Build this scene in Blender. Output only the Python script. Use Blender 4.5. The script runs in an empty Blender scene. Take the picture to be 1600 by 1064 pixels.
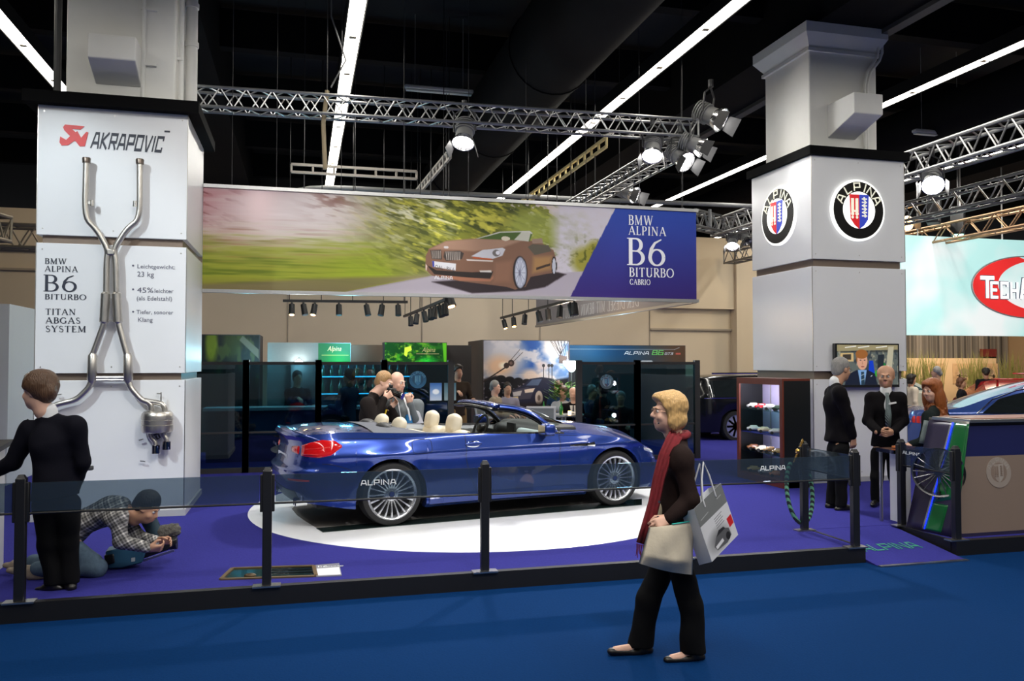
import bpy, bmesh, math, random
import numpy as np
from mathutils import Vector, Matrix
from mathutils.noise import noise as pnoise
random.seed(7); np.random.seed(7)
SC = bpy.context.scene; COL = SC.collection
PI = math.pi
def R(d): return math.radians(d)

# ------------------------------------------------------------ camera, world, exposure
CAM_H, FOC, YAW, PIT = 1.88, 1270.0, -R(14.52), R(1.58)
cd = bpy.data.cameras.new('camera'); cam = bpy.data.objects.new('camera', cd); COL.objects.link(cam)
cd.sensor_width = 36.0; cd.lens = 36.0 * FOC / 1600.0; cd.clip_end = 200
cam.location = (0, 0, CAM_H); cam.rotation_euler = (PI/2 + PIT, 0, YAW)
SC.camera = cam
SC.view_settings.view_transform = 'Standard'
try: SC.view_settings.look = 'None'
except Exception: pass
SC.view_settings.gamma = 1.0; SC.view_settings.use_curve_mapping = False
SC.view_settings.exposure = 0.0
w = bpy.data.worlds.new('hall_air'); SC.world = w; w.use_nodes = True
w.node_tree.nodes['Background'].inputs[0].default_value = (0.93, 0.95, 1.0, 1)
w.node_tree.nodes['Background'].inputs[1].default_value = 0.15

def lamp(kind, name, loc, target, power, col=(1,1,1), size=.2, cone=60, blend=.4, sy=None):
    ld = bpy.data.lights.new(name, kind); ld.energy = power; ld.color = col
    if kind == 'SPOT': ld.spot_size = R(cone); ld.spot_blend = blend; ld.shadow_soft_size = size
    elif kind == 'AREA':
        ld.size = size
        if sy: ld.shape = 'RECTANGLE'; ld.size_y = sy
    else: ld.shadow_soft_size = size
    o = bpy.data.objects.new(name, ld); COL.objects.link(o); o.location = loc
    o.rotation_euler = (Vector(target) - Vector(loc)).to_track_quat('-Z', 'Y').to_euler()
    return o

# ------------------------------------------------------------ pixel of the photograph -> point in the hall
def _ray(px, py):
    x = (px-800)/FOC; y = -(py-532)/FOC
    r = Vector((math.cos(YAW), math.sin(YAW), 0))
    f = Vector((-math.sin(YAW)*math.cos(PIT), math.cos(YAW)*math.cos(PIT), math.sin(PIT)))
    return r*x + r.cross(f)*y + f
def PZ(px, py, z): d = _ray(px, py); return Vector((0,0,CAM_H)) + d*((z-CAM_H)/d.z)
def PY(px, py, Y): d = _ray(px, py); return Vector((0,0,CAM_H)) + d*(Y/d.y)

# ------------------------------------------------------------ materials
MATS = {}
def mat(name, col, rough=.5, metal=0., var=0., scale=20., bump=0., coat=0., emit=0., ecol=None, spec=None, alpha=1., sheen=0., stretch=None):
    if name in MATS: return MATS[name]
    m = bpy.data.materials.new(name); m.use_nodes = True; nt = m.node_tree
    b = nt.nodes['Principled BSDF']; I = b.inputs
    c = (*col, 1); I['Base Color'].default_value = c; I['Roughness'].default_value = rough; I['Metallic'].default_value = metal
    if coat: I['Coat Weight'].default_value = coat; I['Coat Roughness'].default_value = .03
    if spec is not None: I['Specular IOR Level'].default_value = spec
    if sheen: I['Sheen Weight'].default_value = sheen
    if emit: I['Emission Strength'].default_value = emit; I['Emission Color'].default_value = (*(ecol or col), 1)
    n = nt.nodes.new('ShaderNodeTexNoise'); n.inputs['Scale'].default_value = scale; n.inputs['Detail'].default_value = 3
    tc = nt.nodes.new('ShaderNodeTexCoord')
    if stretch:
        mp = nt.nodes.new('ShaderNodeMapping'); mp.inputs['Scale'].default_value = stretch
        nt.links.new(tc.outputs['Object'], mp.inputs[0]); nt.links.new(mp.outputs[0], n.inputs['Vector'])
    else: nt.links.new(tc.outputs['Object'], n.inputs['Vector'])
    v = max(var, .02)
    r = nt.nodes.new('ShaderNodeMix'); r.data_type = 'RGBA'
    r.inputs[6].default_value = (*[max(0,x*(1-v)) for x in col], 1); r.inputs[7].default_value = (*[min(1,x*(1+v)) for x in col], 1)
    nt.links.new(n.outputs['Fac'], r.inputs[0]); nt.links.new(r.outputs[2], I['Base Color'])
    if bump:
        bp = nt.nodes.new('ShaderNodeBump'); bp.inputs['Strength'].default_value = bump; bp.inputs['Distance'].default_value = .01
        nt.links.new(n.outputs['Fac'], bp.inputs['Height']); nt.links.new(bp.outputs[0], I['Normal'])
    MATS[name] = m; return m
def glassmat(name, tint, gloss=.1, rough=.02, haze=0., hcol=(.6,.7,.8)):
    if name in MATS: return MATS[name]
    m = bpy.data.materials.new(name); m.use_nodes = True; nt = m.node_tree; nt.nodes.clear()
    o = nt.nodes.new('ShaderNodeOutputMaterial'); t = nt.nodes.new('ShaderNodeBsdfTransparent'); t.inputs[0].default_value = (*tint, 1)
    g = nt.nodes.new('ShaderNodeBsdfGlossy'); g.inputs[1].default_value = rough
    fr = nt.nodes.new('ShaderNodeLayerWeight'); fr.inputs[0].default_value = .25
    ma = nt.nodes.new('ShaderNodeMath'); ma.operation = 'MULTIPLY_ADD'; ma.inputs[1].default_value = .45; ma.inputs[2].default_value = gloss
    nt.links.new(fr.outputs['Fresnel'], ma.inputs[0])
    x = nt.nodes.new('ShaderNodeMixShader'); nt.links.new(ma.outputs[0], x.inputs[0]); nt.links.new(t.outputs[0], x.inputs[1]); nt.links.new(g.outputs[0], x.inputs[2])
    if haze:
        d = nt.nodes.new('ShaderNodeBsdfDiffuse'); d.inputs[0].default_value = (*hcol, 1)
        y = nt.nodes.new('ShaderNodeMixShader'); y.inputs[0].default_value = haze
        nt.links.new(x.outputs[0], y.inputs[1]); nt.links.new(d.outputs[0], y.inputs[2]); x = y
    nt.links.new(x.outputs[0], o.inputs[0]); MATS[name] = m; return m
def colmat(name, rough=.5, emit=0., spec=.3):
    """a print: the picture is held in the mesh's colour attribute"""
    if name in MATS: return MATS[name]
    m = bpy.data.materials.new(name); m.use_nodes = True; nt = m.node_tree; b = nt.nodes['Principled BSDF']
    a = nt.nodes.new('ShaderNodeVertexColor'); a.layer_name = 'print'
    nt.links.new(a.outputs[0], b.inputs['Base Color']); b.inputs['Roughness'].default_value = rough; b.inputs['Specular IOR Level'].default_value = spec
    if emit:
        nt.links.new(a.outputs[0], b.inputs['Emission Color']); b.inputs['Emission Strength'].default_value = emit
    MATS[name] = m; return m

# ------------------------------------------------------------ mesh builder
def frame(d, up=(0,0,1)):
    d = Vector(d).normalized(); up = Vector(up)
    if abs(d.dot(up)) > .98: up = Vector((1,0,0))
    x = up.cross(d).normalized(); return x, d.cross(x), d
class MB:
    def __init__(s): s.v = []; s.f = []; s.mi = []
    def add(s, v, f, m=0):
        o = len(s.v); s.v += [tuple(p) for p in v]; s.f += [[i+o for i in q] for q in f]; s.mi += [m]*len(f); return s
    def box(s, c, d, rz=0, M=None, m=0, taper=None):
        x, y, z = [k/2 for k in d]; V = []
        for k in (-1, 1):
            t = taper if (taper and k > 0) else (1, 1)
            for i, j in ((-1,-1),(1,-1),(1,1),(-1,1)): V.append(Vector((i*x*t[0], j*y*t[1], k*z)))
        if rz: Q = Matrix.Rotation(rz, 3, 'Z'); V = [Q @ p for p in V]
        if M is not None: V = [M @ p for p in V]
        c = Vector(c); V = [p + c for p in V]
        return s.add(V, [(3,2,1,0),(4,5,6,7),(0,1,5,4),(1,2,6,5),(2,3,7,6),(3,0,4,7)], m)
    def bb(s, a, b, m=0):
        return s.box([(a[i]+b[i])/2 for i in range(3)], [abs(b[i]-a[i]) for i in range(3)], m=m)
    def bar(s, p, q, wx, wy, up=(0,0,1), m=0):
        p = Vector(p); q = Vector(q); x, y, d = frame(q-p, up); V = []
        for e in (p, q):
            for i, j in ((-1,-1),(1,-1),(1,1),(-1,1)): V.append(e + x*(i*wx/2) + y*(j*wy/2))
        return s.add(V, [(3,2,1,0),(4,5,6,7),(0,1,5,4),(1,2,6,5),(2,3,7,6),(3,0,4,7)], m)
    def cyl(s, p, q, r, r2=None, n=16, cap=True, m=0):
        p = Vector(p); q = Vector(q); r2 = r if r2 is None else r2; x, y, d = frame(q-p); V = []
        for e, k in ((p, r), (q, r2)):
            for i in range(n): a = 2*PI*i/n; V.append(e + x*(k*math.cos(a)) + y*(k*math.sin(a)))
        F = [(i, (i+1)%n, n+(i+1)%n, n+i) for i in range(n)]
        if cap: F += [tuple(range(n-1, -1, -1)), tuple(range(n, 2*n))]
        return s.add(V, F, m)
    def tube(s, pts, r, n=10, closed=False, m=0, flat=None):
        P = [Vector(p) for p in pts]; N = len(P); rr = r if hasattr(r, '__len__') else [r]*N; V = []; px = None
        for i, p in enumerate(P):
            a = P[i-1] if (i > 0 or closed) else p; b = P[(i+1)%N] if (i < N-1 or closed) else p
            d = (b-a).normalized()
            if px is None: x, y, _ = frame(d)
            else:
                x = (px - d*px.dot(d))
                x = x.normalized() if x.length > 1e-6 else frame(d)[0]; y = d.cross(x)
            px = x
            for k in range(n):
                t = 2*PI*k/n; V.append(p + x*(rr[i]*math.cos(t)) + y*(rr[i]*math.sin(t)*(flat or 1)))
        F = []
        for i in range(N if closed else N-1):
            for k in range(n): j = (i+1)%N; F.append((i*n+k, i*n+(k+1)%n, j*n+(k+1)%n, j*n+k))
        if not closed: F += [tuple(range(n-1, -1, -1)), tuple((N-1)*n+k for k in range(n))]
        return s.add(V, F, m)
    def lathe(s, prof, c=(0,0,0), d=(0,0,1), n=32, m=0, closed=False):
        c = Vector(c); x, y, z = frame(d); V = []; N = len(prof)
        for r, h in prof:
            for i in range(n): a = 2*PI*i/n; V.append(c + z*h + x*(r*math.cos(a)) + y*(r*math.sin(a)))
        F = []
        for j in range(N if closed else N-1):
            k = (j+1) % N
            for i in range(n): F.append((j*n+i, j*n+(i+1)%n, k*n+(i+1)%n, k*n+i))
        if not closed:
            if prof[0][0] > 1e-5: F.append(tuple(range(n-1, -1, -1)))
            if prof[-1][0] > 1e-5: F.append(tuple((N-1)*n+i for i in range(n)))
        return s.add(V, F, m)
    def ball(s, c, r, n=12, m=0, M=None):
        r = Vector(r) if hasattr(r, '__len__') else Vector((r,r,r)); c = Vector(c); V = []; F = []; k = n//2
        for j in range(k+1):
            t = PI*j/k
            for i in range(n):
                a = 2*PI*i/n; p = Vector((r.x*math.sin(t)*math.cos(a), r.y*math.sin(t)*math.sin(a), r.z*math.cos(t)))
                V.append(c + (M @ p if M is not None else p))
        for j in range(k):
            for i in range(n): F.append((j*n+i, (j+1)*n+i, (j+1)*n+(i+1)%n, j*n+(i+1)%n))
        return s.add(V, F, m)
    def prism(s, poly, o, ex, ey, t, m=0):
        """polygon in the plane (o, ex, ey), extruded by t along ex x ey"""
        o = Vector(o); ex = Vector(ex); ey = Vector(ey); nz = ex.cross(ey).normalized(); n = len(poly)
        V = [o + ex*p[0] + ey*p[1] for p in poly]; V += [p + nz*t for p in V]
        return s.add(V, [tuple(range(n-1,-1,-1)), tuple(range(n, 2*n))] + [(i, (i+1)%n, n+(i+1)%n, n+i) for i in range(n)], m)
    def grid(s, A, m=0, wrap=False):
        A = np.asarray(A); a, b = A.shape[:2]; V = A.reshape(-1, 3).tolist()
        F = [(i*b+j, (i+1)*b+j, (i+1)*b+(j+1)%b, i*b+(j+1)%b) for i in range(a-1) for j in range(b if wrap else b-1)]
        return s.add(V, F, m)
    def build(s, name, m, parent=None, smooth=35, bev=0., solid=0., sub=0, loc=None, mats=None):
        me = bpy.data.meshes.new(name); me.from_pydata(s.v, [], s.f)
        for k in (mats or [m]): me.materials.append(k)
        if mats: me.polygons.foreach_set('material_index', s.mi)
        me.validate(); me.update()
        if smooth:
            me.polygons.foreach_set('use_smooth', [True]*len(me.polygons))
            if smooth < 180: me.set_sharp_from_angle(angle=R(smooth))
        o = bpy.data.objects.new(name, me); COL.objects.link(o)
        if parent: o.parent = parent
        if loc is not None: o.location = loc
        if solid: k = o.modifiers.new('solid', 'SOLIDIFY'); k.thickness = solid; k.offset = 0
        if bev: k = o.modifiers.new('bevel', 'BEVEL'); k.width = bev; k.segments = 2; k.limit_method = 'ANGLE'; k.angle_limit = R(40)
        if sub: k = o.modifiers.new('sub', 'SUBSURF'); k.levels = sub; k.render_levels = sub
        return o
def thing(name, label, cat, loc=(0,0,0), rz=0, group=None):
    o = bpy.data.objects.new(name, None); COL.objects.link(o); o.location = loc; o.rotation_euler = (0,0,rz); o.empty_display_size = .1
    o['label'] = label; o['category'] = cat
    if group: o['group'] = group
    return o
def tag(o, label, cat, group=None, kind=None):
    o['label'] = label; o['category'] = cat
    if group: o['group'] = group
    if kind: o['kind'] = kind
    return o
def struct(o, label=None):
    o['kind'] = 'structure'
    if label: o['label'] = label
    return o
def dup(o, loc=None, rz=None, label=None, group=None, parent=None):
    c = o.copy(); COL.objects.link(c)
    if parent: c.parent = parent
    if loc is not None: c.location = loc
    if rz is not None: c.rotation_euler = (0,0,rz) if not hasattr(rz, '__len__') else rz
    if label: c['label'] = label
    if group: c['group'] = group
    for ch in list(o.children): dup(ch, parent=c)
    return c

# ------------------------------------------------------------ lettering drawn with strokes
def ribbon(pts, wd):
    """polyline with widths -> quads"""
    P = [Vector((p[0], p[1])) for p in pts]; N = len(P); wd = wd if hasattr(wd, '__len__') else [wd]*N; L = []; Rr = []
    for i in range(N):
        a = (P[i]-P[i-1]).normalized() if i > 0 else (P[1]-P[0]).normalized()
        b = (P[i+1]-P[i]).normalized() if i < N-1 else a
        n = Vector((-(a+b).y, (a+b).x)); n = n.normalized() if n.length > 1e-6 else Vector((-a.y, a.x))
        k = 1/max(.5, n.dot(Vector((-a.y, a.x)))); L.append(P[i]+n*(wd[i]/2*k)); Rr.append(P[i]-n*(wd[i]/2*k))
    return [(L[i], Rr[i], Rr[i+1], L[i+1]) for i in range(N-1)]
TK, TN = .125, .05
def _st(x, y0=0, y1=1, w_=TK, s=.13):
    o = [([(x,y0),(x,y1)], w_)]
    for y in (y0, y1):
        if s: yy = y + (.018 if y == y0 else -.018); o.append(([(x-s,yy),(x+s,yy)], .036))
    return o
def _ar(cx, cy, rx, ry, a0, a1, tk=TK, tn=TN, n=18):
    P = []; W = []
    for i in range(n+1):
        a = R(a0+(a1-a0)*i/n); P.append((cx+rx*math.cos(a), cy+ry*math.sin(a))); W.append(tn+(tk-tn)*abs(math.cos(a))**1.3)
    return (P, W)
SERIF = {
 'A': (.86, [([(.08,0),(.42,1)],TN),([(.42,1),(.78,0)],TK),([(.2,.34),(.66,.34)],.045),([(0,.018),(.2,.018)],.036),([(.62,.018),(.9,.018)],.036)]),
 'B': (.66, _st(.15)+[([(.15,.975),(.33,.975)],.05),([(.15,.52),(.35,.52)],.05),([(.15,.025),(.35,.025)],.05),_ar(.33,.745,.2,.23,90,-90),_ar(.35,.275,.25,.25,90,-90)]),
 'C': (.8, [_ar(.45,.5,.38,.48,50,310)]+[([(.7,.72),(.7,.92)],.035),([(.7,.1),(.7,.24)],.03)]),
 'D': (.86, _st(.15)+[([(.15,.975),(.36,.975)],.05),([(.15,.025),(.36,.025)],.05),_ar(.34,.5,.44,.475,90,-90)]),
 'E': (.62, _st(.15)+[([(.15,.975),(.54,.975)],.05),([(.15,.51),(.46,.51)],.05),([(.15,.025),(.56,.025)],.05),([(.54,.84),(.54,1)],.035),([(.56,0),(.56,.17)],.035)]),
 'G': (.86, [_ar(.45,.5,.38,.48,50,318)]+_st(.72,.06,.42,TK,.0)+[([(.58,.42),(.84,.42)],.036),([(.7,.74),(.7,.92)],.035)]),
 'I': (.34, _st(.17)),
 'L': (.6, _st(.15)+[([(.15,.025),(.55,.025)],.05),([(.55,0),(.55,.2)],.035)]),
 'M': (1.05, [([(.14,0),(.17,1)],TN),([(.17,1),(.5,.06)],TK),([(.5,.06),(.84,1)],TN),([(.85,0),(.85,1)],TK),([(.02,.018),(.26,.018)],.036),([(.71,.018),(1,.018)],.036),([(.06,.982),(.2,.982)],.036),([(.82,.982),(.98,.982)],.036)]),
 'N': (.92, [([(.15,0),(.15,1)],TN),([(.15,1),(.75,.02)],TK),([(.75,0),(.75,1)],TN),([(.03,.018),(.27,.018)],.036),([(.63,.982),(.87,.982)],.036),([(.03,.982),(.2,.982)],.036)]),
 'O': (.94, [_ar(.47,.5,.4,.48,0,360,n=36)]),
 'P': (.64, _st(.15)+[([(.15,.975),(.33,.975)],.05),([(.15,.47),(.33,.47)],.05),_ar(.33,.72,.23,.255,90,-90)]),
 'R': (.72, _st(.15)+[([(.15,.975),(.33,.975)],.05),([(.15,.5),(.36,.5)],.05),_ar(.33,.74,.22,.238,90,-90),([(.34,.5),(.68,0)],TK),([(.6,.018),(.78,.018)],.036)]),
 'S': (.58, [_ar(.29,.745,.19,.23,60,255,tk=.08),_ar(.29,.275,.22,.25,75,-130,tk=.08),([(.2,.56),(.36,.46)],.12),([(.42,.8),(.42,.95)],.03),([(.09,.06),(.09,.22)],.03)]),
 'T': (.72, _st(.36)+[([(.04,.975),(.68,.975)],.05),([(.05,.82),(.05,1)],.035),([(.67,.82),(.67,1)],.035)]),
 'U': (.86, [([(.17,.3),(.17,1)],TK),([(.7,.3),(.7,1)],TN),_ar(.435,.3,.265,.29,180,360),([(.03,.982),(.31,.982)],.036),([(.58,.982),(.82,.982)],.036)]),
 'W': (1.2, [([(.1,1),(.36,.02)],TK),([(.36,.02),(.6,.95)],TN),([(.58,1),(.84,.02)],TK),([(.84,.02),(1.1,1)],TN),([(0,.982),(.24,.982)],.036),([(.5,.982),(.7,.982)],.036),([(1,.982),(1.2,.982)],.036)]),
 'Y': (.78, _st(.39,0,.45)[:2]+[([(.08,1),(.39,.44)],TK),([(.7,1),(.39,.44)],TN),([(0,.982),(.22,.982)],.036),([(.6,.982),(.8,.982)],.036)]),
 '6': (.66, [_ar(.33,.31,.25,.29,0,360,n=30),([(.085,.36),(.13,.62),(.26,.84),(.5,.98)],[TK,TK*.9,.08,.04])]),
 'K': (.74, _st(.15)+[([(.2,.48),(.62,1)],TN),([(.28,.58),(.68,0)],TK)]),
 ' ': (.35, [])}
_q = .15
SQUARE = {
 'A': (1.0, [([(.05,0),(.3,.93),(.7,.93),(.95,0)],_q),([(.2,.34),(.8,.34)],_q)]), 'L': (.85, [([(.08,1),(.08,.07),(.8,.07)],_q)]),
 'P': (.95, [([(.08,0),(.08,.93),(.85,.93),(.85,.42),(.08,.42)],_q)]), 'I': (.3, [([(.15,0),(.15,1)],_q)]),
 'N': (1.0, [([(.08,0),(.08,.95),(.9,.05),(.9,1)],_q)]), 'B': (.95, [([(.08,.07),(.08,.93),(.8,.93),(.8,.5),(.08,.5)],_q),([(.8,.5),(.88,.45),(.88,.07),(.08,.07)],_q)]),
 '6': (.95, [([(.85,.93),(.08,.93),(.08,.07),(.87,.07),(.87,.5),(.08,.5)],_q)]), 'G': (.95, [([(.87,.93),(.08,.93),(.08,.07),(.87,.07),(.87,.45),(.5,.45)],_q)]),
 'T': (.85, [([(0,.93),(.85,.93)],_q),([(.42,0),(.42,.93)],_q)]), '3': (.9, [([(.05,.93),(.82,.93),(.82,.07),(.05,.07)],_q),([(.2,.5),(.82,.5)],_q)]),
 'K': (.95, [([(.08,0),(.08,1)],_q),([(.85,1),(.15,.5),(.87,0)],_q)]), 'R': (.95, [([(.08,0),(.08,.93),(.85,.93),(.85,.45),(.08,.45)],_q),([(.5,.45),(.87,0)],_q)]),
 'O': (.95, [([(.08,.5),(.08,.93),(.87,.93),(.87,.07),(.08,.07),(.08,.5)],_q)]), 'V': (.95, [([(.06,1),(.42,.05),(.55,.05),(.9,1)],_q)]),
 'C': (.9, [([(.85,.7),(.85,.93),(.08,.93),(.08,.07),(.85,.07),(.85,.3)],_q)]), 'D': (.95, [([(.08,.5),(.08,.93),(.75,.93),(.87,.75),(.87,.25),(.75,.07),(.08,.07),(.08,.5)],_q)]),
 'E': (.85, [([(.82,.93),(.08,.93),(.08,.07),(.82,.07)],_q),([(.08,.5),(.7,.5)],_q)]), 'H': (.95, [([(.08,0),(.08,1)],_q),([(.87,0),(.87,1)],_q),([(.08,.5),(.87,.5)],_q)]),
 'S': (.9, [([(.82,.93),(.08,.93),(.08,.52),(.82,.48),(.82,.07),(.05,.07)],_q)]), 'M': (1.1, [([(.08,0),(.08,.95),(.55,.3),(1.02,.95),(1.02,0)],_q)]), ' ': (.4, [])}
def word_quads(txt, font, h, sx=1., gap=.12, slant=0., bold=1.):
    x = 0; Q = []
    for ch in txt:
        if ch not in font: continue
        wd, st = font[ch]
        for pts, wt in st:
            wt = [k*bold for k in wt] if hasattr(wt, '__len__') else wt*bold
            for q in ribbon(pts, wt): Q.append([((x+p[0])*h*sx + p[1]*h*slant, p[1]*h) for p in q])
        x += wd + gap
    return Q, (x-gap)*h*sx
def letters(mb, txt, o, ex, ey, h, font=SERIF, width=None, align='l', t=.003, gap=.12, slant=0., bold=1., m=0):
    """txt as thin solid strokes standing on the surface at o; ex x ey points out of it"""
    Q, wd = word_quads(txt, font, h, 1., gap, slant, bold); sx = 1.
    if width: sx = width/wd; Q, wd = word_quads(txt, font, h, sx, gap, slant, bold)
    off = 0 if align == 'l' else (-wd/2 if align == 'c' else -wd)
    for i, q in enumerate(Q): mb.prism([(p[0]+off, p[1]) for p in q], o, ex, ey, t + .0001*(i % 7), m)
    return wd
def fontmesh(mb, txt, o, ex, ey, h, width=None, align='l', t=.002, m=0, shear=0):
    """plain sans lettering"""
    cu = bpy.data.curves.new('t', 'FONT'); cu.body = txt; cu.size = 1; cu.shear = shear; cu.resolution_u = 3
    ob = bpy.data.objects.new('t', cu); COL.objects.link(ob)
    me = bpy.data.meshes.new_from_object(ob.evaluated_get(bpy.context.evaluated_depsgraph_get()))
    V = [v.co.copy() for v in me.vertices]; F = [tuple(p.vertices) for p in me.polygons]
    bpy.data.objects.remove(ob); bpy.data.curves.remove(cu); bpy.data.meshes.remove(me)
    if not V: return 0
    k = h/.72; x1 = max(v.x for v in V)*k; sx = (width/x1) if width else 1.; x1 *= sx
    off = 0 if align == 'l' else (-x1/2 if align == 'c' else -x1)
    o = Vector(o); ex = Vector(ex); ey = Vector(ey); nz = ex.cross(ey).normalized()
    mb.add([o + ex*(v.x*k*sx+off) + ey*(v.y*k) + nz*t for v in V], F, m); return x1
def circ(r, n=48, cx=0, cy=0, a0=0, a1=360):
    full = abs(a1-a0) >= 360
    return [(cx+r*math.cos(R(a0+(a1-a0)*i/n)), cy+r*math.sin(R(a0+(a1-a0)*i/n))) for i in range(n if full else n+1)]

# ------------------------------------------------------------ painted prints (numpy picture -> coloured mesh)
class Pic:
    """a small painter: colours are given as the photo shows them (sRGB 0..255); x right, y down"""
    def __init__(s, W, H, bg=(128,128,128)): s.W, s.H = W, H; s.A = np.ones((H, W, 3))*np.array(bg, float); s.Y, s.X = np.mgrid[0:H, 0:W].astype(float) + .5
    def blend(s, mask, col):
        mask = np.clip(mask, 0, 1)[..., None]; s.A = s.A*(1-mask) + np.asarray(col, float)*mask
    def poly(s, pts, col, soft=.7, alpha=1.):
        P = np.array(pts, float); ins = np.zeros((s.H, s.W), bool); dist = np.full((s.H, s.W), 1e9); n = len(P)
        for i in range(n):
            (x0, y0), (x1, y1) = P[i], P[(i+1)%n]; c = ((y0 > s.Y) != (y1 > s.Y))
            with np.errstate(all='ignore'): c &= s.X < (x1-x0)*(s.Y-y0)/((y1-y0) if y1 != y0 else 1e-9) + x0
            ins ^= c; L = (x1-x0)**2+(y1-y0)**2+1e-9; t = np.clip(((s.X-x0)*(x1-x0)+(s.Y-y0)*(y1-y0))/L, 0, 1)
            dist = np.minimum(dist, np.hypot(s.X-x0-t*(x1-x0), s.Y-y0-t*(y1-y0)))
        s.blend(np.clip(.5 + np.where(ins, dist, -dist)/(2*soft), 0, 1)*alpha, col)
    def ell(s, cx, cy, rx, ry, col, soft=.1, alpha=1., rot=0):
        c, q = math.cos(rot), math.sin(rot); u = (s.X-cx)*c+(s.Y-cy)*q; v = -(s.X-cx)*q+(s.Y-cy)*c
        s.blend(np.clip((1-np.hypot(u/rx, v/ry))/soft + .5, 0, 1)*alpha, col)
    def line(s, x0, y0, x1, y1, wd, col, alpha=1.):
        L = (x1-x0)**2+(y1-y0)**2+1e-9; t = np.clip(((s.X-x0)*(x1-x0)+(s.Y-y0)*(y1-y0))/L, 0, 1)
        s.blend(np.clip(wd/2 + .5 - np.hypot(s.X-x0-t*(x1-x0), s.Y-y0-t*(y1-y0)), 0, 1)*alpha, col)
    def noise(s, sx, sy, seed=0, oct=3, rot=0.):
        rs = np.random.RandomState(seed); O = np.zeros((s.H, s.W)); amp = 1; tot = 0
        c, q = math.cos(rot), math.sin(rot); U = s.X*c+s.Y*q; V = -s.X*q+s.Y*c
        for k in range(oct):
            T = rs.rand(64, 64); u = U/sx*2**k + 31; v = V/sy*2**k + 31; i = np.floor(u).astype(int); j = np.floor(v).astype(int); fu = u-i; fv = v-j
            fu = fu*fu*(3-2*fu); fv = fv*fv*(3-2*fv); g = lambda a, b: T[a % 64, b % 64]
            O += amp*((g(i,j)*(1-fu)+g(i+1,j)*fu)*(1-fv) + (g(i,j+1)*(1-fu)+g(i+1,j+1)*fu)*fv); tot += amp; amp *= .55
        return O/tot
    def build(s, name, o, ex, ey, wd, ht, m, parent=None, gain=1.):
        """stands at lower left corner o, spans wd along ex and ht along ey"""
        H, W = s.H, s.W; o = Vector(o); ex = Vector(ex); ey = Vector(ey)
        gx = np.linspace(0, wd, W+1); gy = np.linspace(ht, 0, H+1)
        V = (np.array(o)[None,None] + gx[None,:,None]*np.array(ex) + gy[:,None,None]*np.array(ey)).reshape(-1,3)
        idx = np.arange((H+1)*(W+1)).reshape(H+1, W+1)
        F = np.stack([idx[1:,:-1], idx[1:,1:], idx[:-1,1:], idx[:-1,:-1]], -1).reshape(-1,4)
        me = bpy.data.meshes.new(name); me.vertices.add(len(V)); me.vertices.foreach_set('co', V.ravel().astype(np.float32))
        me.loops.add(F.size); me.loops.foreach_set('vertex_index', F.ravel().astype(np.int32))
        me.polygons.add(len(F)); me.polygons.foreach_set('loop_start', np.arange(0, F.size, 4, dtype=np.int32)); me.polygons.foreach_set('loop_total', np.full(len(F), 4, np.int32))
        me.update(); c = np.clip(s.A.reshape(-1,3)/255*gain, 0, 1); lin = np.where(c <= .04045, c/12.92, ((c+.055)/1.055)**2.4)
        at = me.color_attributes.new('print', 'FLOAT_COLOR', 'CORNER')
        at.data.foreach_set('color', np.repeat(np.concatenate([lin, np.ones((len(lin),1))], 1), 4, 0).ravel().astype(np.float32))
        me.materials.append(m); ob = bpy.data.objects.new(name, me); COL.objects.link(ob)
        if parent: ob.parent = parent
        return ob

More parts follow.
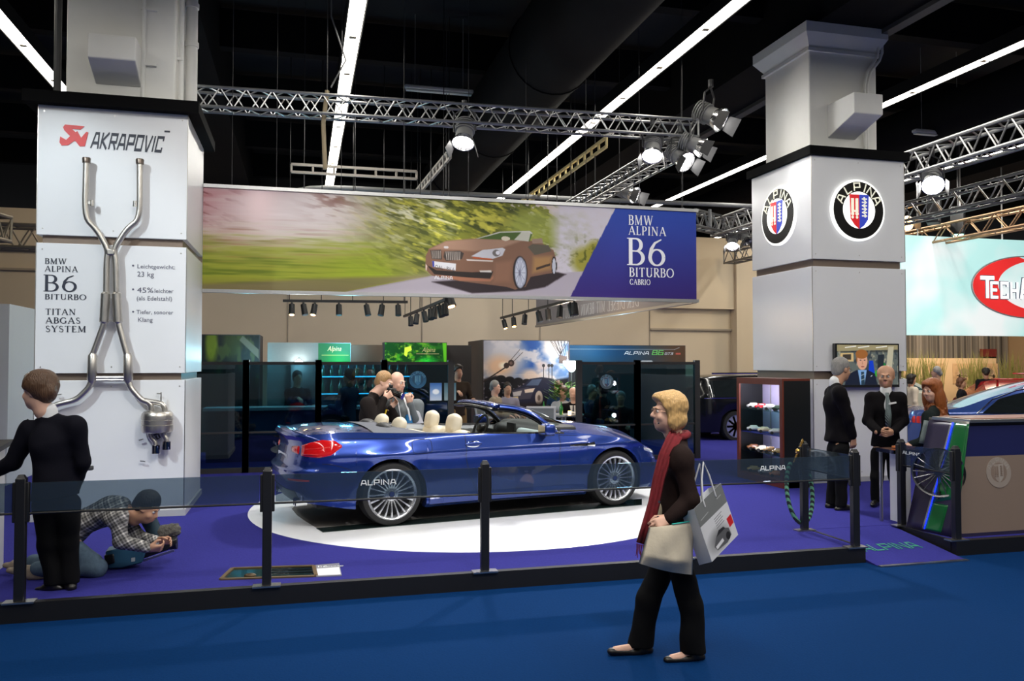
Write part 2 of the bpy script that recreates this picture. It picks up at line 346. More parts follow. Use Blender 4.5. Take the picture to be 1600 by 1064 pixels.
# ------------------------------------------------------------ organic surfaces: distance fields meshed with surface nets
class SDF:
    def __init__(s, k=.03): s.P = []; s.k = k
    def cap(s, a, b, ra, rb=None, flat=None, k=None, op='u'):
        s.P.append(('cap', np.array(a, float), np.array(b, float), ra, ra if rb is None else rb, flat, s.k if k is None else k, op)); return s
    def chain(s, pts, rad, flat=None, k=None):
        for i in range(len(pts)-1): s.cap(pts[i], pts[i+1], rad[i], rad[i+1], flat, k)
        return s
    def ell(s, c, r, M=None, k=None, op='u'):
        s.P.append(('ell', np.array(c, float), np.array(r if hasattr(r,'__len__') else [r]*3, float), None if M is None else np.array(M), None, None, s.k if k is None else k, op)); return s
    def box(s, c, h, M=None, rd=.01, k=None, op='u'):
        s.P.append(('box', np.array(c, float), np.array(h, float), None if M is None else np.array(M), rd, None, s.k if k is None else k, op)); return s
    def plane(s, c, n): s.P.append(('pl', np.array(c, float), np.array(n, float)/np.linalg.norm(n), None, None, None, 0, 'i')); return s
    def bounds(s):
        lo = np.full(3, 1e9); hi = -lo
        for p in s.P:
            if p[7] != 'u': continue
            if p[0] == 'cap': r = max(p[3], p[4])*max(1, p[5][1] if p[5] else 1); a = np.minimum(p[1], p[2])-r; b = np.maximum(p[1], p[2])+r
            else: r = np.linalg.norm(p[2]) if p[3] is not None else p[2]; a = p[1]-r; b = p[1]+r
            lo = np.minimum(lo, a); hi = np.maximum(hi, b)
        return lo, hi
    def mesh(s, res, fold=0., fscale=1., seed=0):
        lo, hi = s.bounds(); lo = lo-3*res; hi = hi+3*res; n = np.maximum(4, np.ceil((hi-lo)/res).astype(int)+1)
        ax = [lo[i]+res*np.arange(n[i]) for i in range(3)]; D = np.full(n, .5)
        for p in s.P:
            kind, A, B, C, E_, fl, k, op = p
            if kind == 'pl':
                d = (ax[0][:,None,None]-A[0])*B[0]+(ax[1][None,:,None]-A[1])*B[1]+(ax[2][None,None,:]-A[2])*B[2]; D = np.maximum(D, d); continue
            if kind == 'cap': r = max(C, E_)*max(1, fl[1] if fl else 1); a = np.minimum(A, B)-r; b = np.maximum(A, B)+r
            else: r = np.linalg.norm(B) if C is not None else B; a = A-r; b = A+r
            mg = k*1.2+3*res; i0 = np.clip(np.floor((a-mg-lo)/res).astype(int), 0, n); i1 = np.clip(np.ceil((b+mg-lo)/res).astype(int)+1, 0, n)
            if np.any(i1 <= i0): continue
            sl = tuple(slice(i0[i], i1[i]) for i in range(3))
            X = ax[0][sl[0]][:,None,None]; Y = ax[1][sl[1]][None,:,None]; Z = ax[2][sl[2]][None,None,:]
            if kind == 'cap':
                ab = B-A; L = max(ab@ab, 1e-12); t = np.clip(((X-A[0])*ab[0]+(Y-A[1])*ab[1]+(Z-A[2])*ab[2])/L, 0, 1)
                qx = X-A[0]-t*ab[0]; qy = Y-A[1]-t*ab[1]; qz = Z-A[2]-t*ab[2]
                if fl:
                    nn = np.array(fl[0], float); nn /= np.linalg.norm(nn); qn = (qx*nn[0]+qy*nn[1]+qz*nn[2])*(1/fl[1]-1); qx = qx+nn[0]*qn; qy = qy+nn[1]*qn; qz = qz+nn[2]*qn
                d = np.sqrt(qx*qx+qy*qy+qz*qz)-(C+(E_-C)*t)
                if fl and fl[1] < 1: d = d*(.5+.5*fl[1])
            else:
                qx, qy, qz = X-A[0], Y-A[1], Z-A[2]
                if C is not None: qx, qy, qz = [qx*C[0][i]+qy*C[1][i]+qz*C[2][i] for i in range(3)]
                if kind == 'ell':
                    k0 = np.sqrt((qx/B[0])**2+(qy/B[1])**2+(qz/B[2])**2); k1 = np.sqrt((qx/B[0]**2)**2+(qy/B[1]**2)**2+(qz/B[2]**2)**2)+1e-9; d = k0*(k0-1)/k1
                else:
                    h = B-E_; ux, uy, uz = np.abs(qx)-h[0], np.abs(qy)-h[1], np.abs(qz)-h[2]
                    d = np.sqrt(np.maximum(ux,0)**2+np.maximum(uy,0)**2+np.maximum(uz,0)**2)+np.minimum(np.maximum(ux,np.maximum(uy,uz)),0)-E_
            O = D[sl]
            if op == 'u':
                if k > 0: h = np.clip(.5+.5*(O-d)/k, 0, 1); D[sl] = O+(d-O)*h-k*h*(1-h)
                else: D[sl] = np.minimum(O, d)
            elif op == 's':
                if k > 0: h = np.clip(.5-.5*(O+d)/k, 0, 1); D[sl] = O+(-d-O)*h+k*h*(1-h)
                else: D[sl] = np.maximum(O, -d)
            elif op == 'i': D = np.maximum(D, .5); D[sl] = np.maximum(O, d)
        if fold:
            X = ax[0][:,None,None]*fscale; Y = ax[1][None,:,None]*fscale; Z = ax[2][None,None,:]*fscale
            D = D + fold*(np.sin(31*Z+9*X+seed+3*np.sin(11*Y+seed))*np.sin(17*X-13*Y+7*Z+seed) + .6*np.sin(23*Z-21*X+15*Y+2*seed))
        return surfnet(D, lo, res)
def surfnet(D, lo, res):
    n = np.array(D.shape); S = D < 0
    c = [(i,j,k) for i in (0,1) for j in (0,1) for k in (0,1)]
    sub = lambda A, o: A[o[0]:n[0]-1+o[0], o[1]:n[1]-1+o[1], o[2]:n[2]-1+o[2]]
    cnt = sum(sub(S, o).astype(np.int8) for o in c); act = (cnt > 0) & (cnt < 8); ids = np.argwhere(act)
    if not len(ids): return np.zeros((0,3)), []
    acc = np.zeros((len(ids),3)); num = np.zeros(len(ids))
    for o in c:
        for a in range(3):
            if o[a]: continue
            p = list(o); p[a] = 1; d0 = D[ids[:,0]+o[0], ids[:,1]+o[1], ids[:,2]+o[2]]; d1 = D[ids[:,0]+p[0], ids[:,1]+p[1], ids[:,2]+p[2]]
            mk = (d0 < 0) != (d1 < 0); t = np.where(mk, d0/np.where(mk, d0-d1, 1), 0); q = np.tile(np.array(o, float), (len(ids),1)); q[:,a] += t; acc += q*mk[:,None]; num += mk
    V = lo + (ids + acc/num[:,None])*res; mp = np.full(n-1, -1); mp[act] = np.arange(len(ids)); F = []
    for a in range(3):
        b, e = (a+1)%3, (a+2)%3; s0 = [slice(None)]*3; s1 = [slice(None)]*3; s0[a] = slice(0,-1); s1[a] = slice(1,None)
        A0 = S[tuple(s0)]; A1 = S[tuple(s1)]; E2 = np.argwhere(A0 != A1)
        E2 = E2[(E2[:,b] > 0) & (E2[:,e] > 0) & (E2[:,b] < n[b]-1) & (E2[:,e] < n[e]-1)]
        if not len(E2): continue
        def g(db, de): q = E2.copy(); q[:,b] += db; q[:,e] += de; return mp[q[:,0],q[:,1],q[:,2]]
        Q = np.stack([g(-1,-1), g(0,-1), g(0,0), g(-1,0)], 1); fl = ~A0[E2[:,0],E2[:,1],E2[:,2]]; Q[fl] = Q[fl][:, ::-1]; F.append(Q)
    return V, np.concatenate(F).tolist()
def relax(V, F, it=1):
    F = np.array(F); N = len(V)
    for _ in range(it):
        A = np.zeros((N,3)); C = np.zeros(N)
        for i in range(4):
            for j in ((i+1)%4, (i+3)%4): np.add.at(A, F[:,i], V[F[:,j]]); np.add.at(C, F[:,i], 1)
        V = V*.4 + (A/np.maximum(C,1)[:,None])*.6
    return V
def sdfobj(name, S, res, m, parent=None, fold=0., fscale=1., seed=0, it=1, extra=(), mats=None, mfun=None):
    V, F = S.mesh(res, fold, fscale, seed); mb = MB()
    if len(V) and it: V = relax(V, F, it)
    mb.add(V.tolist(), F)
    for (S2, r2) in extra:
        V2, F2 = S2.mesh(r2); V2 = relax(V2, F2, 1); mb.add(V2.tolist(), F2)
    if mfun: mb.mi = [mfun(np.mean([mb.v[i] for i in f], axis=0)) for f in mb.f]
    return mb.build(name, m, parent, smooth=180, mats=mats)
# ============================================================ lamps of the hall that stand apart from a fitting
SC.cycles.use_denoising = True; SC.cycles.transparent_max_bounces = 24; SC.cycles.max_bounces = 8
for X, Y, e in ((.68,2,230),(5.46,3,230),(-4,3,130),(10.2,4,135),(10.2,14,150),(.68,16,150),(15,18,200),(5.5,19,190)):
    l = lamp('AREA', 'ceiling_tube_light', (X, Y, 6.4), (X, Y, 0), e, (1,.97,.9), .25, sy=9)
# ============================================================ materials of the place
WHITE = mat('white_panel', (.80,.81,.83), .32, var=.01, scale=3)
COLW = mat('painted_column', (.84,.83,.79), .6, var=.03, scale=6)
BLACK = mat('black_paint', (.008,.008,.009), .45, var=.2)
BLACKM = mat('black_matt', (.006,.006,.007), .85, var=.3, scale=8)
BLACKG = mat('black_gloss', (.006,.006,.007), .12, coat=.5)
STEEL = mat('brushed_steel', (.55,.53,.5), .3, 1., var=.06, scale=30)
ALU = mat('truss_aluminium', (.40,.40,.40), .38, .85, var=.08, scale=30)
GREY = mat('grey_paint', (.22,.22,.22), .5, var=.05)
DGREY = mat('dark_grey', (.05,.05,.052), .5, var=.1)
TAUPE = mat('joint_band', (.25,.19,.15), .35, .5, var=.05)
CHROME = mat('chrome', (.85,.86,.88), .08, 1.)
INK = mat('print_ink', (.02,.025,.045), .5); RED = mat('sign_red', (.75,.01,.012), .4); WHT = mat('white_lettering', (.85,.86,.88), .45)
HOT = mat('lamp_glow', (1,1,1), .5, emit=30, ecol=(1,.97,.92)); WARM = mat('warm_lamp_glow', (1,.6,.25), .5, emit=14, ecol=(1,.55,.2))
TUBE = mat('tube_glow', (1,1,1), .5, emit=11, ecol=(1,.95,.84))

# ============================================================ floor, platform, walls, ceiling
def carpet(name, c, sc=60.):
    m = mat(name, c, .95, var=.16, scale=sc, bump=.25, spec=.05); return m
AISLE = carpet('aisle_carpet', (.0020,.028,.112)); STAGE = carpet('stage_carpet', (.034,.033,.215))
struct(MB().bb((-22,-14,-.1), (40,45,0)).build('floor', AISLE, smooth=0), 'dark blue carpet of the aisle')
PH = .14
pl = MB().prism([(-14,6.69),(5.15,6.69),(5.15,7.5),(6.2,7.5),(6.2,6.69),(13,6.69),(13,24.9),(-14,24.9)], (0,0,.002), (1,0,0), (0,1,0), PH-.002)
struct(pl.build('floor_platform', STAGE, smooth=0), 'low platform covered in violet blue carpet')
edge = MB(); edge.bb((-14,6.63,0), (5.16,6.70,PH+.004)); edge.bb((5.13,6.70,0), (5.165,7.5,PH+.004)); struct(edge.build('trim_1', BLACK, smooth=0), 'black front edge of the platform left of the ramp')
edge = MB(); edge.bb((6.19,6.63,0), (13,6.70,PH+.004)); edge.bb((6.185,6.70,0), (6.22,7.5,PH+.004)); struct(edge.build('trim_2', BLACK, smooth=0), 'black front edge of the platform right of the ramp')
rm = thing('entrance_ramp', 'violet carpeted ramp up to the platform with green lettering', 'ramp', (5.66,6.4,0))
mb = MB(); mb.add([(-.49,.05,.001),(.49,.05,.001),(.49,1.098,.138),(-.49,1.098,.138),(-.49,1.098,.003),(.49,1.098,.003)], [(0,1,2,3),(0,4,5,1),(4,3,2,5),(0,3,4),(1,5,2)]); mb.build('ramp_surface', STAGE, rm, smooth=0)
MB().bb((-.49,.03,0), (.49,.075,.012)).build('edge_strip', STEEL, rm, smooth=0)
mb = MB(); dy = Vector((0,1.048,.137)).normalized(); letters(mb, 'ALPINA', Vector((-.02,.42,.052)), (1,0,0), dy, .17, SQUARE, .66, 'c', t=.002); mb.build('lettering', mat('green_lettering', (.02,.22,.16), .6), rm, smooth=0)

WALLM = mat('hall_wall', (.66,.55,.40), .7, var=.05, scale=.7)
struct(MB().bb((-22,25,0), (16.2,25.3,6.1)).build('wall_back', WALLM, smooth=0), 'beige back wall of the hall')
struct(MB().bb((-22.3,-14,0), (-22,45,9)).build('wall_left', mat('far_dark', (.03,.03,.032), .9), smooth=0))
tr = MB()
for X in (-7,-3.6,-.4,3.6,7.4,11.2): tr.bb((X-.015,24.97,0), (X+.015,25.0,6.1))
for z, a, b in ((4.45,-22,-2),(5.0,-22,-2),(3.0,11.2,14.6),(4.3,-1.2,11)): tr.bb((a,24.9,z-.03), (b,25.0,z+.03))
struct(tr.build('trim_3', mat('wall_joint', (.36,.30,.23), .7), smooth=0), 'joints and ledges of the back wall')
tr = MB(); tr.bb((14.2,24.6,0), (15.1,25,6.0)); tr.bb((11.4,24.75,3.7), (14.2,25,6.1)); tr.bb((-1.2,24.7,4.35),(11.2,25,6.1)); tr.bb((-22,24.7,5.0),(-1.4,25,6.1))
struct(tr.build('trim_4', WALLM, smooth=0), 'pilaster and soffit on the back wall')
struct(MB().bb((-22,-14,8.4), (40,45,8.6)).build('ceiling', BLACKM, smooth=0), 'black hall ceiling')
BEAM = mat('beam_dark', (.007,.007,.0075), .8, var=.2, scale=4, spec=.1); BEAM_LIT = mat('beam_lit_edge', (.06,.06,.06), .6, var=.1, scale=4)
for i, X in enumerate((-2.07, 7.95, 18)): struct(MB().bb((X-.55,-6,6.95), (X+.6,40,8.4)).build('ceiling_beam', BEAM, smooth=0))
struct(MB().bb((8.5,-6,6.88), (8.68,40,7.12)).build('ceiling_beam', BEAM_LIT, smooth=0))  # lit lower edge of the beam, put in as a lighter grey strip
for Y in (8.5,12,15.5,19,22.5,26): struct(MB().bb((-22,Y-.12,7.6), (40,Y+.12,8.3)).build('ceiling_beam', BEAM, smooth=0))
mb = MB(); mb.cyl((3.75,-6,6.75), (3.75,40,6.75), .68, n=28, cap=False)
for Y in range(-4,40,4): mb.cyl((3.75,Y,6.75), (3.75,Y+.06,6.75), .70, n=28)
tag(mb.build('ventilation_duct', BEAM), 'large round black duct running under the ceiling beside a light strip', 'duct')
mb = MB(); mb.cyl((13.0,8,7.0), (13.0,40,7.0), .5, n=24, cap=False); tag(mb.build('ventilation_duct', BEAM), 'round black duct above the stands at the right', 'duct')

# ------------------------------------------------------------ light strips
for X, lab in ((-4.0,'bright tube light strip at the far upper left behind the left column'),(.68,'bright tube light strip running down towards the wide banner top'),(5.46,'longest bright tube light strip beside the round duct'),(10.2,'bright tube light strip passing behind the right column'),(15.0,'bright tube light strip above the neighbouring stand at right')):
    t = thing('light_strip', lab, 'light strip', (X,0,6.6), group='tube light strips')
    h = MB(); h.bb((-.13,-5,.0), (.13,30,.16)); h.bb((-.13,-5,-.05),(-.115,30,.0)); h.bb((.115,-5,-.05),(.13,30,.0)); h.build('housing', BEAM, t, smooth=0)
    g = MB()
    for k in range(23): g.bb((-.1,-5+k*1.525,-.045), (.1,-5+k*1.525+1.49,-.005))
    g.build('tube', TUBE, t, smooth=0)
    c = MB()
    for k in range(1,23): c.bb((-.05,-5+k*1.525-.06,-.05), (.05,-5+k*1.525+.03,-.047))
    c.build('tube_clip', mat('clip', (.5,.4,.25), .5), t, smooth=0)
def hung_lamp(x, y, z, L, lab):
    t = thing('fluorescent_fitting', lab, 'lamp', (x,y,z)); MB().bb((0,-.07,0), (L,.07,.07)).build('housing', mat('fitting_grey', (.55,.57,.57), .4), t, smooth=0, bev=.02)
    MB().bb((.03,-.05,-.03), (L-.03,.05,.002)).build('diffuser', mat('diffuser', (.5,.56,.54), .3), t, smooth=0)
    for k in (.15, .85): MB().cyl((L*k,0,.07), (L*k,0,8.4-z), .006, n=6).build('hanger', GREY, t)
hung_lamp(1.82,15,6.98,1.3,'unlit fluorescent fitting hanging above the long truss'); hung_lamp(12.17,14,6.62,1.27,'unlit fluorescent fitting hanging right of the right column')

# ------------------------------------------------------------ columns
def column(x0, x1, y0, y1, z0, z1, lab, conds):
    o = struct(MB().bb((x0,y0,z0), (x1,y1,z1)).build('column', COLW, smooth=0, bev=.02), lab)
    return o
column(-2.62,-1.46,10.15,11.30,PH,8.4,'white painted hall column above the left display pillar',0)
column(7.33,8.5,10.55,11.75,PH,6.95,'white painted hall column above the right display pillar',0)
MB_ = MB(); MB_.bb((7.29,10.51,6.55),(8.54,11.79,6.6)); MB_.add([(7.33,10.55,6.6),(8.5,10.55,6.6),(8.5,11.75,6.6),(7.33,11.75,6.6),(7.2,10.42,6.8),(8.62,10.42,6.8),(8.62,11.9,6.8),(7.2,11.9,6.8),(7.2,10.42,6.95),(8.62,10.42,6.95),(8.62,11.9,6.95),(7.2,11.9,6.95)],[(i,(i+1)%4,4+(i+1)%4,4+i) for i in range(4)]+[(4+i,4+(i+1)%4,8+(i+1)%4,8+i) for i in range(4)])
struct(MB_.build('trim_5', COLW, smooth=0), 'white capital under the ceiling beam')
def vent(x0, x1, y, z0, zt, dep, lab):
    """hopper shaped box: upright front, underside sloping back to the column"""
    V = []
    for x in (x0, x1): V += [(x,y,z0-.42*(zt-z0)*1.6),(x,y,zt),(x,y-dep,zt),(x,y-dep,z0)]
    tag(MB().add(V, [(0,1,2,3),(7,6,5,4),(1,5,6,2),(2,6,7,3),(3,7,4,0),(0,4,5,1)]).build('vent_box', COLW, smooth=0, bev=.012), lab, 'vent box')
vent(-2.31,-1.82,10.15,5.26,5.53,.38,'white hopper shaped vent box on the left column')
vent(7.63,8.11,10.55,5.46,5.76,.62,'white hopper shaped vent box on the right column')
mb = MB(); mb.tube([(-1.80,10.12,4.9),(-1.80,10.12,8.3)], .025); 
for z in (5.35,6.0,6.6): mb.bb((-1.83,10.1,z-.015),(-1.66,10.15,z+.015))
tag(mb.build('conduit_pipe', COLW), 'thin white conduit on the front of the left column', 'pipe')
mb = MB(); mb.tube([(-1.42,10.35,4.9),(-1.42,10.35,8.3)], .03); mb.bb((-1.46,10.3,5.5),(-1.40,10.4,5.53)); tag(mb.build('conduit_pipe', COLW), 'thin white conduit on the corner of the left column', 'pipe')
mb = MB(); mb.tube([(-1.38,10.95,4.9),(-1.38,10.95,8.3)], .07, 14); mb.cyl((-1.38,10.95,5.9),(-1.38,10.95,5.96),.085); mb.cyl((-1.38,10.95,6.4),(-1.38,10.95,6.46),.085); tag(mb.build('drain_pipe', COLW), 'thick white pipe down the right side of the left column', 'pipe')
mb = MB()
for d in (0,.07): mb.tube([(8.25+d*.6,10.5,4.95),(8.25+d*.6,10.5,6.1),(8.30+d*.8,10.5,6.3),(8.45+d,10.5,6.5),(8.50+d,10.5,6.62),(8.50+d,10.5,6.95)], .022)
tag(mb.build('cable_pair', COLW), 'pair of white cables bending along the right column', 'cable')
mb = MB(); mb.tube([(-2.72,10.2,4.9),(-2.72,10.2,8.2)], .04); tag(mb.build('drain_pipe', DGREY), 'dark pipe beside the left edge of the left column', 'pipe')

# ------------------------------------------------------------ clad display pillars
def clad_pillar(x0, x1, y0, y1, zs, ztop, cap, lab, name='display_pillar'):
    t = thing(name, lab, 'pillar', (x0,y0,PH)); w, d = x1-x0, y1-y0
    MB().bb((.05,.05,0), (w-.05,d-.05,ztop-PH)).build('core', TAUPE, t, smooth=0)
    for a, b in zs:
        MB().bb((0,0,a-PH), (w,d,b-PH)).build('panel', WHITE, t, smooth=0, bev=.004)
        e = MB()
        for x, y in ((0,0),(w,0)): e.bb((x-.004,y-.004,a-PH),(x+.004,y+.004,b-PH))
        e.build('corner_profile', STEEL, t, smooth=0)
        s = MB()
        for x in (.06, w/2, w-.06):
            for z in (a+.07, b-.07): s.cyl((x,.002,z-PH),(x,-.003,z-PH),.008,n=8)
        s.build('screw', STEEL, t)
    MB().bb((-.02,-.02,.0), (w+.02,d+.02,.07)).build('plinth', mat('plinth', (.45,.45,.46), .4), t, smooth=0)
    c = MB(); c.bb((-cap,-cap,ztop-PH), (w+cap,d+cap,ztop-PH+.13)); c.build('cap', BLACKM if name != 'display_pillar' else mat('cap_black', (.004,.004,.0045), .9, spec=.08), t, smooth=0)
    return t
ZL = [(.21,1.685),(1.765,3.21),(3.30,4.75)]
PIL = clad_pillar(-2.845,-1.29,9.98,11.53,ZL,4.75,.13,'tall white clad pillar carrying the titanium exhaust system')
ZR = [(.21,1.64),(1.76,3.29),(3.40,4.92)]
PIR = clad_pillar(7.19,8.79,10.33,11.95,ZR,4.92,.06,'tall white clad pillar with two round emblems and a screen')
EX, EY, EZ = Vector((1,0,0)), Vector((0,1,0)), Vector((0,0,1))
def onL(px, py): p = PY(px, py, 9.978); return p - Vector((-2.845,9.98,PH))
def wL(px): return px/ (FOC/ (9.98*math.cos(YAW)+2.07*math.sin(-YAW)*-1)) 
ppm = (onL(250,420)-onL(100,420)).x/150
mb = MB(); s = ppm
for txt, x, y, h, wd in (('BMW',70,412,9.5,33),('ALPINA',70,424,9.5,50),('B6',67,455,28,52),('BITURBO',70,467.5,9,63),('TITAN',71,491.5,10,46),('ABGAS',71,505,10,53),('SYSTEM',71,518.5,10.5,62)):
    letters(mb, txt, onL(x,y), EX, EZ, h*s, SERIF, wd*s, bold=1.25 if h < 20 else 1)
mb.build('lettering', INK, PIL, smooth=0)
mb = MB()
for txt, x, y, h, wd in (('Leichtgewicht:',214,419,7.2,61),('23 kg',214,432,9,27),('45%',214,457,9.2,26),('leichter',241,457.5,7.5,31),('(als Edelstahl)',213,469,7.5,57),('Tiefer, sonorer',213,490.5,7.2,59),('Klang',215,502.5,7.5,24)):
    fontmesh(mb, txt, onL(x,y), EX, EZ, h*s, wd*s)
for y in (415,452,487): mb.prism(circ(1.7*s,12), onL(208,y), EX, EZ, .002)
mb.build('lettering', mat('print_grey', (.10,.10,.15), .5), PIL, smooth=0)
mb = MB(); letters(mb, 'AKRAPOVIC', onL(141,231.5), EX, (EZ-EX*-.0), 28*s, SQUARE, 112*s, slant=.2, gap=.16, bold=1.15)
o = onL(257,204); mb.prism([(0,0),(9*s,0),(9*s,-2.6*s),(0,-2.6*s)][::-1], o, EX, EZ, .003)
mb.build('lettering', INK, PIL, smooth=0)
mb = MB(); o = onL(93,228)
def lp(P): return [((x-93)*s, (228-y)*s) for x, y in P]
mb.prism(lp([(101,191),(131,192),(125,198),(112,198),(126,211),(117,219),(100,201),(98,196)][::-1]), o, EX, EZ, .004)
mb.prism(lp([(94,212),(103,217),(112,207),(120,214),(106,226),(96,227),(93,222)][::-1]), o, EX, EZ, .0042)
mb.prism(lp([(112,207),(120,201),(126,212),(134,201),(137,202),(132,226),(124,227),(118,219)][::-1]), o, EX, EZ, .0045)
mb.build('lettering', RED, PIL, smooth=0)

# ------------------------------------------------------------ exhaust system on the left pillar
TI = mat('titanium', (.56,.53,.49), .36, 1., var=.12, scale=14)
EXH = thing('exhaust_system', 'brushed titanium exhaust system mounted on the white pillar', 'exhaust', (-2.07,9.9,PH))
def e(px, py, off=.0): return PY(px, py, 9.88-off) - Vector((-2.07,9.9,PH))
def rnd(P, n=4, r=.35):
    Q = [P[0]]
    for i in range(1, len(P)-1):
        a, b, c = P[i-1], P[i], P[i+1]; da = b.lerp(a, r); dc = b.lerp(c, r)
        for k in range(n+1): t = k/n; Q.append(da*(1-t)**2 + b*(2*t*(1-t)) + dc*t*t)
    return Q + [P[-1]]
rp = 5.0*s
def pipe(P, r=rp, nm='pipe'): return MB().tube(rnd([e(*p) for p in P]), r, 14).build(nm, TI, EXH)
pipe([(135,252),(132.5,340),(152,360),(169,390),(166.5,410),(166,458)]); pipe([(218.5,254),(218.5,342),(198,358),(178,389),(181,410),(182,458)])
for x, y in ((135,252),(218.5,254)): MB().lathe([(rp*1.25,-.02),(rp*1.35,.03),(rp*1.2,.04),(rp*.9,.04),(rp*.9,-.01)], e(x,y), (0,0,1), 18, closed=True).build('pipe_end', mat('burnt_titanium', (.16,.13,.11), .35, 1.), EXH)
MB().box(e(173.6,394), (.10,.075,.085)).build('crossover', TI, EXH, bev=.02)
for x, y in ((144,317),(211,318)): 
    q = MB(); q.cyl(e(x,y-4), e(x,y+5), .022); q.box(e(x-4 if x < 170 else x+4, y), (.05,.03,.03)); q.build('sensor_boss', STEEL, EXH)
for a, b in (((165,459),(162.5,503)),((182.2,459),(184.5,503))):
    A, B = e(*a), e(*b); d = B-A; k = 7.4*s; MB().lathe([(rp,-.02),(k,.0),(k,d.length),(rp,d.length+.02)], A, d, 20).build('resonator', TI, EXH)
q = MB(); q.bar(e(168,468), e(180,468), .03,.02); q.bar(e(168,501), e(180,501), .03,.02); q.build('bracket', STEEL, EXH)
pipe([(162,503),(161.5,509),(145,554)]); pipe([(184.5,503),(186,509),(198,554)])
for a, b in (((144.8,556),(143.5,597)),((200,556),(200.5,597))):
    A, B = e(*a), e(*b); d = B-A; k = 7.6*s; MB().lathe([(rp,-.03),(k,.0),(k,d.length-.03),(rp,d.length+.01)], A, d, 20).build('catalyst', TI, EXH)
q = MB(); q.tube([e(150,590),e(196,590)], .022); q.tube([e(150,594),e(196,594)], .018); q.build('cross_brace', TI, EXH)
pipe([(143,596),(138,607),(119,625),(92,631),(80,636)]); pipe([(201,596),(204,606),(221,625),(231,628),(236,633),(236.5,645)])
pipe([(221,625),(252,630),(257,636),(258,645)], rp*.9)
A = e(246,643); k = 25.5*s
MB().lathe([(k*.86,0),(k*.97,-.02),(k,-.05),(k,-.085),(k*.97,-.09),(k,-.095),(k,-.14),(k*.97,-.145),(k,-.15),(k,-.2),(k*.96,-.225),(k*.85,-.235)][::-1], A, (0,0,1), 40).build('muffler', TI, EXH).scale = (1,1,1)
EXH.children[-1].data.transform(Matrix.Translation(A) @ Matrix.Diagonal((1,.45,1,1)) @ Matrix.Translation(-A))
pipe([(233.5,672),(235,683),(242,690),(243.5,698)], rp*.8, 'tailpipe'); pipe([(256,672),(256,680),(260,686),(260.5,692)], rp*.8, 'tailpipe')
for x, y in ((243.6,695),(260.4,689)): 
    A = e(x,y); L = -14.5*s; k = 6.6*s; MB().lathe([(k*.7,0),(k,-.008),(k,L),(k*.9,L),(k*.9,-.03)], A, (0,0,1), 20).build('tip', mat('black_chrome', (.25,.24,.25), .08, 1.), EXH)
q = MB(); q.tube([e(240,680),e(247,678),e(250,684),e(246,686),e(243,681)], .012); q.build('clamp', DGREY, EXH)
q = MB()
for x0, y0, x1, y1 in ((88,617,96,616),(245,615,251,615),(217,688,224,686),(219,720,227,721)): q.bar(e(x0,y0,-.05), e(x1,y1,-.05), .012,.012)
q.bar(e(252,613), e(251.5,630), .03, .012); q.build('hanger', STEEL, EXH)

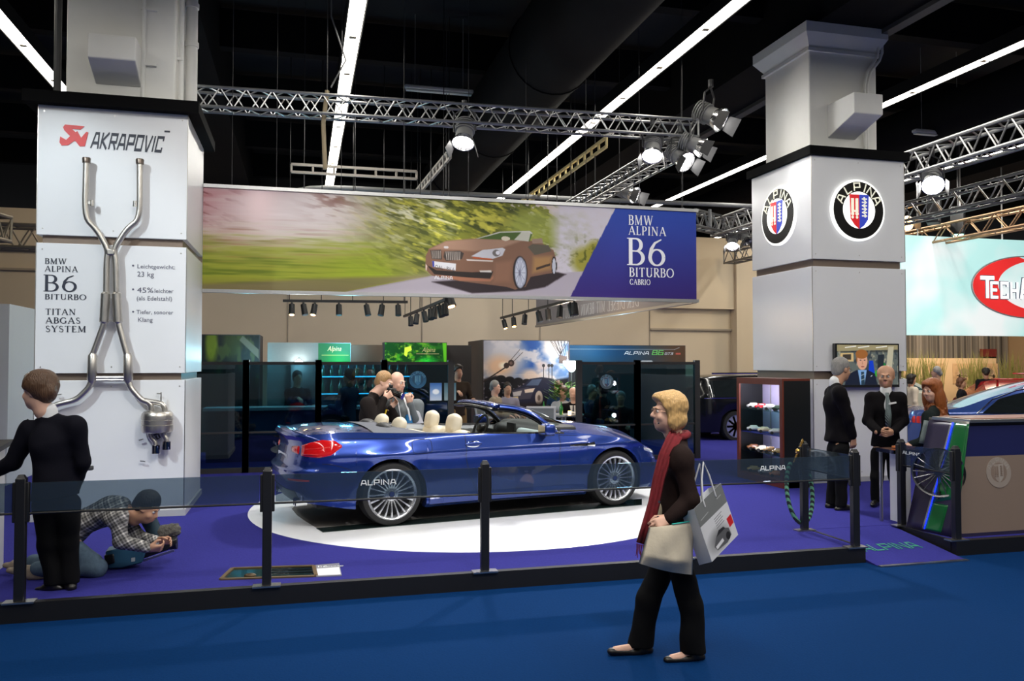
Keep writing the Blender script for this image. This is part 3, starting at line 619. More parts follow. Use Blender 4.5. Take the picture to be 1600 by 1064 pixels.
# ------------------------------------------------------------ round emblem signs on the right pillar
GLOW = mat('sign_white_glow', (1,1,1), .4, emit=1.15, ecol=(1,1,.93)); EBLK = mat('emblem_black', (.005,.004,.004), .4, spec=.2); ERED = mat('emblem_red', (.78,.01,.02), .35, emit=.35); EBLU = mat('emblem_blue', (.03,.06,.55), .35, emit=.35)
GOLD = mat('emblem_cream', (.95,.93,.75), .4, emit=.5)
SHIELD = [(-.37,.42),(.37,.42),(.335,-.25),(.2,-.42),(0,-.52),(-.2,-.42),(-.335,-.25)]
def emblem(t, o, ex, ey, Rd, mats, dep=.05, parts=('disc','ring','centre','shield','lettering')):
    """round badge: dark ring with curved lettering, white centre, shield halved in two colours"""
    ring, blk, cen, red, blu, let, fig = mats; nz = Vector(ex).cross(Vector(ey)).normalized(); o = Vector(o)
    if ring: MB().prism(circ(Rd,64), o, ex, ey, dep*.75).build('glow_ring', ring, t)
    if blk: MB().prism(circ(Rd*.93,64), o, ex, ey, dep).build('disc', blk, t)
    MB().prism(circ(Rd*.60,64), o+nz*dep, ex, ey, dep*.12).build('centre', cen, t)
    k = Rd*.60*1.75; z = dep*1.12
    L = [(p[0]*k*.72,p[1]*k*.95) for p in [(-.37*1.3,.42*1.2),(0,.42*1.2),(0,-.62),(-.23,-.5),(-.43,-.3)]]; Rr = [(-x,y) for x,y in L][::-1]
    MB().prism(L[::-1], o+nz*z, ex, ey, dep*.1).build('shield', red, t, smooth=0); MB().prism(Rr[::-1], o+nz*z, ex, ey, dep*.1).build('shield', blu, t, smooth=0)
    q = MB(); f = lambda P: [(x*k,y*k) for x,y in P]; oo = o+nz*(z+dep*.1)
    for sx in (-.245,-.09): q.prism(f([(sx-.05,-.02),(sx+.05,-.02),(sx+.05,.36),(sx-.05,.36)]), oo, ex, ey, .003); q.prism(circ(.06*k,10,sx*k,-.12*k), oo, ex, ey, .003); q.prism(circ(.045*k,10,sx*k,-.23*k), oo, ex, ey, .003)
    q.prism(f([(-.29,-.07),(-.04,-.07),(-.04,-.01),(-.29,-.01)]), oo, ex, ey, .0035)
    for i in range(6):
        y = .3-i*.105; q.prism(f([(.15+.03*(i%2),y),(.20+.03*(i%2),y),(.20+.03*(i%2),y+.105),(.15+.03*(i%2),y+.105)]), oo, ex, ey, .003); q.prism(f([(.09,y+.03),(.27,y+.03),(.27,y+.07),(.09,y+.07)]), oo, ex, ey, .0035)
    q.build('shield_figure', fig, t, smooth=0)
    q = MB(); h = Rd*.27; ri = Rd*.63
    for ch, a in zip('ALPINA', (152,122,95,72,53,27)):
        wd, st = SQUARE[ch]; er = Vector(ex)*math.cos(R(a)) + Vector(ey)*math.sin(R(a)); et = Vector(ex)*math.sin(R(a)) - Vector(ey)*math.cos(R(a))
        for pts, wt in st:
            for qd in ribbon(pts, wt*.95): q.prism([((x-wd/2)*h*1.02, y*h) for x, y in qd], o + er*ri + nz*dep, et, er, dep*.1+.001)
    q.build('lettering', let, t, smooth=0)
FULL = (GLOW, EBLK, GLOW, ERED, EBLU, GOLD, GOLD)
t = thing('emblem_sign', 'large round lit emblem on the front of the right pillar', 'sign', (7.955,10.33,4.135), group='round emblem signs'); emblem(t, (0,0,0), EX, EZ, .455, FULL)
t = thing('emblem_sign', 'round lit emblem on the left side of the right pillar', 'sign', (7.19,11.14,4.16), group='round emblem signs'); emblem(t, (0,0,0), -EY, EZ, .455, FULL)

# ------------------------------------------------------------ wide banner
BY = 11.5
bl = [PY(316,460,BY), PY(1087,468,BY)]; B0 = Vector((-1.285,BY,2.83)); BW, BH = 5.935+1.285, 1.43
BAN = thing('hanging_banner', 'very wide printed banner of a brown convertible on a country road with blue right end', 'banner', B0)
W_, H_ = 840, 166
p = Pic(W_, H_, (205,190,190)); U, V = p.X/W_, p.Y/H_
n1 = p.noise(90,5,1); n2 = p.noise(60,4,2,3); n3 = p.noise(12,7,3,3,.3); n4 = p.noise(40,9,5)
base = np.array([150,60,60.])[None,None]*0 + p.A
p.blend(np.clip(1-U/.22,0,1)*(.1+n1)*(1-V)*1.0, (140,55,62)); p.blend(np.clip((V-.1)*2,0,1)*np.clip((n2-.52)*3,0,.7)*(U<.35), (160,95,70))
p.blend(np.clip(1.15*np.exp(-((U-.20)/.17)**2-((V-.30)/.30)**4),0,1)*(.75+.5*(n1-.5)), (246,236,238)); p.blend(np.clip((p.noise(70,3.5,41,2)-.5)*5,0,1)*np.exp(-((V-.45)/.13)**2)*np.clip(1-U/.33,0,1)*.8, (150,100,85)); p.blend(np.clip((p.noise(36,7,43,3,.2)-.48)*6,0,1)*np.clip(1-V/.35,0,1)*np.exp(-((U-.27)/.05)**2)*.8, (120,66,60)); p.blend(np.clip((p.noise(30,8,44,3,.25)-.5)*6,0,1)*np.clip(1-V/.5,0,1)*np.clip(1-U/.1,0,1)*.8, (105,40,45))
p.blend(np.exp(-((U-.115)/.035)**2-((V-.12)/.25)**2)*.9, (255,226,228))
gm = 1/(1+np.exp(-(V-.56-.06*(n2-.5)*4)*16))*np.clip(1-(U-.36)/.13,0,1); p.blend(gm*.95, (150,158,40)); p.blend(gm*np.clip((n1-.45)*3,0,.9)*.8, (88,108,22)); p.blend(gm*np.exp(-((U-.35)/.1)**2)*.7, (165,190,35)); p.blend(gm*np.clip((V-.86)*5,0,1)*.7, (95,75,45))
tm = 1/(1+np.exp(-(U-.35-.05*V)*36))*np.clip((.705+.05*(n3-.5)*4-.02*np.cos(V*9)-U)*40,0,1)*np.clip((.84-V)*8,0,1)
p.blend(tm, (118,122,38)); p.blend(tm*np.clip((p.noise(26,6,8,3,.35)-.45)*5,0,1)*.85, (58,66,22)); p.blend(tm*np.clip((p.noise(16,5,9,3,.3)-.56)*6,0,1)*.9, (196,190,70)); p.blend(tm*np.clip((p.noise(30,5,12,2,.3)-.62)*6,0,1)*np.clip(.5-V,0,.5)*2*(U<.55), (225,222,205))
p.blend(np.exp(-((U-.37)/.06)**2)*np.clip((V-.2)*2,0,1)*np.clip(1.6-V*2,0,1)*.6, (175,185,60)); p.blend(np.clip((p.noise(24,6,45,3,.3)-.55)*7,0,1)*np.exp(-((U-.42)/.07)**2)*np.clip(.75-V,0,.6)*1.5, (236,232,205)); p.blend(np.clip((p.noise(18,9,46,3,.3)-.56)*7,0,1)*np.exp(-((U-.55)/.12)**2)*np.clip(.8-V,0,.5)*1.6, (214,206,84))
for cx, cy, rx, ry, c in ((638,62,26,48,(140,145,55)),(612,52,22,36,(105,112,35)),(650,88,20,30,(120,120,40)),(672,84,16,22,(170,160,40)),(566,46,46,34,(150,160,70))): p.ell(cx,cy,rx,ry,c,.5,.8)
p.blend(np.clip((U-.70)*40,0,1)*(V<.8)*np.clip((.84-U)*90,0,1)*(1-np.clip((n3-.2)*.4,0,.4)), (205,200,212))
for cx, cy, rx, ry in ((668,84,15,22),(700,92,9,20),(655,100,26,26)): p.ell(cx,cy,rx,ry,(150,145,45),.6,.9)
p.blend(np.clip((p.noise(7,6,14)-.55)*5,0,1)*np.exp(-((p.X-665)/40)**2-((p.Y-90)/30)**2), (80,85,25))
p.poly([(240,166),(390,134),(560,128),(655,118),(690,120),(640,166)], (176,168,180)); p.poly([(640,166),(690,118),(700,120),(652,166)],(150,140,160)); p.poly([(0,158),(260,140),(390,134),(240,166),(0,166)], (120,105,85),3,.7)
p.line(660,138,672,128,2,(235,232,238)); p.line(672,126,682,120,1.5,(235,232,238)); p.line(628,162,655,142,2.5,(225,220,230))
def q_(x, y): return (x/(1600/260)+640, (y)/(862/140)+330)   # crop pixels -> photograph pixels
def bp_(x, y): X, Y = q_(x, y); return ((X-316)/(771)*W_, (Y-(293+(X-316)*.0415))/(167-(X-316)*.0311)*H_)
def bpoly(P, c, soft=.6, alpha=1.): p.poly([bp_(*a) for a in P], c, soft, alpha)
def bell(x, y, rx, ry, c, soft=.1, alpha=1., rot=0): X, Y = bp_(x, y); k = W_/771/(1600/260); p.ell(X, Y, rx*k, ry*k*1.05, c, soft, alpha, rot)
bpoly([(215,700),(600,810),(1100,780),(1300,740),(1500,610),(1420,590),(950,640)], (48,38,42), 1.5)
bpoly([(150,440),(185,370),(350,290),(640,262),(1130,270),(1270,300),(1380,370),(1405,450),(1400,590),(1160,640),(1110,740),(1010,770),(930,742),(480,690),(220,640),(150,580)], (126,92,74))
bpoly([(350,290),(640,262),(1080,275),(900,345),(620,390),(500,380),(200,370)], (160,126,106), 2); bpoly([(820,500),(980,480),(960,690),(800,700)], (150,108,86), 4,.6)
bpoly([(640,262),(860,190),(1150,178),(1180,200),(1150,285),(1080,275)], (70,95,40)); bpoly([(1080,185),(1165,185),(1140,285),(1000,270)], (190,190,178)); bell(920,258,40,22,(210,200,180)); bpoly([(860,190),(1150,178),(1180,200),(1175,212),(1140,190),(870,200),(660,262),(640,262)], (205,200,200))
bpoly([(1170,260),(1270,250),(1280,300),(1180,305)], (150,125,110)); bpoly([(1180,310),(1330,320),(1360,380),(1200,420),(1130,340)], (88,82,70)); bpoly([(1190,440),(1360,430),(1350,560),(1180,600)], (165,125,80),4)
bpoly([(200,385),(300,378),(310,475),(215,470)], (62,54,50)); bpoly([(335,395),(480,385),(520,410),(500,470),(350,490),(325,450)], (62,54,50))
for i in range(8): bpoly([(345+i*19,395),(352+i*19,395),(362+i*17,480),(355+i*17,480)], (190,180,172)); 
for i in range(6): bpoly([(212+i*16,388),(218+i*16,388),(226+i*14,466),(220+i*14,466)], (180,170,162))
bpoly([(590,440),(700,375),(890,350),(920,365),(890,430),(790,465)], (196,196,205)); bell(830,405,38,32,(110,105,105)); bell(845,402,20,20,(215,215,225)); bpoly([(600,445),(790,462),(780,475),(610,460)], (180,80,40)); bpoly([(545,470),(800,478),(795,492),(550,485)], (215,205,200))
bpoly([(165,530),(260,585),(600,600),(800,590),(770,660),(560,655),(240,625)], (42,34,32)); bpoly([(670,582),(780,578),(785,600),(680,598)], (210,205,200)); bpoly([(150,520),(165,540),(160,590),(150,580)], (225,200,190))
bpoly([(240,628),(770,668),(800,630),(800,660),(770,690),(480,685)], (165,110,85)); bpoly([(218,492),(445,515),(440,585),(222,548)], (222,222,228)); bpoly([(218,492),(236,494),(238,552),(222,548)], (50,60,160))
bell(1058,600,70,160,(38,32,35)); bell(1062,598,56,148,(160,165,185)); bell(1060,600,46,125,(196,200,214)); bell(1055,600,12,28,(120,120,140))
for i in range(12):
    a = i*PI/6; X0, Y0 = bp_(1058+10*math.cos(a),600+25*math.sin(a)); X1, Y1 = bp_(1058+46*math.cos(a),600+128*math.sin(a)); p.line(X0,Y0,X1,Y1,.7,(110,115,140))
bell(1385,528,26,92,(45,38,40)); bell(1386,528,18,76,(190,192,205)); bell(350,352,24,12,(200,195,195)); bpoly([(1215,545),(1350,500),(1345,525),(1215,570)], (60,45,38))
q = np.clip((U-.745-(1-V)*.092)*W_/1.5+.5,0,1); bc = (1-V)[...,None]*np.array([38,72,170.])+V[...,None]*np.array([52,34,112.]); p.A = p.A*(1-q[...,None])+bc*q[...,None]
src_ = [min(W_-1, max(0, int((px_-316)/771*W_))) for px_ in (lambda: [800+FOC*(d_.dot(r_)/d_.dot(f_)) for r_, f_ in [(Vector((math.cos(YAW),math.sin(YAW),0)), Vector((-math.sin(YAW)*math.cos(PIT),math.cos(YAW)*math.cos(PIT),math.sin(PIT))))] for d_ in [Vector((B0.x+(i_+.5)/W_*BW, BY, B0.z+.7-CAM_H)) for i_ in range(W_)]])()]
p.A = p.A[:, src_]   # the cloth recedes, so its picture is spread evenly along the real length
PRINT = colmat('banner_print', .45, spec=.25)
p.build('printed_cloth', (0,-.02,.03), EX, EZ, BW, BH-.06, PRINT, BAN)
MB().bb((0,-.017,.03), (BW,.02,BH-.03)).build('backing', mat('banner_back', (.35,.33,.34), .8), BAN, smooth=0)
q = MB(); q.bb((-.0,-.045,-.012), (BW+.03,.03,.035)); q.build('lower_rail', ALU, BAN, smooth=0); q = MB(); q.bb((0,-.045,BH-.035), (BW+.03,.03,BH+.012)); q.build('upper_rail', ALU, BAN, smooth=0)
mb = MB(); s2 = BW/771
for txt, x, y, h, wd in (('BMW',982,351,15,43),('ALPINA',982,366.5,13.5,66),('B6',979,414,42,69),('BITURBO',983,432,14,79),('CABRIO',984,444.5,8.5,36)):
    o = PY(x, y, BY-.022) - B0; letters(mb, txt, o, EX, EZ, h*s2*1.06, SERIF, wd*s2, bold=1.25 if h < 30 else 1.05)
letters(mb, 'ALPINA', PY(679,436,BY-.022)-B0, EX, EZ, 5*s2, SQUARE, 28*s2)
mb.build('lettering', WHT, BAN, smooth=0)
mb = MB(); fontmesh(mb, 'OAL : BV 6', PY(679.5,419.5,BY-.022)-B0, (EX-EZ*.12), EZ, 6*s2, 30*s2); mb.build('lettering', INK, BAN, smooth=0)
q = MB()
for k in (.05,.13,.25,.37,.5,.62,.75,.87,.97): q.cyl((BW*k,0,BH), (BW*k,0,8.4-B0.z), .004, n=5)
q.build('suspension_wire', DGREY, BAN)
# side banner running back from the right end of the wide one, its inner face in view
FB = thing('hanging_banner', 'grey inner face of a banner running back, with mirrored lettering, below the wide banner', 'banner', (5.98,11.65,2.83)); L = 8.9
MB().bb((0,0,.03), (.03,L,1.40)).build('cloth', mat('banner_grey', (.30,.27,.27), .8), FB, smooth=0); MB().bb((-.03,0,-.012), (.045,L,.035)).build('lower_rail', mat('rail_tan', (.42,.36,.28), .5), FB, smooth=0); MB().bb((-.03,0,1.395), (.045,L,1.44)).build('upper_rail', ALU, FB, smooth=0)
mb = MB(); letters(mb, 'DER DIESEL MIT BENZIN IM BLUT', (-.002,2.15,.09), EY, EZ, .24, SERIF, 4.5, bold=1.1, t=-.003); mb.build('lettering', mat('faded_lettering', (.55,.53,.53), .7), FB, smooth=0)
q = MB()
for k in (.05,.35,.65,.95): q.cyl((.015,L*k,1.44), (.015,L*k,5.5), .004, n=5)
q.build('suspension_wire', DGREY, FB)

# ------------------------------------------------------------ trusses, spotlights
def truss(a, b, w, bays, lab, m=None, name='truss'):
    a = Vector(a); b = Vector(b); t = thing(name, lab, 'truss', a); d = b-a; L = d.length; x, y, z = frame(d); r = w*.085; m = m or ALU
    C = [x*(i*w/2)+y*(j*w/2) for i, j in ((-1,-1),(1,-1),(1,1),(-1,1))]
    for c in C: MB().cyl(c, d+c, r, n=8).build('chord', m, t)
    q = MB()
    for k in range(4):
        c0, c1 = C[k], C[(k+1)%4]
        for i in range(bays): f0, f1, f2 = d*(i/bays), d*((i+.5)/bays), d*((i+1)/bays); q.cyl(c0+f0, c1+f1, r*.45, n=5, cap=False); q.cyl(c1+f1, c0+f2, r*.45, n=5, cap=False)
        for f in (0,1): q.cyl(c0+d*f, c1+d*f, r*.7, n=6)
    q.build('lacing', m, t); return t
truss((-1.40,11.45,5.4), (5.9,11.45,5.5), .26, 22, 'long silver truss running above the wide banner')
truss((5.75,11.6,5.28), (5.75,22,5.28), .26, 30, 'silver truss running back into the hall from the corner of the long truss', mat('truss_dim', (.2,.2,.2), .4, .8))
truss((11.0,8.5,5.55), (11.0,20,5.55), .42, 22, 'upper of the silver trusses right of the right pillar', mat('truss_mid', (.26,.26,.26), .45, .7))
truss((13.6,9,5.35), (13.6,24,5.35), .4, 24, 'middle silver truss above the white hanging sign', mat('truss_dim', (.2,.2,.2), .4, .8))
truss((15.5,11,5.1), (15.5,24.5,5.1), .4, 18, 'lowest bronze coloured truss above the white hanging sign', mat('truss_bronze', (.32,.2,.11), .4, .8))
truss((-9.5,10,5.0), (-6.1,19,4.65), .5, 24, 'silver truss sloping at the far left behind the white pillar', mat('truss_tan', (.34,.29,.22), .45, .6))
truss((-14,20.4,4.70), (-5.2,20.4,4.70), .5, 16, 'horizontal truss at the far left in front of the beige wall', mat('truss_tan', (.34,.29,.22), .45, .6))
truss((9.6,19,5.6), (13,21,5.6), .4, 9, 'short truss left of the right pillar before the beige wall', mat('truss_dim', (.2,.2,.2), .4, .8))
def ladder(a, b, wd, n, lab, m, wires=()):
    a = Vector(a); b = Vector(b); t = thing('ladder_frame', lab, 'ladder frame', a); d = b-a; u = Vector((0,0,wd))
    for o in (Vector(), u): MB().bar(o, d+o, .045,.045).build('rail', m, t, smooth=0)
    q = MB()
    for k in range(n+1): q.bar(d*(k/n), d*(k/n)+u, .04,.03, (1,.3,0))
    q.build('rung', m, t, smooth=0); q = MB()
    for k in (.1,.5,.9): q.cyl(d*k+u, d*k+Vector((0,0,8.4-a.z)), .007, n=5); q.tube([d*k, d*k-Vector((0,0,.5))], .012, 6)
    q.build('hanger', DGREY, t)
ladder((5.08,13.1,5.62), (5.1,18.8,5.62), .16, 15, 'ladder frame coloured yellowish by lamps, hanging beside the longest light strip', mat('ladder_lit_yellow', (.62,.5,.24), .5))  # yellow cast of the lamps put into the ladder's colour
ladder((2.62,14.6,5.65), (2.5,18.6,5.65), .16, 12, 'short ladder frame hanging behind the middle of the banner', mat('ladder_grey', (.35,.32,.28), .5))
ladder((-.2,15,5.3), (2.05,15,5.3), .14, 6, 'grey flat ladder frame hanging behind the light strip at the banner top', mat('ladder_grey', (.35,.32,.28), .5))
mb = MB(); mb.tube(rnd([Vector((-.5,17.3,5.0)),Vector((-.1,17.3,5.55)),Vector((3,17.3,5.55)),Vector((12,17.3,5.65))]), .05); mb.tube([(1.1,17.3,5.5),(1.1,17.3,5.0)],.03)
for X in (7.2,8.6,9.3): mb.tube([(X,17.3,5.5),(X,17.3,5.1)], .04)
tag(mb.build('cable_tray', mat('tray_grey', (.16,.16,.16), .6)), 'bent grey conduit hanging behind the banner top', 'conduit')
t = thing('chain_hoist', 'chain hoist hanging from the ceiling on the long truss', 'hoist', (.32,11.45,5.6)); MB().tube([(0,0,0),(0,0,2.7)], .008, 6).build('chain', DGREY, t)
q = MB(); [q.tube([(.22+.17*math.cos(a)*(1-.1*k),0.02*k,1.75+.17*math.sin(a)*(1-.1*k)) for a in np.linspace(0,2*PI,20)], .012, 6) for k in range(3)]; q.tube([(.05,0,1.7),(.05,0,1.1),(.25,0,.5),(.05,0,.1)],.012,6); q.build('cable_coil', mat('cable_grey', (.18,.18,.18), .6), t); MB().tube([(0,0,.05),(-.05,0,-.4),(-.02,0,-1.05)], .03, 8).build('lift_cable', mat('rope_tan', (.4,.32,.2), .7), t)
def spotlight(loc, aim, lab, power=0, size=1., lit=True, cone=70, col=(1,.98,.95), grp='stage spotlights'):
    loc = Vector(loc); aim = Vector(aim); d = (aim-loc).normalized(); x, y, z = frame(d); k = .17*size
    t = thing('stage_spotlight', lab, 'spotlight', loc, group=grp)
    b = MB(); b.cyl(-z*k*1.6, z*k*.2, k*.62, k*.75, n=16)
    for i in range(5): b.cyl(-z*k*(1.5-.22*i), -z*k*(1.42-.22*i), k*.86, n=16)
    b.build('housing', GREY, t)
    MB().lathe([(k*.75,0),(k*.98,k*.55),(k*.92,k*.55),(k*.7,k*.05)], z*k*.2, z, 18, closed=True).build('reflector', mat('reflector', (.75,.75,.77), .2, .9), t)
    MB().cyl(z*k*.32, z*k*.36, k*.74, n=18).build('lens', (HOT if lit else DGREY) if grp != 'warm' else WARM, t)
    for sx in (-1,1): MB().add([z*k*.75+x*(sx*k*.98)+y*k*.6, z*k*.75+x*(sx*k*.98)-y*k*.6, z*k*1.7+x*(sx*k*1.25)-y*k*.75, z*k*1.7+x*(sx*k*1.25)+y*k*.75], [(0,1,2,3)]).build('barn_door', DGREY, t, solid=.008, smooth=0)
    u = MB(); up = Vector((0,0,k*2.3)); h = -z*k*.6
    for sx in (-1,1): u.tube([h+x*(sx*k*.95), h*.6+x*(sx*k*.95)+up*.7, h*.4+up], k*.08, 6)
    u.cyl(h*.4+up, h*.4+up+Vector((0,0,k*.6)), k*.22, n=8); u.build('yoke', DGREY, t)
    if power:
        l = lamp('SPOT', 'spot_beam', loc+z*k*.6, aim, power, col, .12, cone, .5); l.parent = t; l.location = z*k*.6
    return t
spotlight((2.24,11.4,5.13), (1.2,9.3,.2), 'lit spotlight hanging from the middle of the long truss', 560, cone=75)
spotlight((5.17,11.4,5.12), (3.6,8.8,.2), 'lit spotlight near the right end of the long truss, shining down', 820, .95, cone=70)
spotlight((5.7,11.5,5.06), (7.0,8.0,2), 'lower of the paired spotlights at the truss corner', 150, 1.0, cone=55)
spotlight((5.85,11.3,5.22), (7.9,9.9,4.0), 'tilted spotlight at the truss corner beside its lower neighbour', 50, .95, cone=45)
spotlight((6.2,11.4,5.72), (7.6,9.7,4.4), 'spotlight with barn doors on an arm above the truss end', 40, 1.15, cone=40)
spotlight((6.1,14.5,5.15), (8.2,12,3.5), 'spotlight below the truss that runs back, just above the banner corner', 60, 1.0)
spotlight((11.2,19.6,5.1), (9.5,17,1), 'lit spotlight left of the right pillar before the beige wall', 120, 1.0); spotlight((11.65,19.7,5.25), (12,17,1), 'unlit spotlight close beside the lit one before the beige wall', 0, .9, False)
spotlight((10.9,12.1,5.12), (9.2,10,3.0), 'spotlight hanging from the upper truss right of the right pillar', 150, 1.15)
spotlight((-6.9,14,3.98), (-5,11,1), 'large lit spotlight at the far left edge behind the white pillar', 60, 1.4); spotlight((-6.35,14.2,4.0), (-5,10,1), 'smaller lit spotlight at the far left nearer the white pillar', 30, 1.1)
spotlight((-5.9,16,4.3), (-6,12,1), 'warm small spotlight at the far left touching the white pillar edge', 0, .8, grp='warm'); spotlight((14.1,16.6,5.25), (13.4,10,4.6), 'round warm spotlight glowing above the white hanging sign', 0, 1.1, grp='warm')
for x, z, n in ((15.6,5.35,'green lit moving head lamp above the white hanging sign'),(14.9,5.6,'black floodlight box hanging above the white hanging sign')):
    t = thing('flood_lamp', n, 'spotlight', (x,16.5,z)); MB().bar((0,0,.35),(-.12,-.1,-.35),.3,.25).build('housing', BLACK, t, bev=.03); MB().tube([(0,0,.3),(0,0,8.4-z)],.02).build('yoke', DGREY, t)
    if 'green' in n: MB().bar((-.11,-.11,-.35),(-.12,-.12,-.37),.22,.2).build('lens', mat('green_glow', (.3,1,.6), .4, emit=5, ecol=(.4,1,.75)), t)
lamp('SPOT', 'wall_fill', (12.5,20.5,6.4), (12.5,25,3), 200, (1,.82,.55), .3, 100, .8); lamp('SPOT', 'wall_fill', (3.5,20.5,6.4), (3.5,25,3), 140, (1,.84,.62), .3, 110, .8); lamp('SPOT', 'wall_fill', (-7,20.5,6.4), (-7,25,3.5), 130, (1,.84,.62), .3, 110, .8); lamp('AREA', 'neighbour_fill', (21,20.5,5.2), (21.5,24,1.2), 420, (1,.80,.58), 2.0); lamp('AREA', 'neighbour_fill', (15,13,5.6), (15.5,15,0), 260, (1,.93,.85), 1.5)  # unseen lamps added to brighten the back wall and the neighbouring stand
# unseen lamps over the aisle, aimed at the left pillar, the banner and the visitors
lamp('SPOT', 'aisle_spot', (-4.6,4.5,6.9), (-2.1,10,2.4), 1080, (.80,.93,1), .14, 37, .7)
lamp('SPOT', 'banner_fill', (-.6,4.6,7.0), (.4,11.5,3.5), 520, (1,.98,.95), .15, 52, .9); lamp('SPOT', 'banner_fill', (4.6,4.6,7.0), (4.2,11.5,3.5), 520, (1,.98,.95), .15, 52, .9)  # unseen pair added to brighten the banner
lamp('SPOT', 'aisle_spot', (2.6,2.2,6.9), (1.8,9.0,.4), 850, (1,.98,.96), .25, 62, .7)
# ============================================================ the blue convertible on the white turntable
TT = thing('turntable', 'round white display floor under the blue convertible', 'turntable', (2.1,10.0,PH))
MB().lathe([(0,.012),(2.66,.012),(2.69,.0)], n=120).build('disc', mat('disc_white', (.86,.87,.9), .3, var=.01), TT, smooth=60)
PAINT = mat('paint_blue', (.020,.055,.30), .25, .6, var=.03, scale=2, coat=1.); PBLK = mat('trim_black', (.006,.006,.007), .25); RUB = mat('tyre_rubber', (.012,.012,.013), .7, var=.2); RIM = mat('alloy_silver', (.72,.74,.78), .25, .8, var=.02)
CREAM = mat('cream_leather', (.80,.71,.55), .5, var=.04, scale=12, bump=.05); DARKI = mat('interior_black', (.012,.012,.014), .6); GREYI = mat('interior_grey', (.32,.34,.36), .5); COVER = mat('soft_top_cover', (.12,.13,.16), .75, var=.1, scale=30)
REDL = mat('tail_lamp_red', (.72,.010,.014), .12, coat=1.); REDL2 = mat('tail_lamp_bright', (.9,.06,.05), .15, coat=1.); GAP = mat('gap_black', (.002,.002,.003), .6)
CGLASS = glassmat('car_glass', (.80,.88,.86), .05)
def crom(P, n=12):
    P = np.array(P, float); Q = []
    for i in range(len(P)-1):
        p0 = P[max(i-1,0)]; p1, p2 = P[i], P[i+1]; p3 = P[min(i+2,len(P)-1)]
        for t in np.linspace(0,1,n,endpoint=False): Q.append(.5*((2*p1)+(-p0+p2)*t+(2*p0-5*p1+4*p2-p3)*t*t+(-p0+3*p1-3*p2+p3)*t**3))
    Q.append(P[-1]); return np.array(Q)
def smooth(a, b, x): t = np.clip((x-a)/(b-a), 0, 1); return t*t*(3-2*t)
_o = crom([(-2.49,0),(-2.485,.25),(-2.46,.48),(-2.40,.68),(-2.31,.80),(-2.17,.87),(-1.95,.91),(-1.43,.938),(-.95,.93),(-.5,.912),(0,.905),(.5,.906),(1,.92),(1.43,.93),(1.75,.905),(2.0,.84),(2.15,.74),(2.25,.58),(2.31,.35),(2.335,0)], 14)
_s = np.concatenate([[0], np.cumsum(np.linalg.norm(np.diff(_o,axis=0),axis=1))]); _s /= _s[-1]
AX = (-1.43, 1.43); ZC, RA = .335, .395
def ux(x): return np.interp(x, _o[:,0], _s)
_in = crom([(.14,.13),(.18,.085),(.22,.05),(.28,.048),(.36,.038),(.46,.026),(.56,.026),(.64,.03),(.71,.024),(.755,.004),(.775,.0),(.80,.006),(.85,.024),(.91,.046),(.95,.066),(.99,.10),(1.05,.15)], 6)
def carS(u, z):
    u = np.asarray(u, float); z = np.asarray(z, float); x = np.interp(u, _s, _o[:,0]); y = np.interp(u, _s, _o[:,1])
    wr = smooth(-1.9,-2.43,x); wf = smooth(1.7,2.25,x); cr = 1-smooth(.9,1.5,x)*.6
    zr = z - .03*smooth(-1.0,-2.3,x)*0
    d = np.interp(zr, _in[:,0], _in[:,1]); d = d*(1-.55*wf*(z < .7))*np.where(z > .45, cr + (1-cr)*.8, 1)
    dt = np.interp(z, [.15,.25,.40,.55,.62,.66,.72,.86,.93,.98,1.01,1.05], [.14,.07,.0,-.03,-.02,.03,.05,.075,.06,.01,.02,.06]); dn = np.interp(z, [.15,.3,.45,.55,.62,.7,.8], [-.12,-.02,0,-.01,-.05,-.12,-.22])
    fl = sum(.02*np.exp(-((np.hypot(x-a, z-ZC)-.43)/.1)**2) for a in AX)
    yy = y*(1-d/.93) + fl*smooth(.3,.8,y)
    return np.stack([x+dt*wr+dn*wf + (d*.6)*wr*(z<.6), yy, z+0*x], -1)
def ztop(x): return np.interp(x, _zt[:,0], _zt[:,1])
_zt = crom([(-2.7,1.02),(-2.5,1.02),(-2.3,1.005),(-1.9,1.02),(-1.4,1.0),(-.9,.98),(-.5,.962),(0,.945),(.45,.935),(.75,.925),(1.1,.895),(1.43,.85),(1.75,.785),(2.0,.715),(2.2,.645),(2.34,.61),(2.5,.6)], 8)
def zlow(x):
    b = np.interp(x, [-2.6,-2.2,-1.84,-1.0,1.0,1.9,2.4], [.30,.26,.21,.165,.165,.17,.2])
    for a in AX:
        m = np.abs(x-a) < RA; b = np.where(m, np.maximum(b, ZC+np.sqrt(np.maximum(RA**2-(x-a)**2, 0))), b)
    return b
spec = [a+s*(RA+e) for a in AX for s in (-1,1) for e in (-.0005,.0005,-.01,-.03)] + [.66,-.56,-.6,-1.28]
us = np.unique(np.concatenate([np.linspace(0,1,300), [ux(v) for v in spec]])); xs = np.interp(us, _s, _o[:,0])
tt = np.linspace(0,1,64)
ZL_, ZT_ = zlow(xs), ztop(xs)
G = carS(us[:,None]+0*tt[None], ZL_[:,None]+(ZT_-ZL_)[:,None]*tt[None])
CAR = thing('convertible_car', 'metallic blue open convertible with cream seats on the white round floor', 'car', (2.14,9.84,PH+.012), R(11.2)); CAR.scale = (.978,.978,.978)
def mir(A): B = np.array(A, float); B[...,1] *= -1; return B
def both(mb, A, m=0, rev=False):
    A = np.asarray(A); mb.grid(A[::-1] if not rev else A, m); mb.grid(mir(A) if not rev else mir(A)[::-1], m)
def doorx(z): return -.56 + .15*np.clip((.75-z)/.45, 0, 1)**1.6, .655 + .02*np.clip((.8-z)/.5, 0, 1)
body = MB(); doors = {1: MB(), -1: MB()}
vv = G.reshape(-1,3); nb = len(tt)
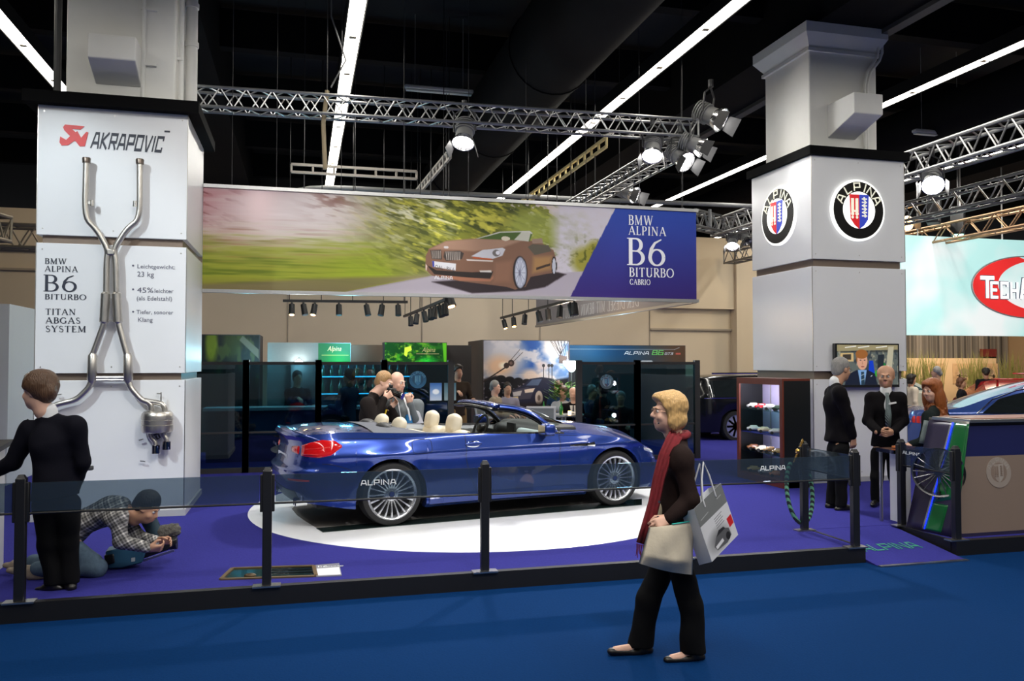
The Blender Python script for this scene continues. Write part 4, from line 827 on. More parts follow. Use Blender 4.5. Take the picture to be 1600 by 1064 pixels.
for sgn in (1,-1):
    W2 = vv*np.array([1,sgn,1]); F1 = []; F2 = []
    for i in range(len(us)-1):
        for j in range(nb-1):
            q = (i*nb+j, i*nb+j+1, (i+1)*nb+j+1, (i+1)*nb+j); c = vv[list(q)].mean(0); a, b = doorx(c[2])
            (F2 if (a < c[0] < b and c[2] > .29) else F1).append(q if sgn > 0 else q[::-1])
    body.add(W2.tolist(), F1)
    used = sorted({k for q in F2 for k in q}); mp = {k: n for n, k in enumerate(used)}; doors[sgn].add(W2[used].tolist(), [[mp[k] for k in q] for q in F2])
# arch returns and lower lips
lip = G[:,0,:]; inner = lip.copy(); inner[:,1] -= np.minimum(.10, lip[:,1]); inner[:,2] += .0
both(body, np.stack([inner, lip], 1))
# bonnet
sv = np.linspace(0,1,24)
k = xs >= .655; E = G[k,-1,:]; xe = E[:,0]
cr = np.interp(xe, [.6,1.0,1.5,2.0,2.25,2.34], [.085,.095,.10,.085,.04,.0]); cs = np.interp(xe, [.6,1.2,2.3], [.40,.22,0])
H3 = np.stack([xe[:,None]+cs[:,None]*(1-(1-sv)**2), E[:,1:2]*(1-sv), E[:,2:3]+cr[:,None]*(1-(1-sv)**2.4)+.012*np.exp(-((E[:,1:2]*(1-sv)-.42)/.1)**2)*smooth(2.3,1.7,xe)[:,None]*(sv>0)], -1)
hood = MB(); both(hood, H3, rev=True)
# boot lid with lip
k = xs <= -1.62; E = G[k,-1,:]; xe = E[:,0]; yr = np.minimum(1, E[:,1]/.8)
cr = .045*smooth(-2.55,-2.15,xe)+.0; lipz = .018*np.exp(-((xe+2.41)/.06)**2)
T3 = np.stack([xe[:,None]+.10*smooth(-1.8,-1.5,xe)[:,None]*sv*0, E[:,1:2]*(1-sv), E[:,2:3]+cr[:,None]*(1-(1-sv)**2)+lipz[:,None]*np.sin(np.clip(sv*4,0,1)*PI/2)], -1)
boot = MB(); both(boot, T3, rev=True)
# soft top cover
k = (xs >= -1.625) & (xs <= -.5); E = G[k,-1,:]; xe = E[:,0]; yin = (E[:,1]-.05)*smooth(-1.36,-.95,xe)**.6
Y3 = E[:,1:2]+(yin[:,None]-E[:,1:2])*sv; C3 = np.stack([xe[:,None]+0*sv, Y3, E[:,2:3]+.05*(1-(Y3/E[:,1:2])**2)*smooth(-.4,-1.3,xe)[:,None]+.004*np.sin(PI*sv)], -1)
cov = MB(); both(cov, C3, rev=True)
# cockpit sill
k = (xs >= -.52) & (xs <= .75); E = G[k,-1,:]
def off(E, dy, dz): O_ = E.copy(); O_[:,1] -= dy; O_[:,2] += dz; return O_
sill = np.stack([off(E,-.006,-.014), off(E,.0,.004), off(E,.04,.008), off(E,.07,-.01)], 1)
inn = MB(); k = (xs >= -1.3) & (xs <= .85); E = G[k,-1,:]; both(inn, np.stack([off(E,.06,-.005), off(E,.10,-.06), off(E,.10,-.22), off(E,.16,-.3), off(E,.17,-.62)], 1), rev=True)
bodyo = body.build('body', PAINT, CAR, smooth=50); hood.build('bonnet', PAINT, CAR, smooth=60); boot.build('boot_lid', PAINT, CAR, smooth=60); cov.build('soft_top_cover', COVER, CAR, smooth=60); MB().grid(sill).build('window_sill', PBLK, CAR); MB().grid(mir(sill)[::-1]).build('window_sill', PBLK, CAR); inn.build('door_lining', GREYI, CAR)
for sgn in (1,-1): 
    d = doors[sgn].build('door', PAINT, CAR, smooth=50)
    h = MB(); P = carS(np.array([ux(-.47)]), np.array([.845]))[0]; P[1] = sgn*(P[1]+.012)
    h.ball(P, (.105,.022,.028), 16); h.build('door_handle', PAINT, d); h = MB(); P[1] -= sgn*.006; P[2] -= .004; h.ball(P, (.09,.016,.04), 16); h.build('handle_recess', CHROME, d)
# dark under body, wheel housings
ub = MB(); ub.bb((-2.2,-.70,.22), (2.0,.70,.5)); ub.bb((-1.0,-.82,.17),(1.0,.82,.3))
for a in AX:
    for sgn in (1,-1):
        ang = np.linspace(-.25,PI+.25,40); rr_ = RA+.004
        ub.grid([[(a+rr_*math.cos(t),sgn*y_,max(.17,ZC+rr_*math.sin(t))) for t in ang] for y_ in (.45,.86)]); ub.prism([(rr_*math.cos(t),max(.17-ZC,rr_*math.sin(t))) for t in ang], (a,sgn*.45,ZC), (1,0,0), (0,0,1), .005)
ub.build('underbody', GAP, CAR)
# shut lines, drawn as narrow dark grooves on the skin
def skin(x, z, sgn=-1, o=.0015): P = carS(ux(np.asarray(x,float)), np.asarray(z,float)); P[...,1] += o; P[...,1] *= sgn; return P
def groove(mb, P, w=.007):
    P = np.asarray(P); n = len(P); L = []; Q = []
    for i in range(n):
        d = P[min(i+1,n-1)]-P[max(i-1,0)]; d = d/np.linalg.norm(d); nn = np.array([-d[2],0,d[0]]); nn /= np.linalg.norm(nn)+1e-9; L.append(P[i]+nn*w/2); Q.append(P[i]-nn*w/2)
    mb.grid(np.stack([L,Q],1))
gr = MB()
for sgn in (-1,1):
    z = np.linspace(.30,.955,26); groove(gr, skin(doorx(z)[0], z, sgn)); z = np.linspace(.30,.93,24); groove(gr, skin(doorx(z)[1], z, sgn)); x = np.linspace(doorx(.3)[0]+.0,doorx(.3)[1],30); groove(gr, skin(x, 0*x+.30, sgn))
    a = np.linspace(0,2*PI,41); sq = lambda v: np.sign(v)*np.abs(v)**.45
    if sgn < 0: groove(gr, skin(-1.09+.115*sq(np.cos(a)), .845+.075*sq(np.sin(a)), sgn), .005)
    x = np.concatenate([np.linspace(-2.02,-1.12,30), [-1.06,-1.02,-1.0]]); z = np.concatenate([ztop(np.linspace(-2.02,-1.12,30))-.062, [.925,.945,.985]]); groove(gr, skin(x, z, sgn), .006)
    x = np.linspace(-2.2,-1.83,14); groove(gr, skin(x, .70-.10*((x+2.2)/.37)**2, sgn), .005)
    x = np.linspace(.98,1.6,10)*0+np.linspace(.66,.9,10); groove(gr, skin(x, ztop(x)-.03, sgn), .005)
gr.build('shut_line', GAP, CAR, smooth=0)
# sill blade and lower highlights
for sgn in (-1,1):
    sb = MB()
    x = np.linspace(-1.0,.99,30); A_ = np.stack([skin(x,0*x+.30,sgn,.004), skin(x,0*x+.262,sgn,.022), skin(x,0*x+.20,sgn,.012), skin(x,0*x+.168,sgn,-.02)],1); sb.grid(A_ if sgn > 0 else A_[::-1]); sb.build('side_skirt', PAINT, CAR)
# tail lamps, head lamps, vents
def patch(u0, u1, zl, zh, o, n=24, m=10):
    u = np.linspace(u0,u1,n); t = np.linspace(0,1,m); zz = zl(np.linspace(0,1,n))[:,None]*(1-t)+zh(np.linspace(0,1,n))[:,None]*t; P = carS(u[:,None]+0*t, zz)
    du = np.gradient(P,axis=0); dv = np.gradient(P,axis=1); N = np.cross(du,dv); N /= np.linalg.norm(N,axis=-1,keepdims=True)+1e-9
    if N[...,1].mean() < 0: N = -N
    bul = (np.sin(PI*np.linspace(0,1,n))[:,None]**.4)*(np.sin(PI*t)[None]**.4); return P+N*(o*bul[...,None]-.003)
I_ = lambda *p: (lambda s: np.interp(s, [a for a,b in p], [b for a,b in p]))
for sgn in (-1,1):
    fl = (lambda A: A) if sgn > 0 else (lambda A: mir(A)[::-1])
    L = MB(); L.grid(fl(patch(ux(-2.42), ux(-1.97), I_((0,.775),(.5,.765),(.75,.79),(1,.875)), I_((0,.885),(.3,.925),(.6,.955),(.85,.945),(1,.89)), .022, 40, 14))); lo = L.build('tail_lamp', REDL, CAR)
    L = MB(); L.grid(fl(patch(ux(-2.40), ux(-2.06), I_((0,.835),(1,.865)), I_((0,.85),(1,.895)), .027, 30, 6))); L.grid(fl(patch(ux(-2.41), ux(-2.22), I_((0,.79),(1,.79)), I_((0,.80),(1,.81)), .025, 16, 5))); L.build('light_bar', REDL2, lo)
    L = MB(); L.grid(fl(patch(ux(-2.475), ux(-2.43), I_((0,.80),(1,.785)), I_((0,.86),(1,.885)), .018, 16, 10))); L.build('lid_lamp', REDL, CAR)
    L = MB(); L.grid(fl(patch(ux(1.93), ux(2.27), I_((0,.66),(.5,.60),(1,.57)), I_((0,.70),(.5,.665),(1,.60)), .012, 24, 10))); L.build('head_lamp', mat('headlamp', (.75,.8,.85), .08, .4, coat=1.), CAR)
    L = MB(); L.grid(fl(patch(ux(-2.46), ux(-2.27), I_((0,.50),(1,.515)), I_((0,.535),(1,.54)), .008, 16, 5))); L.build('reflector', REDL2, CAR)
    L = MB(); x = np.linspace(.78,1.12,14); zc = .765+.008*x; w_ = np.interp(x,[.78,.86,1.05,1.12],[.012,.018,.02,.035]); A_ = np.stack([skin(x,zc-w_*.7,sgn,.006), skin(x,zc,sgn,.016), skin(x,zc+w_,sgn,.006)],1); L.grid(A_ if sgn > 0 else A_[::-1]); L.build('side_vent', CHROME, CAR)
    L = MB(); A_ = np.stack([skin(x[2:9],zc[2:9]-.005,sgn,.019), skin(x[2:9],zc[2:9]+.012,sgn,.016)],1); L.grid(A_ if sgn > 0 else A_[::-1]); L.build('vent_slot', GAP, CAR)
# rear panel details
q = MB(); q.grid(np.stack([carS(np.linspace(0,ux(-2.43),12), np.full(12,zz)) + np.array([-.004,0,0]) for zz in (.40,.33,.27)],1)); q.grid(mir(np.stack([carS(np.linspace(0,ux(-2.43),12), np.full(12,zz)) + np.array([-.004,0,0]) for zz in (.40,.33,.27)],1))); q.build('diffuser', PBLK, CAR)
for y in (-.58,-.49,.49,.58): MB().lathe([(.035,0),(.04,-.02),(.04,.10),(.034,.10),(.035,.02)], (-2.30,y,.275), (-1,0,0), 18, closed=True).build('exhaust_tip', CHROME, CAR)
MB().box((-2.43,0,.70), (.012,.52,.115)).build('number_plate', WHT, CAR, smooth=0)
q = MB(); letters(q, 'ALPINA', (-2.435,.62,.80), (0,-1,0), EZ, .035, SQUARE, .22); q.build('badge', CHROME, CAR, smooth=0)
# windscreen frame, glass
base = crom([(.66,-.80,.925),(.80,-.68,.955),(.96,-.42,.985),(1.02,0,1.0),(.96,.42,.985),(.80,.68,.955),(.66,.80,.925)], 6); head = crom([(.02,-.545,1.245),(-.01,-.47,1.262),(-.025,-.28,1.275),(-.03,0,1.28),(-.025,.28,1.275),(-.01,.47,1.262),(.02,.545,1.245)], 6)
tv = np.linspace(0,1,14)[None,:,None]; bow = np.array([.03,0,.075])[None,None]*np.sin(PI*np.linspace(0,1,14))[None,:,None]
WS = base[:,None]*(1-tv)+head[:,None]*tv+bow; g = MB(); g.grid(WS); g.build('windscreen', CGLASS, CAR)
def strip(C, wv, th, m, nm, up=(0,0,1)):
    """flat-sided bar along a curve"""
    q = MB(); n = len(C); ring = []
    for i in range(n):
        d = C[min(i+1,n-1)]-C[max(i-1,0)]; d = Vector(d).normalized(); sd = d.cross(Vector(up)).normalized(); u = sd.cross(d); c = Vector(C[i]); ring.append([c+sd*(wv/2)*a+u*(th/2)*b for a,b in ((-1,-.4),(-.5,-1),(.5,-1),(1,-.4),(.9,.5),(.4,1),(-.4,1),(-.9,.5))])
    q.grid([[list(p) for p in r_] for r_ in ring], wrap=True); q.f += [list(range(7,-1,-1)), [(n-1)*8+i for i in range(8)]]; q.mi += [0,0]; return q.build(nm, m, CAR, smooth=60)
strip(WS[0], .075,.05, PAINT, 'windscreen_pillar'); strip(WS[-1], .075,.05, PAINT, 'windscreen_pillar')
strip(WS[1]+np.array([-.01,.03,-.035]), .07,.05, PBLK, 'pillar_lining'); strip(WS[-2]+np.array([-.01,-.03,-.035]), .07,.05, PBLK, 'pillar_lining')
hc = head+np.array([-.02,0,.0]); strip(hc, .16,.045, PAINT, 'header_rail'); strip(head+np.array([-.04,0,-.035]), .22,.04, PBLK, 'header_lining')
for y in (-.27,.27): MB().box((.17,y,1.215), (.22,.36,.02), M=Matrix.Rotation(R(20),3,'Y')).build('sun_visor', DARKI, CAR, bev=.008)
tr_ = MB(); 
for sgn in (-1,1): tr_.add([(.50,sgn*.83,.945),(.74,sgn*.82,.93),(.56,sgn*.745,1.02),(.50,sgn*.81,.945),(.74,sgn*.80,.93),(.56,sgn*.725,1.02)], [(0,1,2),(5,4,3),(0,2,5,3),(1,4,5,2)])
tr_.build('mirror_triangle', PBLK, CAR, smooth=0)
for sgn in (-1,1):
    S = SDF(.03); S.box((.44,sgn*.98,.985),(.075,.105,.07), rd=.05); sdfobj('wing_mirror', S, .014, PAINT, CAR); q = MB(); q.bar((.46,sgn*.82,.94),(.45,sgn*.95,.935),.08,.03); q.box((.44,sgn*.96,.925),(.13,.16,.03)); q.build('mirror_foot', PBLK, CAR, bev=.008); MB().box((.364,sgn*.98,.985),(.004,.17,.10)).build('mirror_glass', CHROME, CAR, smooth=0)
# cabin
MB().bb((-1.5,-.75,.26),(.95,.75,.32)).build('cabin_floor', DARKI, CAR, smooth=0)
S = SDF(.05); S.box((.74,0,.86),(.26,.72,.10), rd=.08); S.box((.80,0,.80),(.2,.74,.2), rd=.06); S.cap((.52,.38,.90),(.7,.38,.92),.12,.1,((0,0,1),.7)); sdfobj('dashboard', S, .02, DARKI, CAR)
S = SDF(.04); S.box((.62,-.40,.86),(.17,.33,.085), rd=.06); sdfobj('dashboard_pad', S, .018, mat('interior_pale', (.42,.5,.52), .4), CAR)
MB().box((.44,0,.95),(.03,.22,.10)).build('screen', GAP, CAR, bev=.006); MB().bb((-.7,-.13,.3),(.5,.13,.62)).build('centre_console', DARKI, CAR, bev=.03)
q = MB(); c = Vector((.17,.38,.905)); nd = Vector((-.92,0,.38)).normalized(); fx, fy, _ = frame(nd); q.tube([c+fx*(.185*math.cos(a))+fy*(.185*math.sin(a)) for a in np.linspace(0,2*PI,32,endpoint=False)], .017, 10, True); sw = q.build('steering_wheel', DARKI, CAR); q = MB()
for a in (20,160,270): q.bar(c, c+fx*(.18*math.cos(R(a)))+fy*(.18*math.sin(R(a))), .045,.02)
q.ball(c, .055, 14); q.bar(c, c+Vector((.4,0,-.1)), .06,.06); q.build('steering_column', DARKI, CAR)
for y in (-.38,.38):
    S = SDF(.05); S.box((-.12,y,.50),(.27,.25,.09), rd=.07); S.cap((-.36,y-.14,.52),(-.49,y-.13,.89),.10,.085); S.cap((-.36,y+.14,.52),(-.49,y+.13,.89),.10,.085); S.box((-.44,y,.75),(.07,.17,.22), M=[[.95,0,.3],[0,1,0],[-.3,0,.95]], rd=.05); S.cap((-.50,y-.12,.90),(-.50,y+.12,.90),.07); st = sdfobj('seat', S, .02, CREAM, CAR)
    S = SDF(.03); S.ell((-.50,y,1.045),(.072,.155,.118), [[.97,0,.2],[0,1,0],[-.2,0,.97]]); S.box((-.51,y,1.04),(.055,.145,.105), M=[[.97,0,.2],[0,1,0],[-.2,0,.97]], rd=.05); sdfobj('headrest', S, .013, CREAM, CAR); q = MB()
    for k in (-.06,.06): q.cyl((-.52,y+k,.98),(-.52,y+k,1.06),.009,n=8)
    q.build('headrest_post', CHROME, CAR); q = MB(); q.tube([(-.36,y-.30,1.0),(-.3,y-.30,1.03),(-.25,y-.29,.99)], .02, 8); 
    S = SDF(.03); S.ell((-1.18,y*.92,1.045),(.07,.15,.10), [[.9,0,.43],[0,1,0],[-.43,0,.9]]); S.box((-1.18,y*.92,1.035),(.05,.132,.085), M=[[.9,0,.43],[0,1,0],[-.43,0,.9]], rd=.044); sdfobj('headrest', S, .014, CREAM, CAR); S = SDF(.03); S.box((-1.02,y,.75),(.08,.27,.24), M=[[.96,0,.28],[0,1,0],[-.28,0,.96]], rd=.06); S.box((-.8,y,.55),(.22,.27,.07), rd=.05); sdfobj('rear_seat', S, .025, CREAM, CAR)
    S = SDF(.03); S.ell((-1.36,y*.92,1.02),(.10,.15,.065)); sdfobj('roll_hoop_cover', S, .018, mat('cover_dark', (.025,.026,.03), .5), CAR)
# wheels
def make_wheel(sg):
    q = MB(); q.lathe([(.262,-.115),(.30,-.125),(.328,-.115),(.340,-.08),(.343,-.04),(.343,.04),(.340,.08),(.328,.115),(.30,.125),(.262,.115)], n=64, d=(0,1,0), closed=True); return q
for a in AX:
    for sgn in (-1,1):
        cy = sgn*.80; w_ = bpy.data.objects.new('wheel', None); COL.objects.link(w_); w_.parent = CAR; w_.location = (a,cy,.343); w_.empty_display_size = .1
        dd = Vector((0,sgn,0)); make_wheel(sgn).build('tyre', RUB, w_)
        q = MB(); q.lathe([(.262,.112),(.274,.118),(.276,.125),(.262,.123),(.248,.108),(.243,.06),(.25,-.1),(.262,-.11)], (0,0,0), dd, 64, closed=True); 
        for i in range(20):
            t = 2*PI*i/20; e1 = Vector((math.cos(t),0,math.sin(t))); P = [e1*.068+dd*.088, e1*.12+dd*.10, e1*.19+dd*.112, e1*.254+dd*.108]
            tn = Vector((-math.sin(t),0,math.cos(t))); A_ = []
            for p, h, dp in zip(P, (.012,.0075,.008,.013), (.03,.03,.028,.02)): A_.append([p-tn*h-dd*dp, p-tn*h*.8, p+tn*h*.8, p+tn*h-dd*dp])
            q.grid([[list(v) for v in r_] for r_ in A_])
        q.lathe([(.0,.10),(.03,.10),(.045,.098),(.072,.09),(.078,.06),(.07,.03)], (0,0,0), dd, 32); q.build('rim', RIM, w_, smooth=40)
        MB().cyl(dd*-.03, dd*.01, .235, n=40).build('brake_disc', mat('brake_dark', (.02,.02,.022), .4, .6), w_)
        q = MB(); q.lathe([(0,.104),(.026,.104),(.028,.098)], (0,0,0), dd, 24); q.build('hub_cap', mat('cap_blue', (.03,.05,.25), .3), w_); q = MB(); q.lathe([(.026,.099),(.031,.103),(.035,.099)], (0,0,0), dd, 24); q.build('hub_ring', DGREY, w_)
        q = MB()
        for i in range(10): t = 2*PI*i/10; q.cyl(Vector((.055*math.cos(t),0,.055*math.sin(t)))+dd*.09, Vector((.055*math.cos(t),0,.055*math.sin(t)))+dd*.102, .006, n=8)
        q.build('wheel_bolt', CHROME, w_)
# narrow dark glazed strip in the floor beside the car
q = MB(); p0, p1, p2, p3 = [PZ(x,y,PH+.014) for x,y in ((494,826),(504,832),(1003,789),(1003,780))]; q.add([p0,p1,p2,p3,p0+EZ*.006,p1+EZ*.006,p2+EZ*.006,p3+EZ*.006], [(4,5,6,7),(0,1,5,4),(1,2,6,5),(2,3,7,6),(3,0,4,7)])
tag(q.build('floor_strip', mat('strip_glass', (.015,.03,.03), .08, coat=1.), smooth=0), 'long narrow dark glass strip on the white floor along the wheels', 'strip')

q = MB(); PP = [PZ(x,y,PH+.0128) for x,y in ((500,828),(478,815),(464,805),(456,795))]+[PZ(456,795,PH+.0128)+Vector((.2,1.1,0)), PZ(1003,784,PH+.0128)+Vector((-.3,1.5,0)), PZ(1003,784,PH+.0128)]  # the mat's curved left end takes in the edge of the car's shadow
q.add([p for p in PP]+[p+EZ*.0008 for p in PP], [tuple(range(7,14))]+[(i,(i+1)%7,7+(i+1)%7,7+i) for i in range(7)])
tag(q.build('mat_with_shadow', mat('mat_grey', (.20,.185,.17), .8, var=.05), smooth=0), 'dark grey mat under the blue convertible, left end shaped as the car shadow', 'mat')
# ============================================================ people
SKIN = mat('skin_fair', (.72,.43,.32), .5, var=.06, scale=25); SKIN2 = mat('skin_tan', (.50,.27,.17), .5, var=.06, scale=25); LIP = mat('lips', (.60,.27,.22), .45); EYEW = mat('eye_white', (.8,.8,.8), .2); IRIS = mat('eye_iris', (.03,.04,.05), .15)
def hairmat(n, c): return mat(n, c, .42, var=.55, scale=130, bump=.9, stretch=(1,1,.07))
BLOND = hairmat('hair_blond', (.62,.38,.15)); BROWN = hairmat('hair_brown', (.10,.05,.026)); HGREY = hairmat('hair_grey', (.25,.24,.23)); HDARK = hairmat('hair_dark', (.02,.014,.01)); HRED = hairmat('hair_red', (.30,.085,.018)); HSAND = hairmat('hair_sandy', (.42,.24,.10))
def cloth(n, c, var=.15, sc=90, rough=.85): return mat(n, c, rough, var=var, scale=sc, bump=.12, spec=.12)
NAVY = cloth('suit_navy', (.005,.005,.010)); BSUIT = cloth('suit_black', (.005,.0042,.0055)); BRN = cloth('jacket_brown', (.018,.010,.009)); TRO = cloth('trousers_black', (.005,.005,.0058)); SHIRT = cloth('shirt_white', (.75,.76,.78), .03); JEAN = cloth('denim', (.09,.135,.185), .3, 40); LEA = mat('shoe_leather', (.006,.005,.005), .38, coat=.1); GREYJ = cloth('jacket_grey', (.16,.18,.19), .1); CHAR = cloth('suit_charcoal', (.017,.013,.012))
DARKC = cloth('dark_cloth', (.014,.014,.018)); BLUEC = cloth('blue_cloth', (.03,.06,.12)); BEIC = cloth('beige_cloth', (.30,.24,.17)); REDC = cloth('red_cloth', (.35,.02,.02)); LILC = cloth('lilac_cloth', (.22,.2,.25))
def vec(a): return np.array(a, float)
def unit(a): a = vec(a); return a/np.linalg.norm(a)
def handmat(d, n):
    """columns: finger direction, side, palm normal"""
    f = unit(d); n = vec(n)-f*np.dot(vec(n), f); n = unit(n); return f, np.cross(n, f), n
def hand(S, wr, d, n, side, curl=.5, sc=1., spread=1.):
    f, sd, nn = handmat(d, n); sd = sd*side; P = lambda a,b,c: vec(wr)+(f*a+sd*b+nn*c)*sc; k = .009*sc
    S.cap(P(-.03,0,0), P(.015,0,0), .026*sc, .028*sc, (nn,.75), k=.02*sc)
    for b in (-.028,-.01,.01,.028): S.cap(P(.015,b*.7,0), P(.085,b,.004), .017*sc, .0125*sc, k=.016*sc)
    for b, L in ((-.031,.062),(-.011,.076),(.010,.083),(.030,.075)):
        p = P(.085,b*1.05,.0); a = 0; 
        for i, fr in enumerate((.45,.32,.23)):
            a += curl*(1.0 if i == 0 else .8); q = p+(f*math.cos(a)+nn*math.sin(a)+sd*(b*1.2*spread if i == 0 else 0))*L*fr*sc; S.cap(p, q, (.0095-.0012*i)*sc, (.0085-.0012*i)*sc, k=.004*sc); p = q
    p = P(.02,.03,.006); q = P(.055,.055,.02+.02*curl); S.cap(p, q, .015*sc, .011*sc, k=.012*sc); S.cap(q, P(.088,.052-.01*curl,.028+.03*curl), .0105*sc, .0085*sc, k=.004*sc)
def rotm(yaw, pitch, roll=0): return np.array((Matrix.Rotation(yaw,3,'Z') @ Matrix.Rotation(pitch,3,'Y') @ Matrix.Rotation(roll,3,'X')))
def head_sdf(S, hc, M, hs=1., fem=False, beard=False):
    p = lambda *q: vec(hc)+M@vec(q)*hs; MT = M.T; E_ = lambda c, r, k, op='u': S.ell(p(*c), vec(r)*hs, MT, k=k*hs, op=op)
    E_((-.012,0,.035), (.097,.077,.092), .02); E_((.030,0,-.035), (.066,.060,.090), .03); E_((.058,0,-.100), (.028,.034 if not fem else .028,.026), .03); E_((.01,0,-.06),(.07,.062,.06),.03)
    S.cap(p(-.015,0,-.07), p(-.03,0,-.14), .055*hs, .055*hs, k=.03*hs)
    E_((.083,.026,.022), (.018,.026,.010), .014); E_((.083,-.026,.022), (.018,.026,.010), .014); E_((.068,.045,-.035), (.022,.018,.02), .02); E_((.068,-.045,-.035), (.022,.018,.02), .02)
    for s in (-1,1): E_((.101,s*.032,.004), (.016,.016,.011), .008, 's')
    S.cap(p(.090,0,.012), p(.113,0,-.028), .009*hs, .0135*hs, k=.012*hs); S.cap(p(.100,-.012,-.034), p(.100,.012,-.034), .009*hs, k=.008*hs)
    S.cap(p(.088,-.018,-.064), p(.088,.018,-.064), .008*hs, k=.008*hs); S.cap(p(.087,-.015,-.076), p(.087,.015,-.076), .009*hs, k=.008*hs)
    for s in (-1,1): E_((-.004,s*.078,-.008), (.021,.010,.032), .006)
    return p
def hair_sdf(style, hc, M, hs=1.):
    p = lambda *q: vec(hc)+M@vec(q)*hs; S = SDF(.02*hs); MT = M.T; E_ = lambda c, r, k=.02, op='u': S.ell(p(*c), vec(r)*hs, MT, k=k*hs, op=op)
    if style in ('short','thick','crop'):
        g = {'short':.011,'thick':.022,'crop':.006}[style]; E_((-.016,0,.042), (.097+g,.077+g,.094+g)); E_((-.055,0,-.02), (.055+g*.6,.066+g*.5,.07))
        if style == 'thick': E_((.05,0,.10), (.055,.07,.035)); E_((-.02,0,.11),(.08,.075,.035)); E_((-.09,0,.0),(.035,.06,.06))
        E_((.105,0,-.045), (.085,.12,.115), .012, 's'); E_((.035,.09,-.045), (.05,.04,.055), .01, 's'); E_((.035,-.09,-.045), (.05,.04,.055), .01, 's'); E_((-.005,0,-.16),(.2,.2,.075),.01,'s')
    elif style == 'fringe':
        E_((-.05,0,-.01), (.066,.086,.06)); E_((.10,0,.02), (.10,.14,.16), .01, 's'); E_((-.005,0,-.15),(.2,.2,.075),.01,'s')
    elif style == 'bob':
        E_((-.018,0,.045), (.118,.10,.108)); E_((-.045,0,-.045), (.078,.090,.075)); E_((-.025,.068,-.05),(.055,.032,.07)); E_((-.025,-.068,-.05),(.055,.032,.07)); E_((.05,0,.09),(.062,.082,.045))
        E_((.115,0,-.04), (.085,.12,.13), .012, 's'); E_((.02,0,-.20),(.2,.2,.065),.01,'s')
    elif style == 'long':
        E_((-.018,0,.045), (.122,.105,.112)); E_((-.06,0,-.09), (.09,.12,.17)); E_((-.07,0,-.24), (.085,.135,.15)); E_((-.02,.09,-.12),(.07,.045,.17)); E_((-.02,-.09,-.12),(.07,.045,.17)); E_((.05,0,.09),(.065,.085,.045)); E_((.13,0,-.06), (.085,.10,.15), .012, 's')
    return S
